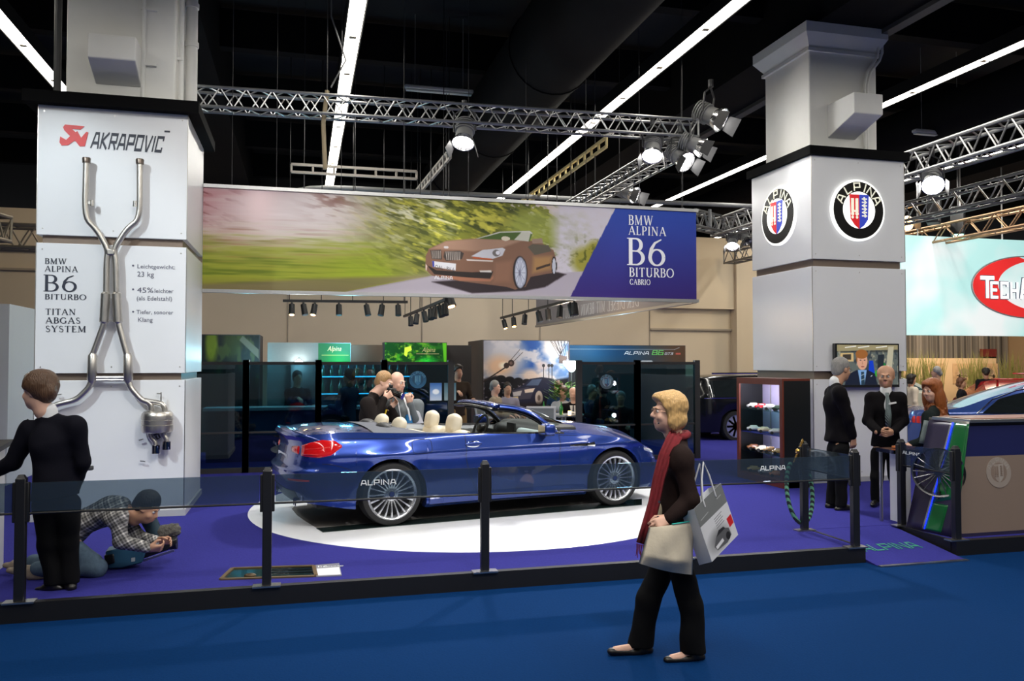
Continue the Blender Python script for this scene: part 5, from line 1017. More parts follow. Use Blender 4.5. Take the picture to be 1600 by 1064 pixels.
def person(label, J, Y0, fwd, head=(0,0), top=NAVY, pants=TRO, shoes=LEA, hair=('short',BROWN), skin=SKIN, shirt=None, tie=None, res=.012, rc=.014, hs=1., fem=False, ground=PH, glasses=False, hands=None, fold=.003, build=1., sleeves=True, group=None, hem=None, flare=1., facefine=True, cut=True, neckdeep=False, category='person', lean=None, open_=0.):
    """J: joints as (px, py, depth offset) in the photograph, unprojected at depth Y0+offset"""
    f = unit((*fwd,0)); lat = vec((-f[1],f[0],0)); W = {k: vec(PY(v[0], v[1], Y0+(v[2] if len(v) > 2 else 0))) for k, v in J.items()}
    base = vec((W['pelvis'][0], W['pelvis'][1], ground)); W = {k: v-base for k, v in W.items()}
    t = thing('person', label, category, base, group=group); b = build
    def get(k, d): 
        if k not in W: W[k] = vec(d)
        return W[k]
    pel, hc = W['pelvis'], W['head']; dn = W['neck']-hc; nk = hc+unit(dn)*min(np.linalg.norm(dn), .178*hs); up_ = nk-W['neck']; W['neck'] = nk; sp = nk-pel
    for n in 'LR':
        if 'sh'+n in W: W['sh'+n] = W['sh'+n]+up_*.6
    ch = get('chest', pel+sp*.66); wa = get('waist', pel+sp*.3)
    s_ = unit(sp); fl = unit(f-s_*np.dot(f,s_)); wsh = .185*hs*b
    for sd, n in ((1,'L'),(-1,'R')):
        sh = get('sh'+n, nk-s_*.07*hs+lat*wsh*sd); el = get('el'+n, sh+vec((0,0,-.29))*hs+lat*.05*sd-f*.03); get('wr'+n, el+vec((0,0,-.25))*hs+f*.08)
        hp = get('hip'+n, pel-s_*.03+lat*.09*sd*hs); 
        if 'an'+n in W or ground is not None:
            an = get('an'+n, vec((hp[0],hp[1],.09))+lat*.02*sd); get('kn'+n, hp*.5+an*.5+f*.02); get('toe'+n, an*vec((1,1,0))+f*.17*hs+vec((0,0,.035)))
    legs = 'legs' not in J and pants is not None
    # ---- body, one continuous surface
    S = SDF(.03); M = rotm(math.atan2(f[1],f[0])+head[0], head[1]); hp_ = head_sdf(S, hc, M, hs, fem)
    S.cap(nk-s_*.02, hc+M@vec((-.02,0,-.09))*hs, .056*hs*(.85 if fem else 1), .053*hs*(.85 if fem else 1), k=.03)
    S.cap(pel, wa, .125*b, .105*b, (fl,.66)); S.cap(wa, ch, .105*b, .13*b, (fl,.62)); S.cap(ch, nk-s_*.03, .12*b, .055, (fl,.62)); S.cap(W['shL']-s_*.01, W['shR']-s_*.01, .05*hs)
    for n in 'LR':
        S.chain([W['sh'+n],W['el'+n],W['wr'+n]], [.048*hs,.038*hs,.026*hs], k=.02)
        if legs: S.chain([W['hip'+n],W['kn'+n],W['an'+n]], [.08,.052,.036], k=.03); S.cap(W['an'+n]-vec((0,0,.03 if fem else .045)), W['toe'+n]-vec((0,0,0 if fem else .008)), .034 if fem else .030, .026 if fem else .018, k=.02)
    H = SDF(.008)
    for n, (d, nn, cu) in (hands or {}).items(): hand(H, W['wr'+n], d, nn, 1 if n == 'L' else -1, cu, hs)
    lc = hc+M@vec((.096,0,-.069))*hs
    sdfobj('body', S, res, skin, t, mats=[skin, LIP], mfun=(lambda c: 1 if (abs((M.T@(c-lc))[1]) < .024*hs and abs((M.T@(c-lc))[2]) < .0115*hs and (M.T@(c-lc))[0] > -.006) else 0) if res < .011 else (lambda c: 0), extra=[(H, min(res,.0065))] if (hands and res < .02) else [])
    if hands and res >= .02:
        sdfobj('hand', H, .012, skin, t)
    if res < .011:
        q = MB()
        for s in (-1,1): q = MB(); q.ball(hp_(.082,s*.031,.004), .0125*hs, 12, 0); q.ball(hp_(.0905,s*.031,.004), .0062*hs, 10, 1); q.build('eye', EYEW, t, mats=[EYEW, IRIS])
        q = MB()
        for s in (-1,1): q.tube([hp_(.098,s*.014,.020), hp_(.098,s*.032,.027), hp_(.086,s*.05,.021)], [.003,.0042,.002], 6, flat=.6)
        q.build('eyebrows', hair[1], t)
    if hair[0] != 'bald': sdfobj('hair', hair_sdf(hair[0], hc, M, hs), min(.010, max(.006,res)), hair[1], t, fold=.0012, fscale=5)
    # ---- clothes
    if top is not None:
        g = .024 if res < .02 else .02; T = SDF(.035); hm = get('hem', pel-s_*(hem if hem is not None else .12))
        T.cap(hm, wa, .168*b*flare, .14*b, (fl,.70)); T.cap(wa, ch, .135*b, .165*b, (fl,.70)); T.cap(ch, nk-s_*.045, .155*b, .072, (fl,.74)); T.cap(W['shL']-s_*.015, W['shR']-s_*.015, .066*hs)
        for n in 'LR': T.cap(nk-s_*.035, W['sh'+n]-s_*.01, .052*hs, .06*hs); T.cap(ch+fl*.02, W['sh'+n]-s_*.05, .10*b, .07)
        if sleeves:
            for n in 'LR': e2 = W['el'+n]+(W['wr'+n]-W['el'+n])*.93; T.chain([W['sh'+n],W['el'+n],e2], [.070*hs*b,.057*hs,.046*hs], k=.025)
        T.plane(hm-s_*.01, -s_)
        if shirt is not None:
            V = nk-s_*.34+fl*.165; T.cap(nk+fl*.12+s_*.03, V, .085, .022, k=.008, op='s')
        T.cap(nk+s_*.035+fl*.02, nk+s_*.2+fl*.03, .060*hs, .075*hs, k=.012, op='s')
        sdfobj('jacket' if shirt is not None or top in (BRN,GREYJ,CHAR) else 'shirt', T, rc, top, t, fold=fold, seed=hash_(label))
    if shirt is not None:
        T = SDF(.03); T.cap(wa, ch, .122*b, .150*b, (fl,.70)); T.cap(ch, nk-s_*.02, .142*b, .066, (fl,.78)); T.cap(nk-s_*.015, nk+s_*.03, .066*hs, .062*hs, k=.01)
        for n in 'LR':
            if hands and n in hands: d = unit(W['wr'+n]-W['el'+n]); T.cap(W['wr'+n]-d*.05, W['wr'+n]-d*.012, .036*hs, .036*hs, k=.01)
        sdfobj('shirt', T, rc*.9, shirt, t)
    if tie is not None:
        q = MB(); P = [nk+fl*.062-s_*.01, nk+fl*.082-s_*.05, ch+fl*.128+s_*.04, ch+fl*.140-s_*.06, wa+fl*.125]; wd = [.04,.034,.055,.075,.06]; A_ = []
        for p, w2 in zip(P, wd): A_.append([p-lat*w2*.5+fl*.012, p+fl*.02, p+lat*w2*.5+fl*.012])
        q.grid(A_); q.build('tie', tie, t, solid=.006)
    if legs:
        T = SDF(.03); T.cap(pel+s_*.05, pel-s_*.04, .118*b, .125*b, (fl,.74))
        for n in 'LR': d = unit(W['an'+n]-W['kn'+n]); T.chain([W['hip'+n]-s_*.02,W['kn'+n],W['an'+n]+d*(.035 if cut else .0)], [.09*b,.074 if fem else .072,.082 if fem else .064], k=.03)
        if cut: T.plane((0,0,.042), (0,0,-1))
        sdfobj('jeans' if pants is JEAN else 'trousers', T, rc, pants, t, fold=fold*1.1, fscale=.8, seed=2)
        if shoes is not None:
            for n in 'LR':
                a, o = W['an'+n], W['toe'+n]; d = unit((o-a)*vec((1,1,.3))); zb = min(a[2]-.09, o[2]-.035); T = SDF(.02); up = vec((0,0,1))
                T.cap(a-d*.045-up*.055, a+d*.05-up*.05, .038, .040); T.cap(a+d*.05-up*.052, o+d*.03-up*.003, .040, .029, (up,.8)); T.cap(a-up*.06, a-up*.01, .038,.04); (None if fem else T.cap(a-up*.02, o-d*.03+up*.004, .045,.034)); T.plane((o[0],o[1],max(0 if zb < .02 else zb, zb)), (0,0,-1)) if True else None
                sdfobj('shoe', T, .009 if res < .011 else .014, shoes, t)
    if glasses:
        q = MB()
        for s in (-1,1): q.tube([hp_(.106-.10*abs(.02*math.cos(a)),s*.033+.022*math.cos(a),.002+.016*math.sin(a)) for a in np.linspace(0,2*PI,18,endpoint=False)], .0016, 6, True); q.tube([hp_(.102,s*.055,.006), hp_(.06,s*.074,.008), hp_(-.005,s*.082,.004)], .0016, 6)
        q.tube([hp_(.107,-.012,.006), hp_(.110,0,.009), hp_(.107,.012,.006)], .0016, 6); q.build('glasses', mat('glasses_metal', (.4,.25,.18), .25, .9), t)
    return t, W, base, f, lat
def hash_(s): return (sum(ord(c)*(i+1) for i, c in enumerate(s)) % 97)/10
VIEW = lambda px: unit(vec(_ray(px,567))*vec((1,1,0)))

# ---- the woman walking along the aisle
YW = 4.86
J = dict(head=(1045,644), neck=(1061,688), chest=(1057,738), waist=(1050,795), pelvis=(1048,850), shL=(1066,716,-.16), shR=(1052,712,.16), elL=(1078,782,-.22), wrL=(1044,812,-.22), elR=(1040,785,.22), wrR=(1022,830,.2), hem=(1049,838),
    hipL=(1058,868,-.08), hipR=(1042,868,.08), knL=(1080,945,-.09), anL=(1083,1015,-.10), toeL=(1050,1029,-.10), knR=(1012,938,.08), anR=(1002,1004,.09), toeR=(962,1016,.09))
w_, WJ, wb, wf_, wl = person('woman in dark brown jacket with red scarf walking along the blue aisle', J, YW, (-.985,.12), head=(-.05,-.06), top=BRN, pants=TRO, hair=('bob',BLOND), skin=SKIN, res=.0062, rc=.0095, hs=.97, fem=True, ground=0, glasses=True, fold=.0035, build=.93, hands={'L': (PY(1018,813,YW-.25)-PY(1044,808,YW-.22)+Vector((0,0,-.02)), (0,.8,-.5), .75)}, flare=1.05)
L_ = lambda px, py, dy: Vector(PY(px, py, YW+dy)) - Vector(wb)
MB().ball(vec(L_(1029,661,-.09)), .006, 8).build('earring', INK, w_)
q = MB(); P = [(1060,672,-.02),(1054,684,-.10),(1040,712,-.14),(1030,745,-.15),(1022,785,-.16),(1013,820,-.17),(1004,850,-.17)]; A_ = []
for i, (x, y, d) in enumerate(P):
    r_ = []; wd = [20,22,19,17,16,17,17][i]
    for k in range(9): u = k/8-.5; r_.append(L_(x+u*wd*1.0, y+u*5, d-.014*math.cos(k*2.4+i*.6)))
    A_.append(r_)
q.grid(A_); SCARF = mat('scarf_red', (.16,.008,.014), .9, var=.5, scale=40, bump=.3); q.build('scarf', SCARF, w_, solid=.012, smooth=180)
S = SDF(.02); c = WJ['neck']
for a in np.linspace(0,2*PI,13)[:-1]: S.cap(c+wf_*.06*math.cos(a)+wl*.068*math.sin(a)+vec((0,0,.0-.02*math.cos(a))), c+wf_*.06*math.cos(a+.55)+wl*.068*math.sin(a+.55)+vec((0,0,.0-.02*math.cos(a+.55))), .020)
sdfobj('scarf', S, .009, SCARF, w_, fold=.003, fscale=2.5)
q = MB()
for k in range(14): x = 995+k*1.35; a = L_(x, 849+k*.3, -.175); q.tube([a, a+Vector((.004*math.sin(k*3),0,-.03)), a+Vector((.008*math.sin(k*5)-.004,0,-.062-.012*(k%3)))], .0022, 5)
q.build('fringe', SCARF, w_)
q = MB()
for x, y in ((1030,784),(1028,808)): q.cyl(L_(x,y,-.20), L_(x,y,-.215), .008, n=10)
q.build('button', INK, w_)
S = SDF(.02); a = WJ['waist']+wf_*.10; S.cap(a, WJ['hem']+wf_*.12-vec((0,0,.02)), .06,.06); sdfobj('blouse', S, .012, cloth('blouse_cream', (.6,.52,.38), .05), w_)
# cream tote bag held in her left hand
def soft(name, pts, dep, m, parent, base, res=.012, fold=.004):
    S = SDF(.03); P = [vec(p)-base for p in pts]
    return S, P
BAGB = vec(PY(1045,850,YW-.27)); tb = thing('tote_bag', 'cream cloth tote bag in the walking woman\'s left hand', 'bag', BAGB)
def pillow(c, dep, nu=26, nv=22, ruf=.006):
    """soft flat bag: four corners TL TR BR BL, bulging front and back"""
    c = [vec(a) for a in c]; nn = unit(np.cross(c[1]-c[0], c[3]-c[0])); A = []; B = []
    for j in range(nv+1):
        v = j/nv; ra = []; rb2 = []
        for i in range(nu+1):
            u = i/nu; p = c[0]*(1-u)*(1-v)+c[1]*u*(1-v)+c[2]*u*v+c[3]*(1-u)*v; w2 = (math.sin(PI*u)**.6)*min(1, (1-v)*4)*(.35+.65*v**.6); f2 = ruf*math.sin(9*u+5*v*v+2)*math.sin(PI*v)*math.sin(PI*u)+ruf*.6*math.sin(21*u-8*v)*v*math.sin(PI*u)
            p = p-vec((0,0,.012*math.sin(PI*u)*v)); ra.append(p+nn*(dep*w2*.5+f2)); rb2.append(p-nn*(dep*w2*.5-f2))
        A.append(ra); B.append(rb2[::-1])
    return [a+b for a, b in zip(A, B)]
q = MB(); q.grid(pillow([vec(PY(x,y,YW-.27+d))-BAGB for x,y,d in ((1014,824,0),(1084,814,.04),(1082,898,.05),(998,880,-.02))], .13), wrap=True); q.build('bag_cloth', cloth('tote_cream', (.66,.58,.45), .04, 60), tb, smooth=120)
q = MB(); q.tube([vec(PY(1050,819,YW-.272))-BAGB, vec(PY(1066,816.5,YW-.262))-BAGB, vec(PY(1083,814,YW-.235))-BAGB], .008, 8, flat=.5); q.build('hem_band', mat('turquoise', (.02,.42,.36), .6), tb)
# grey and white paper carrier bag with print
D1, D2 = -.33, -.22
TL, TR, BR, BL = [Vector(PY(x,y,YW+d)) for x,y,d in ((1084,795,D1),(1126,755,D2),(1156,831,D2),(1112,878,D1))]
BR = BL+(TR-TL)
GL = [Vector(PY(x,y,YW+d)) for x,y,d in ((1065,802,D1+.13),(1096,872,D1+.13))]; dv = (GL[0]-TL)
cb = thing('carrier_bag', 'grey and white paper carrier bag with car print hanging behind the woman\'s elbow', 'bag', TL); z0 = TL
q = MB(); q.add([v-z0 for v in (TL,TR,BR,BL,TL+dv,TR+dv,BR+dv,BL+dv)], [(0,3,2,1),(4,5,6,7),(0,4,7,3),(1,2,6,5),(3,7,6,2)]); q.build('bag_paper', mat('bag_white', (.74,.76,.80), .3, coat=.2), cb, smooth=0)
p = Pic(96,130,(214,214,218)); p.A[:46] = (118,120,120); p.blend(np.clip(1-np.hypot((p.X-40)/45,(p.Y-100)/32),0,1)*1.3, (130,130,132)); p.poly([(20,108),(34,92),(60,88),(76,98),(78,116),(60,124),(26,120)], (95,95,98)); p.poly([(34,93),(46,84),(62,86),(66,92)], (45,45,48)); p.ell(68,112,7,9,(40,40,42)); p.poly([(24,110),(50,106),(52,114),(26,118)], (225,225,228)); p.poly([(78,78),(94,76),(95,98),(80,100)], (205,40,45))
for i in range(5): p.line(44,56+i*5.5,70-(i%2)*4,54+i*5.5,1.6,(120,120,125))
p.line(8,34,34,31,1.5,(190,190,190)); p.line(70,22,84,21,1.5,(190,190,190))
exv = (TR-TL); eyv = (TL-BL); n_ = exv.cross(eyv).normalized(); n_ = n_ if n_.dot(Vector(_ray(1110,820))) < 0 else -n_
p.build('print', BL-z0+n_*.0025, exv.normalized(), eyv.normalized(), exv.length, eyv.length, colmat('bag_print', .35), cb)
q = MB()
for off_ in (Vector(), dv):
    a = TL.lerp(TR,.32)-z0+off_+n_*.004; b = TL.lerp(TR,.72)-z0+off_+n_*.004; tp = Vector(PY(1099,722,YW-.24))-z0+off_*.3; q.tube([a+(BL-TL)*.12, a, a.lerp(tp,.55)+Vector((-.01,0,0)), tp, b.lerp(tp,.55)+Vector((.006,0,0)), b, b+(BR-TR)*.12], .0055, 8)
q.build('handle', mat('cord_white', (.7,.7,.72), .6), cb)

# ---- man in the dark suit at the left edge, seen from behind
YM = 6.98
J = dict(head=(61,611), neck=(76,650), chest=(84,692), waist=(86,735), pelvis=(86,772), hem=(87,775), shL=(48,672,.04), shR=(117,666,-.02), elL=(20,722,.06), wrL=(-22,742,.16), elR=(128,722,.03), wrR=(112,768,.20), hipL=(72,785), hipR=(105,785), knL=(75,850,.0), knR=(107,848), anL=(84,910), anR=(110,906), toeL=(66,920,.02), toeR=(100,912,.22))
person('man in dark suit with thick brown hair seen from behind at left edge', J, YM, (-.75,.66), head=(.30,.0), top=NAVY, pants=TRO, hair=('thick',BROWN), shirt=SHIRT, res=.009, rc=.012, hs=1.09, hands={'L': ((-1,.2,-.1),(0,0,-1),.3)}, fold=.003, build=1.1)
# ---- kneeling cameraman
YK = 7.45; PLAID = mat('plaid_shirt', (.5,.5,.5), .9)
nt = PLAID.node_tree; bs = nt.nodes['Principled BSDF']; tc = nt.nodes.new('ShaderNodeTexCoord'); mp = nt.nodes.new('ShaderNodeMapping'); mp.inputs['Rotation'].default_value = (.2,.5,.1); nt.links.new(tc.outputs['Object'], mp.inputs[0]); prev = None
for ax_, sc_ in (('X',13),('Z',13),('X',5),('Z',5)):
    wv = nt.nodes.new('ShaderNodeTexWave'); wv.bands_direction = ax_; wv.inputs['Scale'].default_value = sc_; wv.inputs['Distortion'].default_value = .6; nt.links.new(mp.outputs[0], wv.inputs['Vector'])
    rp_ = nt.nodes.new('ShaderNodeValToRGB'); rp_.color_ramp.elements[0].position = .52; rp_.color_ramp.elements[1].position = .7; rp_.color_ramp.elements[0].color = (.16,.155,.16,1) if sc_ > 9 else (.55,.55,.55,1); rp_.color_ramp.elements[1].color = (.75,.72,.68,1) if sc_ > 9 else (1,1,1,1); nt.links.new(wv.outputs['Fac'], rp_.inputs[0])
    if prev is None: prev = rp_.outputs[0]
    else:
        mx = nt.nodes.new('ShaderNodeMix'); mx.data_type = 'RGBA'; mx.blend_type = 'MIX' if sc_ > 9 else 'MULTIPLY'; mx.inputs[0].default_value = .5 if sc_ > 9 else 1; nt.links.new(prev, mx.inputs[6]); nt.links.new(rp_.outputs[0], mx.inputs[7]); prev = mx.outputs[2]
nt.links.new(prev, bs.inputs['Base Color'])
J = dict(head=(229,792), neck=(199,796), chest=(172,798), waist=(132,815), pelvis=(104,838), hem=(98,843), shL=(186,792,.18), shR=(186,806,-.18), elR=(188,846,-.2), wrR=(232,857,-.16), elL=(214,838,.12), wrL=(246,846,.0), hipR=(104,845,-.08), hipL=(100,842,.10), knR=(152,888,-.12), anR=(60,888,-.10), toeR=(22,890,-.10), knL=(146,880,.14), anL=(52,878,.14), toeL=(16,882,.14))
kt, KJ, kb, kf, kl = person('cameraman in plaid shirt and jeans kneeling bent over a video camera', J, YK, (.99,-.1), head=(-.12,.55), top=PLAID, pants=JEAN, hair=('short',HDARK), skin=SKIN2, res=.0085, rc=.011, hs=1.0, cut=False, hands={'R': ((.9,.2,-.1),(0,.7,.5),.8), 'L': ((1,0,.1),(0,-.7,-.3),.8)}, shoes=mat('trainer_cloth', (.30,.24,.18), .8, var=.4, scale=30), fold=.004, hem=.02)
q = MB(); q.lathe([(.128,-.02),(.135,-.02),(.135,.02),(.128,.02)], KJ['pelvis']+vec((.02,0,.02)), KJ['waist']-KJ['pelvis'], 24, closed=True); q.build('belt', mat('belt_brown', (.22,.08,.03), .4), kt)
# shoulder video camera resting on the carpet
vc = Vector(PZ(225,884,PH)); vt = thing('video_camera', 'black and blue shoulder video camera held low by the kneeling cameraman', 'video camera', vc, R(4)); vt.scale = (1.0,1,1)
V_ = lambda px, py, dy=0: Matrix.Rotation(-R(4),3,'Z') @ (Vector(PY(px,py,vc.y+dy)) - vc)
BLC = mat('camera_blue', (.02,.085,.15), .5); 
def hull(P, dep, m, nm, bev=.012): q = MB(); o = [V_(x,y,-dep/2) for x,y in P]; n = len(o); o2 = [v+Vector((0,dep,0)) for v in o]; q.add(o+o2, [tuple(range(n)), tuple(range(2*n-1,n-1,-1))]+[(i,n+i,n+(i+1)%n,(i+1)%n) for i in range(n)]); return q.build(nm, m, vt, bev=bev, smooth=30)
hull([(168,889),(190,888),(222,880),(228,862),(190,856),(164,862)], .20, BLC, 'camera_body'); hull([(162,868),(178,865),(180,880),(164,885)], .215, BLACK, 'battery_pack'); hull([(222,874),(262,860),(276,850),(276,842),(236,850),(224,860)], .13, BLACK, 'lens_barrel')
hull([(205,872),(211,871),(211,877),(205,878)], .205, mat('label_grey', (.4,.45,.48), .5), 'maker_label', .001)
S = SDF(.02); S.cap(V_(254,832), V_(272,828), .062,.058); sdfobj('microphone_muff', S, .009, mat('muff_fur', (.10,.095,.085), .95, var=.4, scale=80, bump=.6), vt, fold=.006, fscale=5)
q = MB(); q.cyl(V_(228,804), V_(246,838), .066, .058, 18); q.build('viewfinder', mat('viewfinder_blue', (.015,.04,.06), .4), vt); q = MB(); q.cyl(V_(224,799), V_(229,808), .072, .068, 18); q.build('eyecup', BLACK, vt)
q = MB(); q.tube([V_(205,838), V_(220,834), V_(240,832)], .014, 8); q.tube([V_(205,838), V_(204,858)], .014, 8); q.tube([V_(240,832), V_(242,850)], .014, 8); q.build('carry_handle', BLACK, vt)
q = MB(); q.cyl(V_(262,848,0), V_(276,846,0), .06, .066, 20); q.build('lens_hood', BLACK, vt); MB().bar(V_(224,876), V_(272,860), .01,.02).build('support_rod', STEEL, vt)

# ---- two photographers behind the car
YP = 11.0
J = dict(head=(600,597), neck=(583,614), chest=(580,650), waist=(588,692), pelvis=(592,720), shL=(586,634,.2), shR=(574,632,-.2), elR=(584,664,-.28), wrR=(601,622,-.2), elL=(618,655,.12), wrL=(611,637,.06), hem=(592,735), anL=(588,790,.1), anR=(594,790,-.1))
p1, PJ1, pb1, pf1, pl1 = person('fair haired photographer in dark suit aiming a camera behind the car', J, YP, (.93,-.30), head=(-.05,.32), top=CHAR, hair=('crop',HSAND), skin=SKIN, res=.0105, rc=.013, hs=1.1, build=1.32, hands={'R': ((.5,.1,.3),(0,1,.2),.8), 'L': ((.7,0,.7),(0,-.3,.8),.7)}, fold=.003)
q = MB(); P = lambda x,y,d=0: Vector(PY(x,y,YP+d))-Vector(pb1); q.tube([P(583,625,-.2), P(581,645,-.29), P(586,662,-.27), P(598,650,-.2)], .016, 8, flat=.25); q.build('camera_strap', GREYI, p1); q = MB(); q.tube([P(604,640,-.12), P(600,652,-.22), P(594,662,-.2)], .012, 8, flat=.3); q.build('lanyard', mat('lanyard_yellow', (.7,.5,.02), .6), p1)
cm = Vector(PY(612,612,YP-.08)); ct = thing('photo_camera', 'black camera with long lens in the hands of the fair haired photographer', 'camera', cm); d = Vector(PY(632,620,YP-.18))-cm; x_, y_, z_ = frame(d)
MB().bar(-z_*.05, z_*.03, .14,.10).build('camera_body', BLACK, ct, bev=.012); q = MB(); q.cyl(z_*.03, z_*.10, .042,.042); q.cyl(z_*.10, z_*.16, .044,.05); q.build('lens', BLACKG, ct); MB().cyl(z_*.16, z_*.175, .051, n=20).build('lens_ring', CHROME, ct); MB().box(-z_*.01+Vector((0,0,.07)), (.05,.05,.04)).build('prism_housing', BLACK, ct, bev=.01)
YQ = 11.32
J = dict(head=(621,597), neck=(625,617), chest=(632,650), waist=(634,692), pelvis=(634,720), shL=(652,634,.02), shR=(610,634,.0), elL=(653,668,-.08), wrL=(640,629,-.22), elR=(610,668,-.1), wrR=(622,690,-.2), hem=(634,735), anL=(640,790,0), anR=(628,790,0))
p2, PJ2, pb2, pf2, pl2 = person('laughing grey bearded man in grey jacket beside the photographer behind the car', J, YQ, (.25,-.97), head=(.55,.18), top=GREYJ, pants=DARKC, hair=('fringe',HGREY), skin=SKIN, res=.0105, rc=.013, hs=1.1, build=1.25, hands={'L': ((-.2,-.2,.8),(.2,.9,0),.9)})
P = lambda x,y,d=0: Vector(PY(x,y,YQ+d))-Vector(pb2)
S = SDF(.01); hcx = vec(P(621,597)); Mx = rotm(math.atan2(-.97,.25)+.55,.18); S.ell(hcx+Mx@vec((.05,0,-.095)), (.05,.06,.045), Mx.T); S.ell(hcx+Mx@vec((.02,0,-.08)), (.05,.072,.05), Mx.T); S.ell(hcx+Mx@vec((.09,0,-.04)), (.04,.05,.045), Mx.T, op='s'); sdfobj('beard', S, .008, HGREY, p2, fold=.003, fscale=4)
q = MB(); q.tube([P(630,618,-.12), P(638,640,-.25), P(642,660,-.22)], .014, 8, flat=.3); q.tube([P(622,628,-.15), P(626,650,-.2), P(629,664,-.22)], .006, 6, flat=.4); q.build('strap', WHT, p2); MB().box(P(629,674,-.23), (.09,.01,.11)).build('badge', mat('badge_white', (.7,.75,.8), .3), p2, smooth=0, bev=.004); MB().box(P(626,666,-.237), (.035,.004,.03)).build('badge_print', BLUEC, p2, smooth=0)
S = SDF(.02); S.cap(P(638,652,-.18), P(645,690,-.22), .045,.06); sdfobj('camera_case', S, .012, mat('case_blue', (.01,.17,.42), .5), p2); S = SDF(.02); S.cap(P(650,648,-.08), P(660,690,-.15), .06,.10); S.cap(P(655,660,-.1), P(668,690,-.1), .05,.08); sdfobj('coat', S, .013, cloth('coat_pale', (.42,.42,.46), .05), p2, fold=.004)

# ---- two men in suits by the right pillar
YS = 8.46
J = dict(head=(1314,577), neck=(1304,602), chest=(1307,630), waist=(1309,660), pelvis=(1310,690), hem=(1309,688), shL=(1299,614,.19), shR=(1311,614,-.18), elR=(1326,655,-.2), wrR=(1332,683,-.16), elL=(1300,655,.22), wrL=(1310,690,.2), hipL=(1304,700,.08), hipR=(1314,700,-.08), knL=(1303,745,.08), knR=(1315,747,-.08), anL=(1299,784,.09), anR=(1314,789,-.08), toeL=(1308,789,.09), toeR=(1330,794,-.08))
person('man in black suit with glasses facing right beside the display cabinet', J, YS, (.97,.22), head=(-.1,.12), top=BSUIT, hair=('crop',HGREY), skin=SKIN2, shirt=SHIRT, res=.0105, rc=.012, hs=1.07, glasses=True, hands={'R': ((.15,0,-1),(0,1,0),.6), 'L': ((.15,0,-1),(0,-1,0),.6)}, build=1.04)
YB = 8.6; STRIPE = mat('tie_stripe', (.12,.16,.17), .5); 
nt = STRIPE.node_tree; wv = nt.nodes.new('ShaderNodeTexWave'); wv.inputs['Scale'].default_value = 16; wv.bands_direction = 'DIAGONAL'; rp_ = nt.nodes.new('ShaderNodeValToRGB'); rp_.color_ramp.elements[0].color = (.02,.03,.035,1); rp_.color_ramp.elements[1].color = (.25,.32,.33,1); rp_.color_ramp.elements[0].position = .4; rp_.color_ramp.elements[1].position = .6; nt.links.new(wv.outputs['Fac'], rp_.inputs[0]); nt.links.new(rp_.outputs[0], nt.nodes['Principled BSDF'].inputs['Base Color'])
J = dict(head=(1384,588), neck=(1384,613), chest=(1384,640), waist=(1384,668), pelvis=(1384,695), hem=(1384,697), shL=(1406,622,-.08), shR=(1362,622,.08), elL=(1412,658,-.10), wrL=(1394,676,-.27), elR=(1356,658,.04), wrR=(1374,676,-.22), hipL=(1395,705), hipR=(1373,705), knL=(1398,745,-.02), knR=(1370,745,-.02), anL=(1402,783), anR=(1369,783), toeL=(1408,790,-.15), toeR=(1364,788,-.15))
bt, BJ, bb_, bf_, bl_ = person('bald man in black suit with striped tie standing with clasped hands', J, YB, (-.48,-.88), head=(-.25,.05), top=BSUIT, hair=('bald',HDARK), skin=SKIN2, shirt=SHIRT, tie=STRIPE, res=.0105, rc=.012, hs=1.07, hands={'R': ((1,-.35,-.15),(.2,.9,.3),.7), 'L': ((-1,-.35,-.1),(-.2,.9,.3),.7)}, build=1.04)
MB().bar(Vector(PY(1389,631,YB-.16))-Vector(bb_), Vector(PY(1400,629,YB-.14))-Vector(bb_), .012,.02).build('pocket_square', SHIRT, bt, smooth=0)

# ---- woman with red hair behind the counter
YR_ = 8.3
J = dict(head=(1456,610), neck=(1464,640), chest=(1464,672), waist=(1464,712), pelvis=(1464,745), hem=(1464,755), shL=(1452,655,-.17), shR=(1474,652,.14), elL=(1444,690,-.2), wrL=(1424,694,-.12), anL=(1460,800,-.08), anR=(1468,800,.08))
rt, RJ, rb_, rf_, rl_ = person('woman with long curly red hair behind the reception counter', J, YR_, (-.95,-.05), head=(.1,.15), top=cloth('top_darkgreen', (.012,.018,.018)), hair=('long',HRED), skin=SKIN, res=.0105, rc=.014, hs=1.0, fem=True, hands={'L': ((-1,0,-.2),(0,.3,-.9),.5)}, build=.95)
S = SDF(.03); M = rotm(math.atan2(-.05,-.95)+.1,.0); hc = RJ['head']; S.ell(hc+M@vec((-.07,-.02,-.22)), (.09,.13,.17)); S.ell(hc+M@vec((-.08,.0,-.33)), (.08,.13,.10)); S.ell(hc+M@vec((-.10,-.05,-.10)), (.07,.09,.14)); S.ell(hc+M@vec((-.05,.09,-.30)), (.06,.05,.14)); S.ell(hc+M@vec((-.12,.02,-.36)), (.06,.11,.12)); sdfobj('hair', S, .010, HRED, rt, fold=.012, fscale=2.0)
q = MB(); P = lambda x,y,d=0: Vector(PY(x,y,YR_+d))-Vector(rb_); q.grid([[P(1446+u,652,-.25),P(1453+u,652,-.26)] if False else [P(1444-i*2,656+i*9,-.24),P(1452-i*2,658+i*9,-.25)] for i, u in enumerate((0,0,0,0,0))]); q.build('scarf', STRIPE, rt, solid=.01)
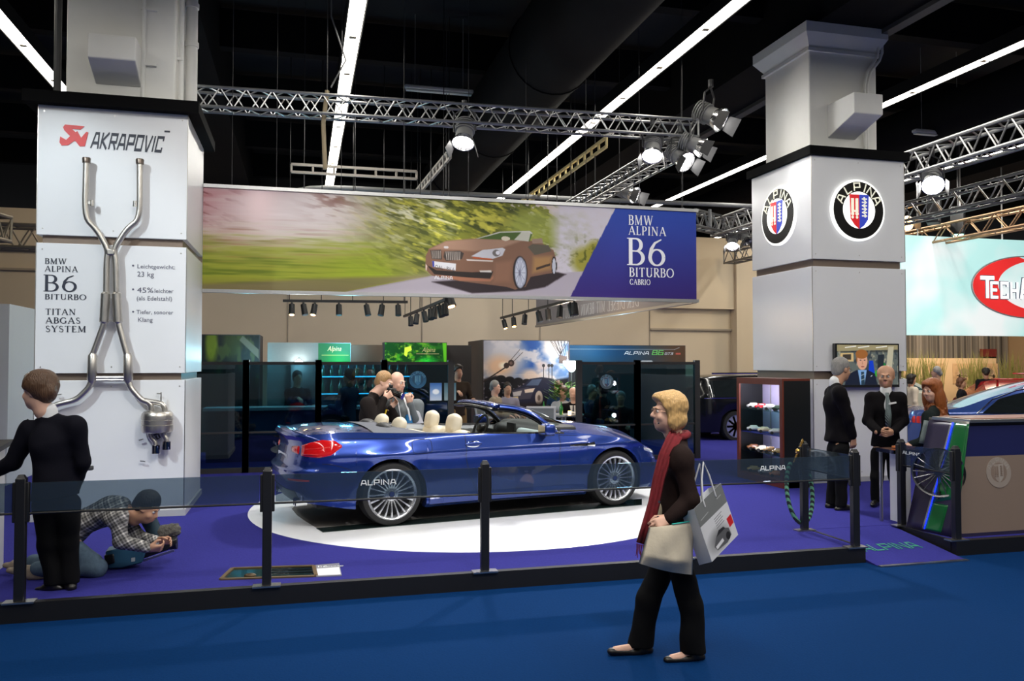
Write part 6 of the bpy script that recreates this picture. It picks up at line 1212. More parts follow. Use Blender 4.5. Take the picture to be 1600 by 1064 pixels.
# ============================================================ glass barrier along the platform
BGLASS = glassmat('barrier_glass', (.50,.56,.60), .10, .03, haze=.05, hcol=(.35,.45,.52)); POSTM = mat('post_black', (.012,.012,.014), .35)
def post(x, y, lab):
    t = thing('barrier_post', lab, 'post', (x,y,PH), group='black barrier posts'); MB().bb((-.035,-.03,.012), (.035,.03,.90)).build('post', POSTM, t, bev=.006); MB().bb((-.105,-.05,0), (.105,.05,.012)).build('base_plate', STEEL, t, smooth=0)
    c = MB(); c.bb((-.055,-.02,.58), (.055,.022,.87)); c.build('glass_clamp', BLACK, t, bev=.006); c = MB(); c.prism([(-.035,0),(.035,0),(.02,.025),(-.02,.025)], (0,-.028,.90), EX, EZ, .0).build('cap', POSTM, t) if False else MB().box((0,0,.912), (.06,.05,.025), taper=(.6,.6)).build('cap', POSTM, t, smooth=0); return t
P0 = [(-1.97,6.66),(-.25,6.66),(1.49,6.66),(3.28,6.66),(5.07,6.66)]
for (x, y), lab in zip(P0, ('black barrier post in front of the man in the dark suit','black barrier post beside the floor display tray','black barrier post in front of the car door','black barrier post hidden behind the walking woman','black barrier post at the platform corner left of the ramp')): post(x, y, lab)
post(5.07,7.46,'black barrier post at the inner end of the ramp, left side, beside the rope wreath'); post(6.23,7.42,'black barrier post at the inner end of the ramp in front of the bald man'); post(6.24,6.68,'black barrier post at the outer corner of the reception counter')
def pane(a, b, lab, text=None, z0=.655, z1=.865, tx=.5):
    a = Vector((*a,0)); b = Vector((*b,0)); d = b-a; L = d.length; d /= L; t = thing('glass_barrier', lab, 'glass panel', a+Vector((0,0,PH)), group='smoked barrier panes'); nrm = d.cross(EZ)
    MB().prism([(.06,z0),(L-.06,z0),(L-.06,z1),(.06,z1)], -nrm*.004, d, EZ, .008).build('glass', BGLASS, t, smooth=0)
    q = MB(); q.tube([d*.02+EZ*(z0-.012), d*(L-.02)+EZ*(z0-.012)], .009, 8); q.build('rod', BLACK, t)
    if text: q = MB(); letters(q, 'ALPINA', d*text[0]+EZ*text[1]+nrm*.0045, d, EZ, text[2], SQUARE, text[3], 'c', t=.001, bold=1.1); q.build('lettering', WHT, t, smooth=0)
pane((-3.75,6.66), P0[0], 'smoked glass pane at the left edge of the photo'); pane(P0[0], P0[1], 'smoked glass pane in front of the kneeling cameraman')
pane(P0[1], P0[2], 'smoked glass pane with white lettering in front of the car rear wheel', (.86,.755,.042,.285)); pane(P0[2], P0[3], 'smoked glass pane in front of the car front wheel')
pane(P0[3], P0[4], 'smoked glass pane with white lettering right of the walking woman', (.92,.755,.042,.26)); pane((5.07,6.66), (5.07,7.46), 'short smoked glass pane along the left side of the ramp')
t_ = pane((6.23,7.42), (6.24,6.68), 'short smoked glass pane with white lettering along the right side of the ramp', (.16,.77,.032,.26))
# ------------------------------------------------------------ display tray and label in the platform floor
tr0 = PZ(344,907,PH); T_ = lambda x, y, z=0: PZ(x,y,PH)-tr0+Vector((0,0,z)); t = thing('floor_display', 'long shallow dark glass display tray let into the violet carpet', 'display tray', tr0)
a, b, c, d = T_(345,906), T_(363,889), T_(490,885), T_(494,901)
q = MB(); 
for p_, r_ in ((a,b),(b,c),(c,d),(d,a)): q.bar(p_+EZ*.006, r_+EZ*.006, .03,.012)
q.build('frame', mat('tray_frame', (.25,.17,.08), .4, .6), t, smooth=0); q = MB(); q.add([a+EZ*.003,b+EZ*.003,c+EZ*.003,d+EZ*.003], [(3,2,1,0)]); q.build('tray_floor', mat('tray_dark', (.01,.035,.035), .15, coat=1.), t, smooth=0)
q = MB()
for k in (.25,.5,.75): q.tube([b.lerp(a,k)*.55+c.lerp(d,k)*.45+EZ*.012, c.lerp(d,k)*.97+b.lerp(a,k)*.03+EZ*.012], .008, 8)
q.tube([b.lerp(a,.15)*.55+c.lerp(d,.15)*.45+EZ*.012, b.lerp(a,.85)*.55+c.lerp(d,.85)*.45+EZ*.012], .012, 8); q.build('chrome_rod', CHROME, t); q = MB(); q.ball(a.lerp(d,.3)+Vector((0,.05,.015)), (.05,.025,.02)); q.build('exhibit', mat('exhibit_bronze', (.1,.07,.04), .4, .7), t)
l0 = PZ(494,902,PH); t = thing('info_plate', 'small grey and white information plate beside the floor display tray', 'sign', l0); L_ = lambda x, y, z=0: PZ(x,y,PH)-l0+Vector((0,0,z))
e0, e1, e2, e3 = L_(494,902), L_(534,900), L_(530,881), L_(493,884); q = MB(); q.add([v+EZ*z for z in (0,.008) for v in (e0,e1,e2,e3)], [(4,5,6,7),(0,1,5,4),(1,2,6,5),(2,3,7,6),(3,0,4,7)]); q.build('plate', mat('plate_grey', (.25,.25,.30), .4), t, smooth=0)
g = lambda u, v, z: (e0*(1-u)*(1-v)+e1*u*(1-v)+e2*u*v+e3*(1-u)*v)+EZ*z; q = MB(); q.add([g(.04,.05,.0095),g(.96,.05,.0095),g(.96,.64,.0095),g(.04,.64,.0095)], [(0,1,2,3)]); q.build('paper', WHT, t, smooth=0)
q = MB(); exl = (e1-e0).normalized(); eyl = EZ.cross(exl); letters(q, 'B6', g(.06,.72,.0085), exl, eyl, .06, SERIF); letters(q, 'BITURBO', g(.3,.72,.0085), exl, eyl, .03, SERIF); q.build('lettering', WHT, t, smooth=0)
# ------------------------------------------------------------ reception counter
CN = thing('reception_counter', 'reception counter with taupe emblem front and green striped slanted side', 'counter', (6.3,6.75,PH)); cz = lambda x,y,z: Vector((x-6.3,y-6.75,z-PH))
TAUP = mat('counter_taupe', (.26,.19,.15), .45, var=.02, scale=4); NAV = mat('counter_navy', (.02,.02,.075), .35); PURP = mat('counter_purple', (.028,.022,.06), .3); GRN = mat('counter_green', (.005,.14,.035), .2, coat=.6); 
f0 = [cz(6.32,6.78,.14), cz(9.5,6.78,.14)]; f1 = [cz(6.55,6.87,1.27), cz(9.5,6.87,1.27)]; lp_ = lambda a, b, k: a.lerp(b, k)
q = MB(); q.add([lp_(f0[0],f1[0],.03),lp_(f0[1],f1[1],.03),lp_(f0[1],f1[1],.70),lp_(f0[0],f1[0],.70)], [(0,1,2,3)]); q.build('front_panel', TAUP, CN, smooth=0); q = MB(); q.add([lp_(f0[0],f1[0],.70),lp_(f0[1],f1[1],.70),lp_(f0[1],f1[1],.97),lp_(f0[0],f1[0],.97)], [(0,1,2,3)]); q.build('front_band', mat('band_blue', (.012,.016,.10), .3), CN, smooth=0)
q = MB(); q.add([lp_(f0[0],f1[0],0),lp_(f0[1],f1[1],0),lp_(f0[1],f1[1],.03),lp_(f0[0],f1[0],.03)], [(0,1,2,3)]); q.build('front_plinth', PURP, CN, smooth=0)
sb = [cz(6.20,7.32,.14), cz(6.30,6.76,.14), cz(6.56,6.83,1.275)]; sb.append(cz(6.60,7.42,1.285))
S2 = lambda u, v: (sb[0]*(1-u)*(1-v)+sb[1]*u*(1-v)+sb[2]*u*v+sb[3]*(1-u)*v); nS = (sb[1]-sb[0]).cross(sb[3]-sb[0]).normalized()
def sq(P, m, nm, off, par=CN): q = MB(); n_, m_ = 6, 14; f_ = lambda a, b: S2((P[0][0]*(1-a)+P[1][0]*a)*(1-b)+(P[3][0]*(1-a)+P[2][0]*a)*b, (P[0][1]*(1-a)+P[1][1]*a)*(1-b)+(P[3][1]*(1-a)+P[2][1]*a)*b)+nS*off; q.grid([[list(f_(i/n_,j/m_)) for j in range(m_+1)] for i in range(n_+1)]); return q.build(nm, m, par, smooth=60, solid=.004)
sq([(0,0),(1,0),(1,1),(0,1)], PURP, 'side_panel', .0); sq([(.33,0.02),(.365,.02),(.60,.995),(.56,.995)], mat('stripe_grey', (.25,.27,.3), .3), 'stripe', .004); sq([(.365,.02),(.39,.02),(.64,.995),(.60,.995)], mat('stripe_blue_glow', (.01,.03,.9), .3, emit=1.2, ecol=(.01,.04,1)), 'light_stripe', .005); sq([(.39,.02),(.72,.02),(.78,.26),(.451,.26)], GRN, 'stripe', .004); sq([(.451,.26),(1,.34),(1,.995),(.64,.995)], GRN, 'stripe', .0042)
sq([(0.0,.985),(1,.985),(1,1.005),(0,1.005)], STEEL, 'trim', .006)
q = MB(); q.bb((.27,.08,1.13), (3.2,.60,1.165)); q.build('counter_top', STEEL, CN, smooth=0, bev=.004); q = MB(); q.bb((.32,.12,1.165), (3.2,.56,1.172)); q.build('top_inlay', mat('inlay_wood', (.28,.10,.05), .3), CN, smooth=0)
q = MB(); q.bb((.34,.2,0),(3.2,.56,1.12)); q.build('carcass', PURP, CN, smooth=0)
q = MB(); q.bb((-.12,.72,.76),(.2,1.0,.80)); q.build('side_shelf', BLACKG, CN, smooth=0); q = MB(); q.bb((.04,.80,0),(.16,.98,.76)); q.build('side_cabinet', WHITE, CN, smooth=0); q = MB(); q.cyl((-.1,.95,0),(-.1,.95,.76),.018); q.build('leg', STEEL, CN); MB().box((.12,.86,.815),(.2,.12,.02)).build('leaflet', mat('leaflet_orange', (.7,.2,.05), .5), CN, smooth=0)
fn = (f0[1]-f0[0]).cross(f1[0]-f0[0]).normalized(); fe = (f0[1]-f0[0]).normalized(); fu = (f1[0]-cz(6.32,6.87,1.27)*0-f0[0]); fu = (cz(6.32,6.87,1.27)-f0[0]).normalized()
PALE = mat('emblem_pale', (.36,.30,.26), .35); PALE2 = mat('emblem_pale_light', (.42,.37,.33), .35); em = PY(1560,738,6.83)-Vector((6.3,6.75,PH)); em.y = f0[0].y+(em.z/(1.13))*.09
e_ = bpy.data.objects.new('emblem', None); COL.objects.link(e_); e_.parent = CN; e_.empty_display_size = .1
emblem(e_, em+fn*.001, fe, fu, .165, (None, PALE, TAUP, PALE, PALE2, PALE2, TAUP), dep=.004)
# the alloy wheel exhibited beside the counter
wh = thing('alloy_wheel', 'bare dark many spoked alloy wheel standing behind the ramp barrier pane', 'wheel', (6.35,7.02,PH+.62)); 
dd = Vector((-.75,-.66,0)).normalized(); sd = EZ.cross(dd)
DRIM = mat('rim_dark', (.22,.22,.23), .25, .9); q = MB(); q.lathe([(.235,.05),(.25,.055),(.25,.03),(.24,-.05),(.225,-.05),(.23,.03)], (0,0,0), dd, 56, closed=True); q.build('rim', DRIM, wh); q = MB()
for i in range(20):
    a_ = 2*PI*i/20; e1 = sd*math.cos(a_)+EZ*math.sin(a_); q.tube([e1*.04+dd*.035, e1*.235+dd*.045], [.007,.0055], 6)
q.lathe([(0,.045),(.045,.045),(.05,.02)], (0,0,0), dd, 24); q.build('spokes', DRIM, wh); MB().cyl(-dd*.02-EZ*.62, -dd*.02-EZ*.2, .02).build('stand', BLACK, wh)
# ------------------------------------------------------------ screen on the right pillar
tv = thing('screen', 'flat screen showing a man in a suit, mounted on the right pillar', 'screen', (7.5,10.33,1.52)); 
MB().bb((0,-.09,0), (1.09,-.02,.645)).build('casing', BLACKG, tv, smooth=0, bev=.004); MB().bb((.35,-.02,.15), (.75,-.001,.5)).build('wall_bracket', DGREY, tv, smooth=0)
p = Pic(150,86,(92,100,96)); p.A[:16] = (70,72,66); n1 = p.noise(9,12,4,3); p.blend(np.clip((n1-.5)*5,0,1)*.7, (40,48,60)); p.blend(np.clip((p.noise(6,8,7)-.6)*6,0,1)*.6, (190,180,150))
p.poly([(0,0),(150,0),(150,10),(0,14)], (150,140,105)); 
for x in (20,52,96): p.line(x,6,x+26,3,2,(235,235,225))
p.poly([(8,18),(40,17),(40,36),(8,36)], (196,170,120)); p.poly([(14,21),(34,20),(34,32),(14,32)], (60,55,50)); p.poly([(126,4),(140,3),(134,60),(118,62)], (180,175,150)); p.ell(112,50,9,12,(30,120,60)); p.ell(98,62,7,7,(60,160,60)); p.poly([(78,34),(88,34),(92,64),(76,66)], (20,60,190)); p.poly([(100,22),(116,20),(112,60),(98,60)], (38,44,52))
p.poly([(18,86),(24,64),(48,54),(74,54),(92,62),(98,86)], (28,34,50)); p.poly([(50,54),(72,54),(66,86),(56,86)], (120,160,205)); p.poly([(58,58),(65,58),(67,86),(58,86)], (40,60,75)); p.line(58,66,66,63,1.5,(150,165,170)); p.line(58,76,67,73,1.5,(150,165,170))
p.ell(61,35,13,19,(205,155,130)); p.ell(60,20,15,10,(150,95,50)); p.poly([(46,18),(50,16),(49,36),(47,36)], (150,95,50)); p.ell(57,33,2,1.2,(50,40,40)); p.ell(67,33,2,1.2,(50,40,40)); p.poly([(61,34),(64,42),(60,42)], (185,130,105)); p.ell(62,47,4,1.5,(150,80,75)); p.line(82,68,85,66,1.5,(200,205,210))
p.build('picture', (.025,-.0915,.04), EX, EZ, 1.04, .585, colmat('screen_print', .2, emit=.55), tv)
# ------------------------------------------------------------ glazed cabinet with model cars
cbx = thing('display_cabinet', 'tall wooden display cabinet with glass front and lit shelves of model cars', 'cabinet', (6.49,10.0,PH)); WOOD = mat('cabinet_wood', (.16,.035,.018), .35, var=.25, scale=6, stretch=(8,8,.6)); CBL = mat('cabinet_black', (.010,.012,.012), .3)
D, W2, Hc = .42, 1.22, 1.49
q = MB(); q.bb((.0,0,0),(D,.035,Hc)); q.build('side_panel', CBL, cbx, smooth=0); q = MB(); q.bb((0,W2-.035,0),(D,W2,Hc)); q.build('side_panel', CBL, cbx, smooth=0); q = MB(); q.bb((D-.02,.035,.0),(D,W2-.035,Hc)); q.build('back_panel', mat('cabinet_lilac', (.38,.37,.55), .4), cbx, smooth=0); q = MB(); q.bb((0,0,Hc),(D,W2,Hc+.03)); q.build('top', WOOD, cbx, smooth=0); q = MB(); q.bb((.0,0,0),(D,W2,.10)); q.build('base', WOOD, cbx, smooth=0)
q = MB(); q.bb((-.025,-.0,0),(0,.07,Hc+.03)); q.bb((-.025,W2-.07,0),(0,W2,Hc+.03)); q.bb((-.025,.07,Hc-.06),(0,W2-.07,Hc+.03)); q.bb((-.025,.07,0),(0,W2-.07,.1)); q.build('frame', WOOD, cbx, smooth=0)
q = MB()
for k in (.25,.45,.58,.78): q.cyl((D-.03,W2*k,.1),(D-.03,W2*k,Hc-.02),.008,n=8)
q.build('shelf_rail', ALU, cbx)
LG = mat('shelf_light', (1,1,1), .5, emit=22, ecol=(.95,.92,1)); MB().bb((.05,.1,Hc-.02),(.12,W2-.1,Hc-.005)).build('light', LG, cbx, smooth=0)
SH = glassmat('shelf_glass', (.55,.85,.8), .15); zsh = (.42,.70,1.04); 
l_ = lamp('POINT', 'cabinet_light', (0,0,0), (1,0,0), 5, (.95,.92,1), .05); l_.parent = cbx; l_.location = (.1,.6,1.3); l_ = lamp('POINT', 'cabinet_light', (0,0,0), (1,0,0), 4, (.95,.92,1), .05); l_.parent = cbx; l_.location = (.1,.6,.6)
for z in zsh: q = MB(); q.bb((.02,.05,z),(D-.03,W2-.05,z+.01)); q.build('shelf', SH if z != .70 else mat('shelf_blue', (.02,.03,.25), .3), cbx, smooth=0)
for k, (z, n, cl) in enumerate(((1.05,5,('black','dark green','silver','red','white')),(.71,4,('cream','silver','cream','white')),(.43,5,('gold','brass','bronze','cream','copper')),(.101,4,('cream','orange','silver','gold')))):
    for i in range(n):
        cname = cl[i % len(cl)]; cc = {'black':(.02,.02,.02),'dark green':(.02,.08,.05),'silver':(.6,.6,.62),'red':(.6,.01,.02),'white':(.8,.8,.8),'cream':(.75,.6,.42),'blue':(.05,.1,.4),'gold':(.55,.35,.08),'brass':(.5,.36,.14),'bronze':(.28,.16,.06),'copper':(.5,.2,.08),'orange':(.75,.25,.05)}[cname]
        m_ = thing('model_car', f'{cname} model car on the {("top","second","third","bottom")[k]} shelf, {("nearest","second nearest","third nearest","fourth nearest","fifth nearest","farthest")[i]} in the cabinet', 'model car', (6.49+.16,10.0+.12+i*(W2-.3)/max(1,n-1)*.98,PH+z), R(-38+5*i), 'model cars in the cabinet'); m_.scale = (1.4,1.3,1.35)
        S = SDF(.012); S.box((0,0,.030),(.085,.034,.016), rd=.013); S.box((-.012,0,.050),(.042,.028,.016), rd=.013); sdfobj('body', S, .0075, mat('model_'+cname.replace(' ','_'), cc, .25, coat=.6), m_, it=1); q = MB()
        for sx in (-.052,.052):
            for sy in (-1,1): q.cyl((sx,sy*.028,.017),(sx,sy*.037,.017),.017,n=12)
        q.build('wheels', RUB, m_)
# ------------------------------------------------------------ green and black rope wreath on the barrier post
t = thing('rope_wreath', 'green and black twisted rope hanging in a loop from a ramp post', 'rope', (5.07,7.50,PH)); ROPE = mat('rope_green', (.03,.10,.06), .8, var=.95, scale=9, stretch=(1,1,1)); nt = ROPE.node_tree
wv = nt.nodes.new('ShaderNodeTexWave'); wv.inputs['Scale'].default_value = 9; wv.bands_direction = 'DIAGONAL'; tcx = nt.nodes.new('ShaderNodeTexCoord'); nt.links.new(tcx.outputs['Object'], wv.inputs['Vector']); rr = nt.nodes.new('ShaderNodeValToRGB'); rr.color_ramp.elements[0].color = (.008,.015,.02,1); rr.color_ramp.elements[1].color = (.10,.30,.18,1); rr.color_ramp.elements[0].position = .45; rr.color_ramp.elements[1].position = .55; nt.links.new(wv.outputs['Fac'], rr.inputs[0]); nt.links.new(rr.outputs[0], nt.nodes['Principled BSDF'].inputs['Base Color'])
q = MB(); q.tube([(.15*math.sin(a)+.0,.04+.05*math.cos(a),.40+.33*math.cos(a)+.0) for a in np.linspace(.5,2*PI-.5,30)], .022, 10); q.build('rope', ROPE, t); q = MB(); q.tube([(-.08,.0,.70),(-.02,-.05,.93),(.07,.0,.70)],.022,8); q.ball((-.06,-.03,.82),.03); q.build('brass_hook', mat('brass', (.6,.36,.1), .25, 1.), t)
# ============================================================ glazed lounge behind the car
TEAL = glassmat('lounge_glass', (.26,.46,.52), .05, .01); FRM = mat('lounge_frame', (.02,.018,.017), .5); CYAN = mat('cyan_glow', (.1,.7,1), .5, emit=3.5, ecol=(.1,.65,1))
GY = 13.6
def lounge_panel(x0, x1, lab, top=1.9, emb=None, wide=.05):
    t = thing('lounge_screen', lab, 'glass screen', (x0,GY,PH), group='glazed lounge screens'); L = x1-x0; h = top-PH
    for x in (0, L): MB().bb((x-wide,-.04,0),(x+wide,.04,h+.03)).build('post', FRM, t, smooth=0)
    q = MB(); q.bb((wide,-.03,h-.05),(L-wide,.03,h)); q.build('top_rail', FRM, t, smooth=0); q = MB(); q.bb((wide,-.03,.0),(L-wide,.03,.08)); q.build('lower_rail', FRM, t, smooth=0); q = MB(); q.bb((wide,-.02,.62),(L-wide,.02,.65)); q.build('middle_rail', FRM, t, smooth=0)
    MB().bb((wide,-.006,.08),(L-wide,.006,h-.05)).build('glass', TEAL, t, smooth=0)
    if emb is not None:
        e_ = bpy.data.objects.new('emblem', None); COL.objects.link(e_); e_.parent = t; e_.empty_display_size = .1; EP = emb[3]
        emblem(e_, (emb[0]-x0,-.008,emb[1]-PH), EX, EZ, emb[2], EP, dep=.004)
    return t
eb = lambda n, c: mat(n, c, .4)
EPB = (None, eb('etched_blue', (.015,.10,.20)), eb('etched_dark', (.01,.06,.12)), eb('etched_mid', (.03,.15,.28)), eb('etched_mid', (.03,.15,.28)), eb('etched_pale', (.12,.32,.45)), eb('etched_pale', (.12,.32,.45)))
EPC = (None, eb('etched_grey', (.05,.08,.10)), eb('etched_silver', (.22,.30,.36)), eb('etched_red', (.06,.04,.06)), eb('etched_mid2', (.03,.07,.16)), eb('etched_pale', (.12,.32,.45)), eb('etched_pale', (.12,.32,.45)))
lounge_panel(-2.0,-.85,'dark glass lounge screen just right of the white exhaust pillar'); lounge_panel(-.85,.27,'dark glass lounge screen left of the car boot'); lounge_panel(.27,1.33,'dark glass lounge screen behind the fair haired photographer'); tA = lounge_panel(1.33,2.45,'glass lounge screen with blue emblem and two small posters', emb=(1.89,1.60,.155,EPB))
tB = lounge_panel(4.74,5.85,'glass lounge screen with silver emblem right of the seated guests', emb=(5.262,1.545,.14,EPC)); lounge_panel(5.85,7.02,'dark glass lounge screen behind the walking woman')
for x, lab, cs in ((2.09,'small blue and white poster on the emblem screen',((60,110,180),(200,210,225))),(2.335,'small grey poster at the right edge of the emblem screen',((70,110,125),(140,160,165)))):
    p = Pic(24,40,cs[0]); p.blend(p.Y/40, cs[1]); p.ell(12,20,7,6,(235,240,245),.4) if x < 2.2 else p.ell(12,20,5,5,(30,110,140),.3); t = thing('poster', lab, 'poster', (x,GY-.02,1.245)); MB().bb((0,0,0),(.205,.012,.30)).build('backing', DGREY, t, smooth=0); p.build('print', (.003,-.002,.003), EX, EZ, .199, .294, colmat('poster_print', .4), t)
MB_ = MB()
# picture walls
def wallbox(x0, x1, y0, y1, z, lab, m, name='picture_wall', cat='picture wall'):
    t = thing(name, lab, cat, (x0,y0,PH)); MB().bb((0,0,0),(x1-x0,y1-y0,z-PH)).build('wall', m, t, smooth=0); return t
DW = mat('lounge_wall_dark', (.035,.033,.033), .6); PP = colmat('wall_print', .45); PG = colmat('lit_print', .4, emit=.9)
t = wallbox(-2.2,-.80,16.9,18.2,2.44,'tall dark wall with a picture of conifers beside the exhaust pillar', DW); p = Pic(110,120,(28,30,28)); p.blend(np.clip((p.noise(10,26,3)-.5)*6,0,1)*.8, (70,78,40)); p.ell(38,14,9,34,(120,130,30),.6,.8); p.ell(70,10,14,30,(60,70,30),.6,.7); p.poly([(85,0),(110,24),(110,40),(80,8)], (95,95,80)); p.blend(np.clip((p.Y-60)/30,0,1)*.7,(16,20,18)); p.build('print', (.02,-.01,.9), EX, EZ, 1.36, 1.38, PP, t)
t = wallbox(-.66,.98,17.0,17.4,2.29,'brushed grey wall with green lit wine sign at its right end', mat('brushed_wall', (.22,.24,.23), .35, .6, var=.1, scale=12, stretch=(1,1,8)))
p = Pic(70,44,(15,95,40)); p.blend(np.clip(1-np.hypot((p.X-40)/40,(p.Y-44)/36),0,1)*.8, (20,190,60)); p.blend((1-p.X/70)*.5, (40,60,50)); p.line(8,26,66,26,1,(200,170,90)); p.build('print', (.99,-.012,1.73), EX, EZ, .64, .41, PG, t)
GLD = mat('sign_gold', (.85,.65,.3), .4); q = MB(); fontmesh(q, 'Alpina', (1.17,-.02,1.985), EX, EZ, .10, .28, shear=.35); fontmesh(q, 'FINE WINES', (1.12,-.02,1.925), EX, EZ, .028, .42) if False else None; q.build('lettering', GLD, t, smooth=0)
t = wallbox(1.0,1.66,17.3,17.5,2.26,'copper brown wall piece between the two green signs', mat('copper_wall', (.17,.075,.04), .4, .3, var=.2, scale=2))
t = wallbox(1.66,2.97,16.95,17.4,2.31,'wall with green lit vine leaf sign above the emblem screen', DW)
p = Pic(120,52,(14,60,20)); n1 = p.noise(13,12,5,3); p.blend(np.clip((n1-.45)*5,0,1), (52,130,28)); p.blend(np.clip((p.noise(7,7,6)-.58)*6,0,1)*.8, (120,160,40)); p.poly([(38,12),(50,8),(52,18),(44,24),(42,36),(37,30)], (200,215,60)); p.blend(np.clip((p.X/120-.5)*2.2,0,1)*.7, (10,58,20)); p.blend(np.clip(1-np.hypot((p.X-82)/26,(p.Y-50)/20),0,1)*.9,(30,210,60)); p.poly([(112,0),(120,0),(120,52),(115,52)], (80,160,30)); p.build('print', (.01,-.012,1.73), EX, EZ, 1.29, .43, PG, t)
q = MB(); fontmesh(q, 'Alpina', (.78,-.02,1.97), EX, EZ, .10, .28, shear=.35); q.build('lettering', GLD, t, smooth=0); q = MB(); q.bb((.66,-.02,1.925),(1.14,-.016,1.935)); q.build('rule', GLD, t, smooth=0)
wallbox(2.97,3.55,17.2,17.4,2.26,'plain dark wall left of the big sky picture', DW)
t = wallbox(3.72,5.68,16.9,18.4,2.37,'wall with large picture of a dark car under a blue cloudy sky', mat('dark_wood', (.05,.035,.028), .5, var=.6, scale=5, stretch=(4,4,.4)))
p = Pic(220,200,(92,130,185)); V = p.Y/200; U = p.X/220; p.blend(1-U*.9, (150,150,165)); p.blend(np.exp(-((U-.55)/.18)**2)*(V<.4), (45,85,155)); n1 = p.noise(40,32,11,4); p.blend(np.clip((n1-.50)*7,0,1)*np.clip(.62-V,0,.15)*6, (215,205,205)); p.ell(52,42,52,44,(205,200,205),.8,.9); p.ell(40,62,34,24,(238,190,150),.9,.9); p.ell(52,60,12,8,(255,240,215),.9); p.ell(178,20,26,22,(225,210,205),.7,.9); p.ell(120,84,24,16,(220,190,170),.8,.9); p.ell(150,60,18,12,(215,190,180),.8,.8)
p.poly([(0,92),(30,84),(60,92),(90,98),(120,104),(220,90),(220,200),(0,200)], (26,24,28), 3); 
for i in range(6): p.ell(44+i*22,92+i*3,13,9,(22,20,26),.2)
p.blend(np.clip((p.noise(7,5,21)-.6)*8,0,1)*(V>.5)*(V<.7)*.8,(150,140,150)); p.line(0,98,66,58,3,(50,36,34)); p.ell(70,54,8,8,(60,44,40),.2); p.ell(70,54,4,4,(120,95,85),.3); p.ell(58,60,7,7,(60,44,40),.2); p.line(66,50,92,22,1.2,(60,50,50)); p.line(72,54,100,28,1.2,(60,50,50))
for i in range(6): p.line(172+i*9,0,200+i*4,44,1.3,(45,40,42)); p.line(220-i*9,0,192+i*3,44,1.3,(45,40,42))
p.poly([(196,34),(216,38),(214,56),(194,54)], (90,72,66)); 
for x in (154,168,176): p.line(x,62,x,96,2,(30,28,34)); p.ell(x,60,4,4,(30,28,34),.3)
p.poly([(70,140),(74,118),(100,108),(118,92),(150,88),(180,92),(196,112),(200,140),(180,156),(120,160),(80,152)], (38,38,58)); p.poly([(108,108),(124,94),(150,92),(140,108)], (80,92,118)); p.poly([(72,120),(112,112),(130,118),(120,140),(76,142)], (70,66,80)); p.poly([(74,124),(98,120),(94,132),(76,134)], (190,180,178)); p.poly([(104,118),(132,114),(126,124),(106,126)], (225,200,180)); p.poly([(70,136),(88,134),(88,142),(72,143)], (230,200,140)); p.ell(142,138,10,17,(190,175,165),.15); p.ell(142,138,4,7,(110,95,90),.3); p.poly([(0,150),(220,150),(220,200),(0,200)], (44,36,36), 4, .8)
p.build('print', (.03,-.012,.43), EX, EZ, 1.9, 1.79, colmat('sky_print', .45), t)
t = wallbox(5.70,8.55,17.1,17.4,2.28,'long blue to brown wall with racing lettering above the silver emblem screen', DW); p = Pic(190,64,(28,70,105)); U = p.X/190; V = p.Y/64; p.blend(np.exp(-((U-.22)/.12)**2)*.7, (30,95,140)); p.blend(np.clip((U-.45)*2.2,0,1), (98,72,52)); p.blend(np.clip((V-.5)*1.5,0,1)*.4,(60,66,64)); p.line(0,13,172,13,1.2,(190,200,205)); p.line(172,13,180,6,1.2,(190,200,205)); p.poly([(112,60),(118,52),(134,52),(138,62)], (190,195,195)); p.build('print', (.01,-.012,1.72), EX, EZ, 2.83, .41, colmat('race_print', .4), t)
q = MB(); letters(q, 'ALPINA', (1.33,-.016,1.925), EX, EZ, .075, SQUARE, .60, slant=.35); letters(q, 'GT3', (2.32,-.016,1.925), EX, EZ, .055, SQUARE, .20, slant=.35); q.build('lettering', WHT, t, smooth=0); q = MB(); letters(q, 'B6', (2.0,-.016,1.92), EX, EZ, .11, SQUARE, .28, slant=.3); q.build('lettering', mat('race_green', (.2,.65,.15), .4), t, smooth=0); q = MB(); q.bb((2.6,-.016,1.93),(2.72,-.014,1.97)); q.build('mark', mat('race_red', (.6,.12,.08), .4), t, smooth=0)
# bar with bottles
t = thing('back_bar', 'back bar shelves with cyan light strips behind the lounge glass', 'shelf', (-.2,16.6,PH)); q = MB(); q.bb((0,.05,0),(2.5,.3,1.72)); q.build('carcass', DW, t, smooth=0); q = MB()
for z in (1.12,1.46): q.bb((.55,-.05,z),(2.45,.05,z+.02))
q.build('shelf', SH, t, smooth=0); q = MB(); q.bb((.55,-.055,1.115),(1.0,-.045,1.135)); q.bb((1.3,-.055,1.115),(2.4,-.045,1.135)); q.bb((.6,-.055,1.455),(2.4,-.045,1.475)); q.build('light_strip', CYAN, t, smooth=0)
GB = mat('bottle_green', (.02,.10,.06), .1, coat=1.); GBD = mat('bottle_dark', (.05,.03,.02), .1, coat=1.); GBC = mat('bottle_clear', (.35,.42,.45), .1, coat=1.); b0 = None
for k in range(22):
    x, z = (.62+(k%11)*.165, 1.14 if k < 11 else 1.48)
    if b0 is None: b0 = MB().lathe([(.0,0),(.036,.0),(.038,.01),(.038,.15),(.014,.2),(.013,.27),(.0,.27)], n=14).build('bottle', GB); o = b0
    else: o = dup(b0); 
    o.location = (-.2+x,16.6,PH+z+.001); tag(o, ('small bottle standing on the lower cyan lit bar shelf' if k < 11 else 'small bottle standing on the upper cyan lit bar shelf'), 'bottle', 'bottles on the lower bar shelf' if k < 11 else 'bottles on the upper bar shelf')
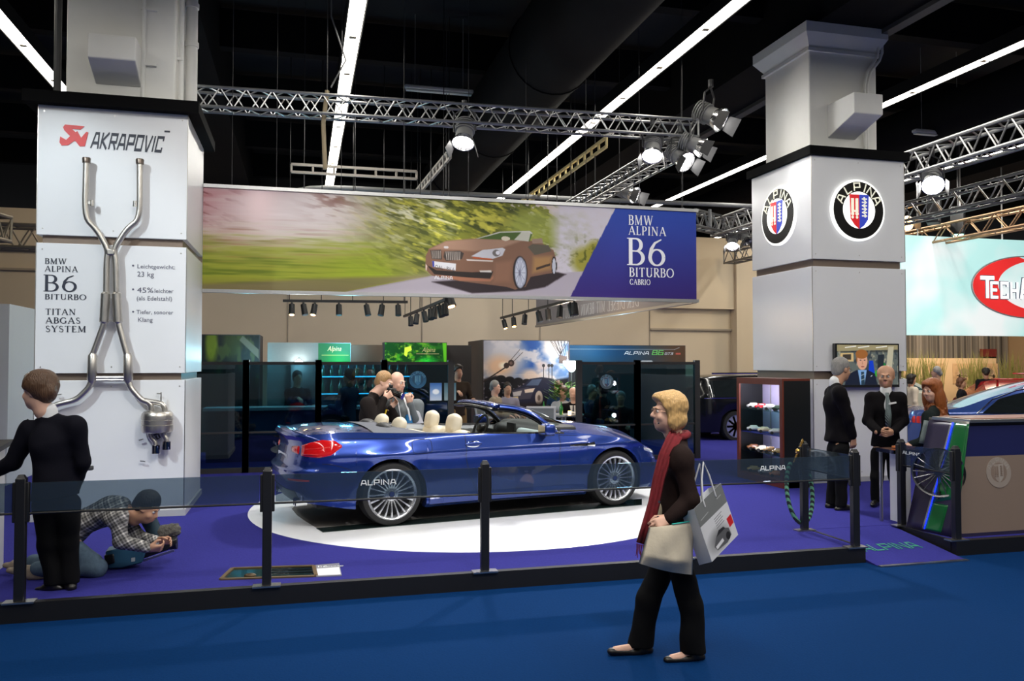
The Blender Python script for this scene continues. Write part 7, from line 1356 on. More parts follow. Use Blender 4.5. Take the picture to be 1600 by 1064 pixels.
t = thing('bar_counter', 'pale topped bar counter behind the lounge glass', 'counter', (-1.6,15.0,PH)); MB().bb((0,.06,0),(3.6,.5,.90)).build('carcass', mat('bar_navy', (.015,.025,.05), .4), t, smooth=0); MB().bb((-.05,0,.90),(3.65,.56,.95)).build('top', mat('bar_white', (.45,.50,.52), .3), t, smooth=0)
def bgp(label, hx, hy, Y, fwd, top, hair, skin=SKIN2, seated=False, pants=TRO, hd=(0,0), arms=None, res=.018, ground=PH, hs=1.0, hands=None):
    """a visitor in the background placed by the head"""
    f = unit((*fwd,0)); lat = vec((-f[1],f[0],0)); h = vec(PY(hx,hy,Y)); k = {}; W3 = lambda p: (p,)
    def pj(p):   # world point -> pixel triple for person()
        r = Vector((math.cos(YAW), math.sin(YAW), 0)); fw = Vector((-math.sin(YAW)*math.cos(PIT), math.cos(YAW)*math.cos(PIT), math.sin(PIT))); d = Vector(p)-Vector((0,0,CAM_H)); c = d.dot(fw); return (800+FOC*d.dot(r)/c, 532-FOC*d.dot(r.cross(fw))/c, p[1]-Y)
    nk = h+vec((0,0,-.19))*hs; z0 = ground; 
    if seated: pz = z0+.52; pel = vec((nk[0],nk[1],max(pz, nk[2]-.58)))-f*.08
    else: pel = vec((nk[0],nk[1],z0+(nk[2]-z0)*.62))
    J = dict(head=pj(h), neck=pj(nk), pelvis=pj(pel))
    for sd, n in ((1,'L'),(-1,'R')):
        sh = nk+lat*.19*sd-vec((0,0,.08)); a = (arms or {}).get(n)
        if a: J['sh'+n] = pj(sh); J['el'+n] = pj(sh+vec((0,0,-.27))+lat*.06*sd+f*.06); J['wr'+n] = pj(sh+f*a[0]+lat*a[1]+vec((0,0,a[2])))
        hp = pel+lat*.09*sd
        if seated: J['kn'+n] = pj(hp+f*.42); J['an'+n] = pj(vec((*(hp+f*.45)[:2], z0+.09)))
        else: J['an'+n] = pj(vec((*(hp+lat*.03*sd)[:2], z0+.09)))
    return person(label, J, Y, fwd, head=hd, top=top, pants=pants, hair=hair, skin=skin, res=res, rc=.02, hs=hs, ground=ground, hands=hands or {n: (f*.9+vec((0,0,-.3)), (0,0,-1), .5) for n in 'LR'}, fold=0)
def seat(x, y, rz, lab, lo=.47):
    t = thing('armchair', lab, 'chair', (x,y,PH), rz, 'white framed lounge chairs'); WF = mat('chair_white', (.6,.6,.58), .4); MS = mat('chair_mesh', (.22,.24,.23), .7)
    MB().bb((-.23,-.24,.43),(.23,.24,.46)).build('seat', MS, t, smooth=0); q = MB(); q.add([(-.22,-.235,.47),(-.30,-.235,.92),(-.30,.235,.92),(-.22,.235,.47)], [(0,1,2,3)]); q.build('backrest', MS, t, solid=.012, smooth=0)
    q = MB(); q.bar((-.215,-.25,.44),(-.305,-.25,.94),.04,.03); q.bar((-.215,.25,.44),(-.305,.25,.94),.04,.03); q.bar((-.305,-.26,.93),(-.305,.26,.93),.03,.035); q.build('back_frame', WF, t, smooth=0)
    for sx, sy in ((-1,-1),(-1,1),(1,-1),(1,1)): MB().bar((sx*.22,sy*.25,.46),(sx*.25,sy*.26,0),.035,.03).build('leg', WF, t, smooth=0)
    for sy in (-1,1): MB().bar((-.26,sy*.255,.66),(.2,sy*.255,.66),.03,.04).build('armrest', WF, t, smooth=0)
    return t
seat(4.32,14.55,R(75),'white framed chair with its back to the car in front of the round table')
t = thing('round_table', 'round grey table with drinks at which guests are seated', 'table', (4.95,15.15,PH)); MB().cyl((0,0,.71),(0,0,.74),.42,n=40).build('tabletop', mat('table_grey', (.35,.36,.36), .3, .5), t); MB().cyl((0,0,.03),(0,0,.71),.04).build('column', STEEL, t); MB().lathe([(.25,0),(.25,.012),(.05,.03)],n=28).build('foot', STEEL, t)
def small(nm, lab, cat, x, y, prof, m, grp=None): o = MB().lathe(prof, n=16).build(nm, m); o.location = (x,y,PH+.741); tag(o, lab, cat, grp); return o
small('bowl','amber glass bowl on the round table','bowl',4.66,15.0,[(0,0),(.05,.0),(.12,.08),(.11,.08),(.045,.012),(0,.012)], mat('amber_glass', (.85,.42,.05), .15)); bp = [(0,0),(.033,0),(.035,.01),(.035,.14),(.013,.19),(.012,.25),(0,.25)]
small('bottle','green bottle on the round table right of the amber bowl','bottle',4.86,14.98,bp,mat('bottle_green_lit', (.03,.22,.04), .1, coat=1.)); small('bottle','green bottle on the round table nearest the seated guests in shirts','bottle',4.60,15.28,bp,mat('bottle_green_lit', (.03,.22,.04), .1, coat=1.)); small('wine_glass','stemmed wine glass on the round table','glass',4.72,15.35,[(0,0),(.035,0),(.006,.008),(.006,.09),(.035,.13),(.033,.18),(.031,.18),(.033,.13),(0,.095)],glassmat('clear_glass', (.9,.93,.93), .12))
o = MB().lathe([(0,0),(.03,0),(.03,.07),(.0,.07)],n=16).build('tea_light', WARM); o.location = (5.02,14.95,PH+.741); tag(o,'glowing tea light on the round table','candle')
o = MB().bb((-.12,-.09,0),(.12,.09,.006)).build('document', WHT, smooth=0); o.location = (5.2,14.93,PH+.76); o.rotation_euler = (R(12),R(8),.4); tag(o,'white document held by the bald guest at the table','paper')
arm = {'L':(.35,.0,-.28),'R':(.35,.0,-.28)}
for lab, hx, hy, Y, fw, tp, hr, sk in (('grey haired seated guest in beige shirt before the sky picture',774,605,15.9,(.85,-.5),BEIC,('short',HGREY),SKIN),('dark haired seated guest in lilac shirt facing the car',793,607,16.7,(.2,-.95),LILC,('short',HDARK),SKIN2),('seated guest in grey blue shirt leaning with outstretched arm',872,605,16.6,(-.8,-.6),BLUEC,('short',BROWN),SKIN2),('seated guest in white shirt half hidden behind the bald man',879,613,16.2,(-.7,-.6),cloth('shirt_pale', (.5,.5,.52)),('short',BROWN),SKIN2)):
    P_ = PY(hx,hy,Y); bgp(lab, hx, hy, Y, fw, tp, hr, sk, seated=True, arms=arm); seat(P_.x-fw[0]*.05, P_.y-fw[1]*.05, math.atan2(fw[1],fw[0]), 'white framed chair under the '+lab.split(' before')[0].split(' facing')[0].split(' leaning')[0].split(' half')[0]+(' behind the bald man' if 'half' in lab else ''))
P_ = PY(896,615,15.5); th_ = bgp('bald seated guest in dark suit and black tie reading a white document', 896, 615, 15.5, (-.35,-.93), BSUIT, ('bald',HDARK), SKIN, seated=True, arms={'L':(.34,-.1,-.33),'R':(.34,.05,-.33)}, hd=(0,.35)); seat(P_.x, P_.y+.05, R(250), 'white framed chair under the bald seated guest')
q = MB(); W = th_[1]; f_ = th_[3]; l_ = th_[4]; a = W['neck']+f_*.135-vec((0,0,.05)); b = W['neck']+f_*.15-vec((0,0,.36)); q.add([a-l_*.07,a+l_*.07,b+l_*.01,b-l_*.01], [(0,1,2,3)]); q.build('shirt', SHIRT, th_[0], solid=.01, smooth=0); q = MB(); a = a+f_*.012; b = b+f_*.012; q.add([a-l_*.012,a+l_*.012,b+l_*.022,b-l_*.022], [(0,1,2,3)]); q.build('tie', INK, th_[0], solid=.008, smooth=0)
for lab, hx, hy, Y, fw, tp, hr, pt in (('person with long dark hair and blue jeans seen through the emblem screen',941,606,14.7,(-.6,.6),DARKC,('bob',HDARK),BLUEC),('bearded person drinking behind the silver emblem screen',926,612,15.0,(.5,-.6),BLUEC,('short',HGREY),TRO),('dim standing person at the right of the silver emblem screen',970,622,15.2,(-.4,-.8),DARKC,('short',HGREY),TRO),
    ('dark clothed person standing in front of the plain dark wall',716,581,15.6,(.3,-.9),cloth('dim_brown', (.04,.028,.02)),('thick',HDARK),cloth('tan_trousers', (.22,.14,.06))),('barman in dark blue behind the bar beside the bottles',465,590,15.9,(.5,-.8),DARKC,('short',HDARK),TRO),('dark clothed bar guest holding a paper behind the lounge glass',545,588,14.5,(-.7,.5),BLUEC,('short',HDARK),TRO)):
    bgp(lab, hx, hy, Y, fw, tp, hr, pants=pt, arms={'R':(.25,.05,-.1),'L':(.28,-.02,-.25)})
# floor lamp, plant
t = thing('floor_lamp', 'tall floor lamp with bright bowl shade beside the sky picture', 'lamp', PZ(882,700,PH)*0+Vector((5.62,16.6,PH))); MB().cyl((0,0,.02),(0,0,1.55),.015).build('pole', STEEL, t); MB().lathe([(.14,0),(.14,.02)],n=24).build('base', STEEL, t); MB().lathe([(.04,1.55),(.17,1.70),(.18,1.78),(.17,1.78),(.03,1.56)],n=28,closed=True).build('lamp_shade', mat('lamp_shade_glow', (1,1,1), .5, emit=8, ecol=(.95,1,1)), t)
t = thing('wall_light', 'bright lamp on the brushed grey wall behind the lounge glass', 'lamp', (-.05,16.85,1.95)); MB().lathe([(.02,0),(.09,-.05),(.09,-.12)],n=20).build('shade', mat('lamp_shade_glow', (1,1,1), .5, emit=8, ecol=(.95,1,1)), t); MB().bar((0,0,0),(0,.16,.02),.02,.02).build('arm', STEEL, t)
lamp('POINT', 'lounge_light', (-.05,16.4,1.8), (0,0,0), 45, (.85,.95,1), .1); lamp('POINT', 'lounge_light', (5.6,16.3,1.9), (0,0,0), 25, (1,.97,.9), .1); lamp('POINT', 'table_fill', (4.7,14.4,2.7), (0,0,0), 45, (1,.75,.5), .15); lamp('POINT', 'bar_fill', (.9,16.0,2.2), (0,0,0), 60, (.25,.75,1), .15); lamp('POINT', 'lounge_light', (6.5,15.8,2.3), (0,0,0), 40, (.4,.75,1), .15); lamp('POINT', 'bar_fill', (-1.0,15.9,2.0), (0,0,0), 25, (.3,.8,1), .15)  # beyond its two lamps, light points added unseen to brighten the lounge
t = thing('potted_plant', 'green leafy potted plant behind the seated guests', 'plant', (5.35,16.35,PH)); MB().lathe([(.14,0),(.18,.4),(.16,.4),(.15,.38),(0,.38)],n=20).build('pot', DGREY, t); q = MB(); rs = np.random.RandomState(4)
for i in range(150):
    a, b, r_ = rs.rand()*2*PI, rs.rand()*1.3, .15+.25*rs.rand(); c = Vector((r_*math.cos(a)*math.cos(b)*.9,r_*math.sin(a)*math.cos(b)*.9,.95+r_*math.sin(b)*1.1)); d = Vector((math.cos(a),math.sin(a),.5)).normalized(); x, y, _ = frame(d); q.add([c-x*.02,c+d*.06-x*.03,c+d*.14,c+d*.06+x*.03,c+x*.02], [(0,1,2,3,4)])
q.build('foliage', mat('leaf_green', (.10,.22,.03), .5, var=.4), t, smooth=0); MB().cyl((0,0,.38),(0,0,1.0),.02).build('stem', mat('stem_brown', (.1,.06,.03), .8), t)
# spot rails under the banner
def rail(a, b, spots, lab, warm=()):
    a = Vector(a); b = Vector(b); t = thing('track_rail', lab, 'lighting rail', a); MB().bar((0,0,0), b-a, .05,.05).build('rail', BLACK, t, smooth=0); q = MB()
    for k in (.05,.3,.55,.8,.97): q.cyl((b-a)*k, (b-a)*k+Vector((0,0,8.4-a.z)), .008, n=5)
    q.build('hanger', BLACK, t)
    for i, k in enumerate(spots):
        s_ = thing('track_spot', f'black track spot on the {lab.split(",")[0]}, {("first","second","third","fourth","fifth","sixth","seventh","eighth","ninth")[i]} from its {"left" if abs((b-a).x) > 1 else "near"} end', 'spotlight', a+(b-a)*k-Vector((0,0,.03)), group='black track spots'); q = MB(); d = Vector((.04*math.sin(i*2.1),-.06,-.2)); q.cyl((0,0,0),(0,0,-.05),.02,n=8); q.cyl(Vector((0,0,-.04)), Vector((0,0,-.04))+d, .055,.06, n=14); q.build('housing', BLACK, s_); MB().cyl(Vector((0,0,-.04))+d*1.0, Vector((0,0,-.04))+d*1.02, .045, n=14).build('lens', WARM if i in warm else DGREY, s_)
rail((-.35,16,3.06),(2.02,16,3.08),(.07,.16,.25,.44,.66,.79,.92),'left lighting rail, parallel to the banner', (0,2)); rail((2.42,13.9,2.98),(2.34,19.2,2.98),(.02,.12,.2,.3,.45,.62,.8),'middle lighting rail, running away from the viewer'); rail((4.56,13.2,2.98),(4.72,19.3,2.98),(.02,.06,.16,.3,.42,.6,.78,.95),'right lighting rail, running away from the viewer', (6,7)); 
t = thing('track_spot', 'single warm spot hanging right below the banner edge between two rails', 'spotlight', PY(701,464,15)); MB().cyl((0,0,0),(.04,-.05,-.18),.09,.1).build('housing', BLACK, t); MB().cyl((.04,-.05,-.18),(.042,-.053,-.19),.07).build('lens', WARM, t); MB().cyl((0,0,0),(0,0,5.6),.01,n=6).build('hanger', BLACK, t)
# ============================================================ other cars
def simple_car(name, label, loc, rz, prof, belt, W2, m, wheels, wr, glassm, group=None, extras=None, rimm=RIM):
    """prof: roof and bonnet line (x, z), belt: waist line, W2: half width"""
    t = thing(name, label, 'car', loc, rz); pr = np.array(prof, float); x0, x1 = pr[0][0], pr[-1][0]; xs_ = np.linspace(x0,x1,90); zt = np.interp(xs_, *crom(pr,8).T); zb_ = np.interp(xs_, *np.array(belt).T); zb_ = np.minimum(zb_, zt-.002); e = np.minimum((xs_-x0)/.5,(x1-xs_)/.6); w_ = W2*(1-.35*(1-np.clip(e,0,1))**2.2); A = []
    for x, z, zbl, w1 in zip(xs_, zt, zb_, w_):
        lo = .22; 
        for a in wheels:
            if abs(x-a) < wr+.04: lo = max(lo, wr+math.sqrt(max(0,(wr+.04)**2-(x-a)**2)))
        lo = min(lo, zbl-.02); tum = np.clip((z-zbl)/.5,0,1); sec = [(w1*.94,lo),(w1*.985,lo+(zbl-lo)*.3),(w1,lo+(zbl-lo)*.65),(w1*.985,zbl-.01),(w1*.96,zbl)]
        for k in (.25,.5,.75,.92): sec.append((w1*(.955-.27*tum*k**1.2),zbl+(z-zbl)*k))
        sec += [(w1*(.60-.06*tum),z-.0),(w1*.3,z+.012),(0,z+.016)]; A.append([(x,y,zz) for y, zz in sec])
    A = np.array(A); q = MB(); q.grid(A[::-1]); q.grid(mir(A)); body = q.build('body', m, t, smooth=50); t['_'] = 0; del t['_']
    for a in wheels:
        for s in (-1,1):
            o = MB().lathe([(wr*.74,-.1),(wr*.97,-.1),(wr,-.05),(wr,.05),(wr*.97,.1),(wr*.74,.1)], (a,s*(W2-.12),wr), (0,1,0), 36, closed=True).build('tyre', RUB, t); r_ = MB(); r_.lathe([(wr*.74,.09),(wr*.70,.07),(wr*.66,-.05)],(a,s*(W2-.12),wr),(0,s,0),36)
            for i in range(10): an = 2*PI*i/10; r_.bar(Vector((a,s*(W2-.04),wr)), Vector((a+wr*.7*math.cos(an),s*(W2-.04),wr+wr*.7*math.sin(an))), .05,.02,(0,1,0))
            r_.build('rim', rimm, o, smooth=40); MB().cyl((a,s*(W2-.3),wr),(a,s*(W2-.14),wr),wr*.98,n=30).build('wheel_housing', GAP, t)
    MB().bb((x0+.25,-W2*.8,.2),(x1-.25,W2*.8,.45)).build('underbody', GAP, t, smooth=0)
    def side(P, m2, nm, o=.006, sides=(-1,1)):
        """patch on the glasshouse or flank: polygon in x, z filled as a small grid"""
        P = np.array(P, float)
        for s in sides:
            xx = np.linspace(P[:,0].min(), P[:,0].max(), 26); G_ = []
            for x in xx:
                zs = []
                for i in range(len(P)):
                    (xa,za),(xb,zb2) = P[i], P[(i+1)%len(P)]
                    if min(xa,xb) <= x <= max(xa,xb) and xa != xb: zs.append(za+(zb2-za)*(x-xa)/(xb-xa))
                if not zs: continue
                row = []; j = np.argmin(abs(xs_-x)); sc = A[j]
                for k in range(7):
                    z = min(zs)+(max(zs)-min(zs))*k/6; order = np.argsort(sc[:10,2]); y = np.interp(z, sc[:10,2][order], sc[:10,1][order]); row.append((x,s*(y+o),z))
                G_.append(row)
            g_ = MB(); g_.grid(G_ if s < 0 else G_[::-1]); g_.build(nm, m2, t, smooth=60)
    if extras: extras(t, side)
    return t
DGL = mat('dark_car_glass', (.012,.016,.018), .05, coat=1.); SBLUE = mat('sedan_blue', (.025,.075,.32), .25, .4, coat=1.)
def sedan_ex(t, side):
    side([(-1.42,.98),(-1.18,1.2),(-.62,1.36),(-.62,.985)], DGL, 'side_window'); side([(-.56,.985),(-.56,1.37),(.1,1.40),(.42,1.39),(.42,.98)], DGL, 'side_window'); side([(.48,.98),(.48,1.38),(.75,1.33),(1.35,1.0),(1.3,.98)], DGL, 'side_window')
    q = MB(); q.tube([(-1.50,-.885,.965),(-1.28,-.83,1.18),(-.95,-.775,1.32),(-.5,-.74,1.405),(.3,-.73,1.415)], .012, 6); q.tube([(-1.50,-.89,.965),(-.6,-.90,.965),(.5,-.90,.96),(1.3,-.89,.96)], .012, 6); q.build('chrome_trim', CHROME, t); q = MB(); q.ball((-.9,.0,1.03),(.09,.3,.1),10) if False else q.box((-.3,0,1.50),(.16,.09,.05)); q.build('roof_antenna', SBLUE, t, bev=.02)
    side([(-2.40,.80),(-2.36,.90),(-2.0,.93),(-1.92,.88),(-2.1,.79)], REDL2, 'tail_lamp', .01); side([(-.95,.45),(-.95,.97),(-.945,.97),(-.945,.45)], GAP, 'shut_line', .003); side([(.45,.35),(.45,.97),(.456,.97),(.456,.35)], GAP, 'shut_line', .003); 
    q = MB(); q.tube([(-.83,-.925,.86),(-.7,-.935,.865),(-.58,-.925,.86)], .014, 6); q.build('door_handle', CHROME, t); q = MB()
    for y in (-.35,.35): q.ball((-1.0,y,1.0),(.07,.14,.11),12)
    q.build('headrest', CREAM, t)
simple_car('sedan_car', 'blue saloon car seen behind the reception counter', (11.72,10.12,PH), R(-35), [(-2.45,.72),(-2.42,.92),(-2.3,1.0),(-1.75,1.05),(-1.2,1.27),(-.6,1.44),(0,1.48),(.5,1.45),(1.1,1.2),(1.5,1.0),(2.1,.88),(2.4,.70),(2.45,.5)], [(-2.45,.70),(-2.3,.96),(-1.5,.97),(1.3,.96),(1.6,.95),(2.45,.5)], .93, SBLUE, (-1.45,1.5), .34, DGL, extras=sedan_ex)
def suv_ex(t, side):
    side([(-2.1,1.0),(-1.95,1.36),(-.85,1.42),(-.85,1.0)], DGL, 'side_window'); side([(-.78,1.0),(-.78,1.42),(.2,1.42),(.2,1.0)], DGL, 'side_window'); side([(.28,1.0),(.28,1.42),(.55,1.40),(1.15,1.03),(1.1,1.0)], DGL, 'side_window'); q = MB(); q.tube([(-2.2,-.90,.985),(1.2,-.91,.985)], .011, 6); q.tube([(-1.9,-.68,1.53),(.5,-.68,1.54)], .02, 6); q.build('chrome_trim', CHROME, t); side([(-.82,.45),(-.82,.97),(-.815,.97),(-.815,.45)], GAP, 'shut_line', .003)
simple_car('estate_car', 'glossy black estate car partly hidden behind the display cabinet', (10.9,17.4,PH-.03), R(0), [(-2.4,.6),(-2.38,1.0),(-2.15,1.36),(-1.9,1.46),(-.6,1.50),(.3,1.48),(.75,1.36),(1.3,1.05),(2.0,.92),(2.35,.75),(2.4,.5)], [(-2.4,.6),(-2.3,.98),(1.3,.98),(1.6,.96),(2.4,.5)], .92, mat('car_black', (.004,.004,.005), .2, coat=.4), (-1.4,1.45), .34, DGL, extras=suv_ex)
REDP = mat('car_red', (.55,.012,.02), .25, coat=1.)
def hatch_ex(t, side): side([(-1.55,1.0),(-1.3,1.33),(-.2,1.42),(.5,1.36),(1.0,1.02)], DGL, 'side_window'); q = MB(); q.bb((-1.95,-.62,1.47),(-1.35,.62,1.51)); q.build('roof_spoiler', REDP, t, bev=.02); side([(-1.9,.85),(-1.86,1.0),(-1.7,1.02),(-1.68,.86)], REDL2, 'tail_lamp', .01)
simple_car('hatchback_car', 'red hatchback with roof spoiler behind the blue saloon', (18.0,14.6,PH), R(-12), [(-1.95,.6),(-1.93,.95),(-1.75,1.25),(-1.55,1.46),(-.6,1.54),(.2,1.5),(.9,1.1),(1.6,.95),(1.95,.6)], [(-1.95,.6),(-1.85,.95),(.9,.97),(1.3,.93),(1.95,.5)], .88, REDP, (-1.2,1.3), .33, DGL, extras=hatch_ex)
def sport_ex(t, side): q = MB(); q.bb((-1.85,-.7,1.30),(-1.5,.7,1.34)); q.build('rear_wing', REDP, t, bev=.015); q = MB(); [q.bar((-1.7,y,.95),(-1.7,y,1.31),.05,.03) for y in (-.6,.6)]; q.build('wing_support', REDP, t)
simple_car('sports_car', 'bright red sports car with high rear wing behind the blue saloon', (19.0,18.6,PH), R(60), [(-2.1,.6),(-2.05,.88),(-1.6,.95),(-.9,1.2),(-.3,1.25),(.4,1.05),(1.0,.85),(1.8,.72),(2.1,.5)], [(-2.1,.6),(-1.9,.82),(1.0,.82),(2.1,.45)], .92, REDP, (-1.25,1.3), .32, DGL, extras=sport_ex)
def cream_ex(t, side): side([(-1.5,.98),(-1.0,1.3),(.2,1.4),(.9,1.02)], DGL, 'side_window')
simple_car('cream_car', 'pale cream car just right of the right pillar', (15.1,19.0,PH), R(5), [(-2.1,.6),(-2.05,.9),(-1.5,1.05),(-.9,1.35),(0,1.42),(.6,1.3),(1.2,1.0),(1.9,.85),(2.1,.5)], [(-2.1,.6),(-1.9,.92),(1.1,.96),(2.1,.45)], .9, mat('car_cream', (.62,.62,.52), .3, coat=1.), (-1.3,1.35), .33, DGL, extras=cream_ex)
# ============================================================ neighbouring stand at the right
struct(MB().bb((14.0,10.0,.002),(40,40,.14)).build('floor_neighbour', mat('neighbour_floor', (.10,.09,.085), .5), smooth=0), 'grey floor of the neighbouring stand')
CUR = mat('curtain_stripes', (.2,.17,.14), .8); nt = CUR.node_tree; wv = nt.nodes.new('ShaderNodeTexNoise'); wv.inputs['Scale'].default_value = 1; tcx = nt.nodes.new('ShaderNodeTexCoord'); mp = nt.nodes.new('ShaderNodeMapping'); mp.inputs['Scale'].default_value = (9,9,.05); nt.links.new(tcx.outputs['Object'], mp.inputs[0]); nt.links.new(mp.outputs[0], wv.inputs['Vector']); rr = nt.nodes.new('ShaderNodeValToRGB'); rr.color_ramp.elements[0].color = (.05,.045,.04,1); rr.color_ramp.elements[1].color = (.34,.30,.26,1); rr.color_ramp.elements[0].position = .35; rr.color_ramp.elements[1].position = .68; nt.links.new(wv.outputs['Fac'], rr.inputs[0]); nt.links.new(rr.outputs[0], nt.nodes['Principled BSDF'].inputs['Base Color'])
q = MB(); q.grid([[(18+i*.05,26+.06*math.sin(i*1.1),z) for z in (.14,4.6)] for i in range(180)]); t = q.build('curtain', CUR, smooth=180); tag(t, 'striped grey brown curtain wall under the white hanging sign', 'curtain')
struct(MB().bb((26.9,22,.14),(27.4,27,4.2)).build('wall_neighbour', mat('tan_wall', (.45,.30,.17), .7), smooth=0))
t = wallbox(19.0,24.25,24.0,24.25,2.05,'low cream wall with car drawings behind the tall grasses', mat('cream_wall', (.70,.50,.30), .6), 'display_wall', 'display wall'); 
for k, (x, w2) in enumerate(((2.1,.9),(3.35,.9),(4.5,.8))):
    p = Pic(60,44,(205,170,130)); p.blend(np.clip((p.noise(9,7,30+k)-.5)*3,0,1)*.5, (150,120,90)); p.ell(32,22,18,10,(190,165,140),.15); p.ell(32,18,12,8,(120,105,90),.25,.7); p.line(12,26,50,28,2,(80,65,50)); p.ell(20,28,4,5,(60,50,42)); p.ell(46,29,4,5,(60,50,42)); p.build('drawing', (x,-.015,1.0), EX, EZ, w2, .72, PP, t)
t = thing('exit_sign', 'dim red sign on the striped curtain wall', 'sign', (25.4,25.85,2.12)); MB().bb((0,0,0),(.75,.05,.30)).build('panel', mat('dim_red', (.22,.03,.03), .5), t, smooth=0); MB().bb((.4,.02,.3),(.44,.05,2.0)).build('hanger', DGREY, t, smooth=0)
GR = mat('grass_blade', (.22,.22,.06), .7, var=.4); rs = np.random.RandomState(9)
for k, (x, y, n) in enumerate(((19.4,22.6,60),(20.4,22.8,80),(22.1,22.8,90),(23.6,22.8,70),(25.3,23.0,90))):
    t = thing('ornamental_grass', f'tall ornamental grass clump before the cream wall, {("leftmost","second from left","third from left","fourth from left","rightmost beyond the wall end")[k]}', 'plant', (x,y,.14), group='ornamental grasses'); t['kind'] = 'thing'; MB().bb((-.4,-.2,0),(.4,.2,.5)).build('planter', DGREY, t, smooth=0); q = MB()
    for i in range(n): a = (rs.rand()-.5)*.7; b = (rs.rand()-.5)*.3; tx, ty = a+(rs.rand()-.5)*.7, b+(rs.rand()-.5)*.5; h = 1.1+.7*rs.rand(); q.add([(a-.012,b,.5),(a+.012,b,.5),((a+tx)/2+.012,(b+ty)/2,.5+h*.6),((a+tx)/2-.012,(b+ty)/2,.5+h*.6),(tx,ty,.5+h)], [(0,1,2,3),(3,2,4)])
    q.build('blades', GR, t, smooth=0)
for lab, hx, hy, Y, fw, tp, hr in (('grey haired man in dark blue seen above the red haired woman',1463,582,15.2,(-.6,.6),BLUEC,('short',HGREY)),('person in dark clothes turned away beside the red sports car',1540,582,18.5,(.4,.9),DARKC,('short',HDARK)),('dark haired woman in white shirt right of the right pillar',1424,593,17.0,(.8,-.2),cloth('shirt_cream', (.7,.6,.48)),('bob',HDARK)),('person with auburn hair bending before the cream wall',1502,598,17.5,(.5,-.6),DARKC,('bob',hairmat('hair_auburn', (.16,.06,.03))))):
    bgp(lab, hx, hy, Y, fw, tp, hr)
# white hanging sign
sg = thing('hanging_sign', 'large white backlit hanging sign with red crescent emblem at the right edge', 'sign', (14.35,17,2.575)); SG = mat('sign_cyan_glow', (.25,.36,.36), .5, emit=.72, ecol=(.72,.98,.97)); 
nt = SG.node_tree; nn_ = nt.nodes.new('ShaderNodeTexNoise'); nn_.inputs['Scale'].default_value = .6; rr = nt.nodes.new('ShaderNodeValToRGB'); rr.color_ramp.elements[0].position = .42; rr.color_ramp.elements[1].position = .62; rr.color_ramp.elements[0].color = (.50,.88,.85,1); rr.color_ramp.elements[1].color = (1,1,1,1); tcx = nt.nodes.new('ShaderNodeTexCoord'); nt.links.new(tcx.outputs['Object'], nn_.inputs['Vector']); nt.links.new(nn_.outputs['Fac'], rr.inputs[0]); nt.links.new(rr.outputs[0], nt.nodes['Principled BSDF'].inputs['Emission Color'])
MB().bb((0,0,0),(6.0,.25,2.48)).build('light_box', SG, sg, smooth=0); q = MB(); [q.cyl((x,.12,2.48),(x,.12,5.8),.02,n=6) for x in (.6,1.9,3.2,5)]; q.build('hanger', ALU, sg)
c = PY(1606,449,17)-Vector((14.35,17,2.575)); o = Vector((c.x,-.02,c.z)); ra, rb_ = (PY(1606,449,17)-PY(1519,449,17)).x, (PY(1606,402,17)-PY(1606,449,17)).z
ell_ = lambda rx, ry, a0, a1, n=40, cx=0, cy=0: [(cx+rx*math.cos(R(a0+(a1-a0)*i/n)), cy+ry*math.sin(R(a0+(a1-a0)*i/n))) for i in range(n+1)]
q = MB(); out = ell_(ra,rb_,100,275); inn_ = ell_(ra*.86,rb_*.86,275,110,40,ra*.30,rb_*.06); 
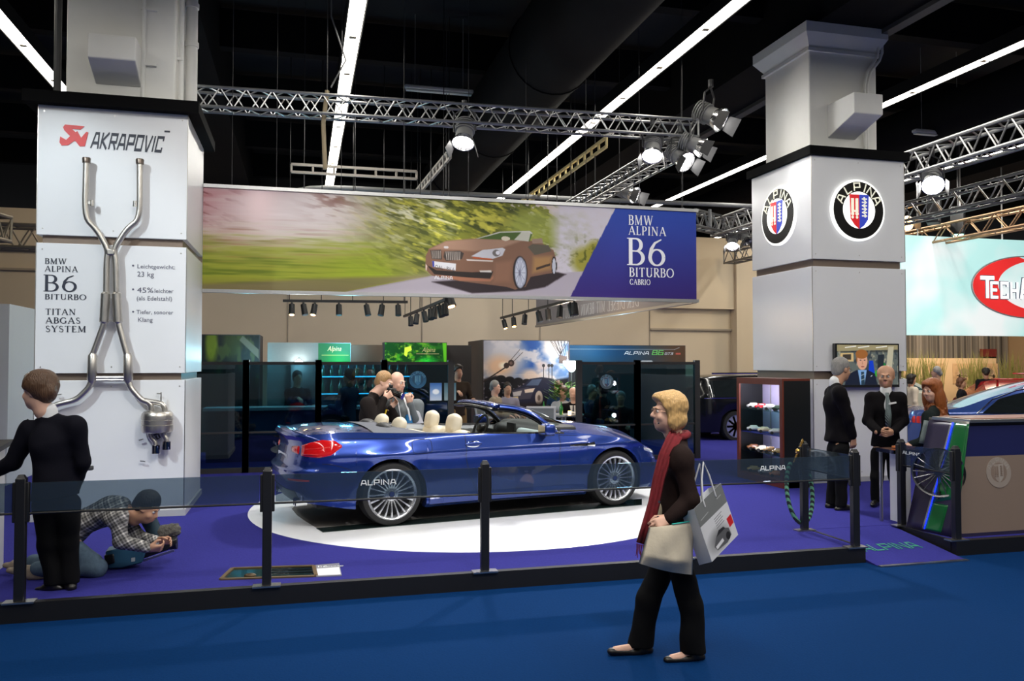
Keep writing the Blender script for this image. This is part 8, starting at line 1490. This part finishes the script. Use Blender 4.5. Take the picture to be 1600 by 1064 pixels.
N_ = len(out); inn2 = inn_[::-1]; [q.prism([out[i],out[i+1],inn2[i+1],inn2[i]], o, EX, EZ, .02) for i in range(N_-1)]; q.build('crescent', mat('sign_red_glow', (.8,.03,.03), .4, emit=.45), sg, smooth=0)
q = MB(); q.tube([o+EX*x*1.02+EZ*y*1.02 for x, y in ell_(ra,rb_,0,360,60)[:-1]], .018, 6, True); q.build('ring', mat('sign_ring', (.25,.3,.32), .4), sg)
h = (PY(1540,434,17)-PY(1540,468,17)).z; x0 = (PY(1530,468,17)-PY(1606,449,17)).x; zz = (PY(1540,468,17)-PY(1540,449,17)).z; OUTL = mat('sign_outline', (.12,.15,.2), .4); FACE = mat('sign_letter', (.95,.97,1), .4, emit=.8)
for bold, m_, dz in ((1.7,OUTL,.03),(1.15,FACE,.045)):
    q = MB(); letters(q, 'T', o+EX*x0+EZ*zz-EY*0, EX, EZ, h, SQUARE, h*.75, t=dz, bold=bold); x = x0+h*.55
    for ch, w2, hh in (('E',.42,.8),('C',.42,.8),('H',.42,.8),('A',.62,1.0),('R',.42,.8),('T',.5,1)): letters(q, ch, o+EX*x+EZ*zz, EX, EZ, h*hh*.96, SQUARE, h*w2, t=dz, bold=bold); x += h*(w2+.14)
    q.build('lettering', m_, sg, smooth=0)
# white partition at the far left
t = thing('partition', 'plain white partition box at the far left edge', 'partition', (-7.0,13.0,.14)); MB().bb((0,0,0),(2.965,2.2,2.58)).build('panel', mat('partition_white', (.62,.64,.64), .5), t, smooth=0); MB().bb((2.72,-.005,0),(2.75,0,2.58)).build('joint', GREY, t, smooth=0)
t = thing('desk', 'dark lectern desk beside the man in the suit at the left edge', 'desk', (-2.75,7.6,PH)); MB().bb((-.3,-.25,0),(.3,.25,1.0)).build('carcass', mat('desk_white', (.5,.5,.5), .4), t, smooth=0); MB().box((0,0,1.03),(.7,.6,.04),M=Matrix.Rotation(R(6),3,'X')).build('desk_top', BLACK, t, smooth=0)
t = thing('handrail', 'short dark grey rail end beside the back of the man in the suit', 'rail', PY(146,731,9.2)); MB().bar((-.55,0,-.03),(0,0,0),.05,.045).build('rail', DGREY, t, bev=.01); MB().cyl((-.5,0,-.03),(-.5,0,-t.location.z+PH),.02).build('post', DGREY, t)
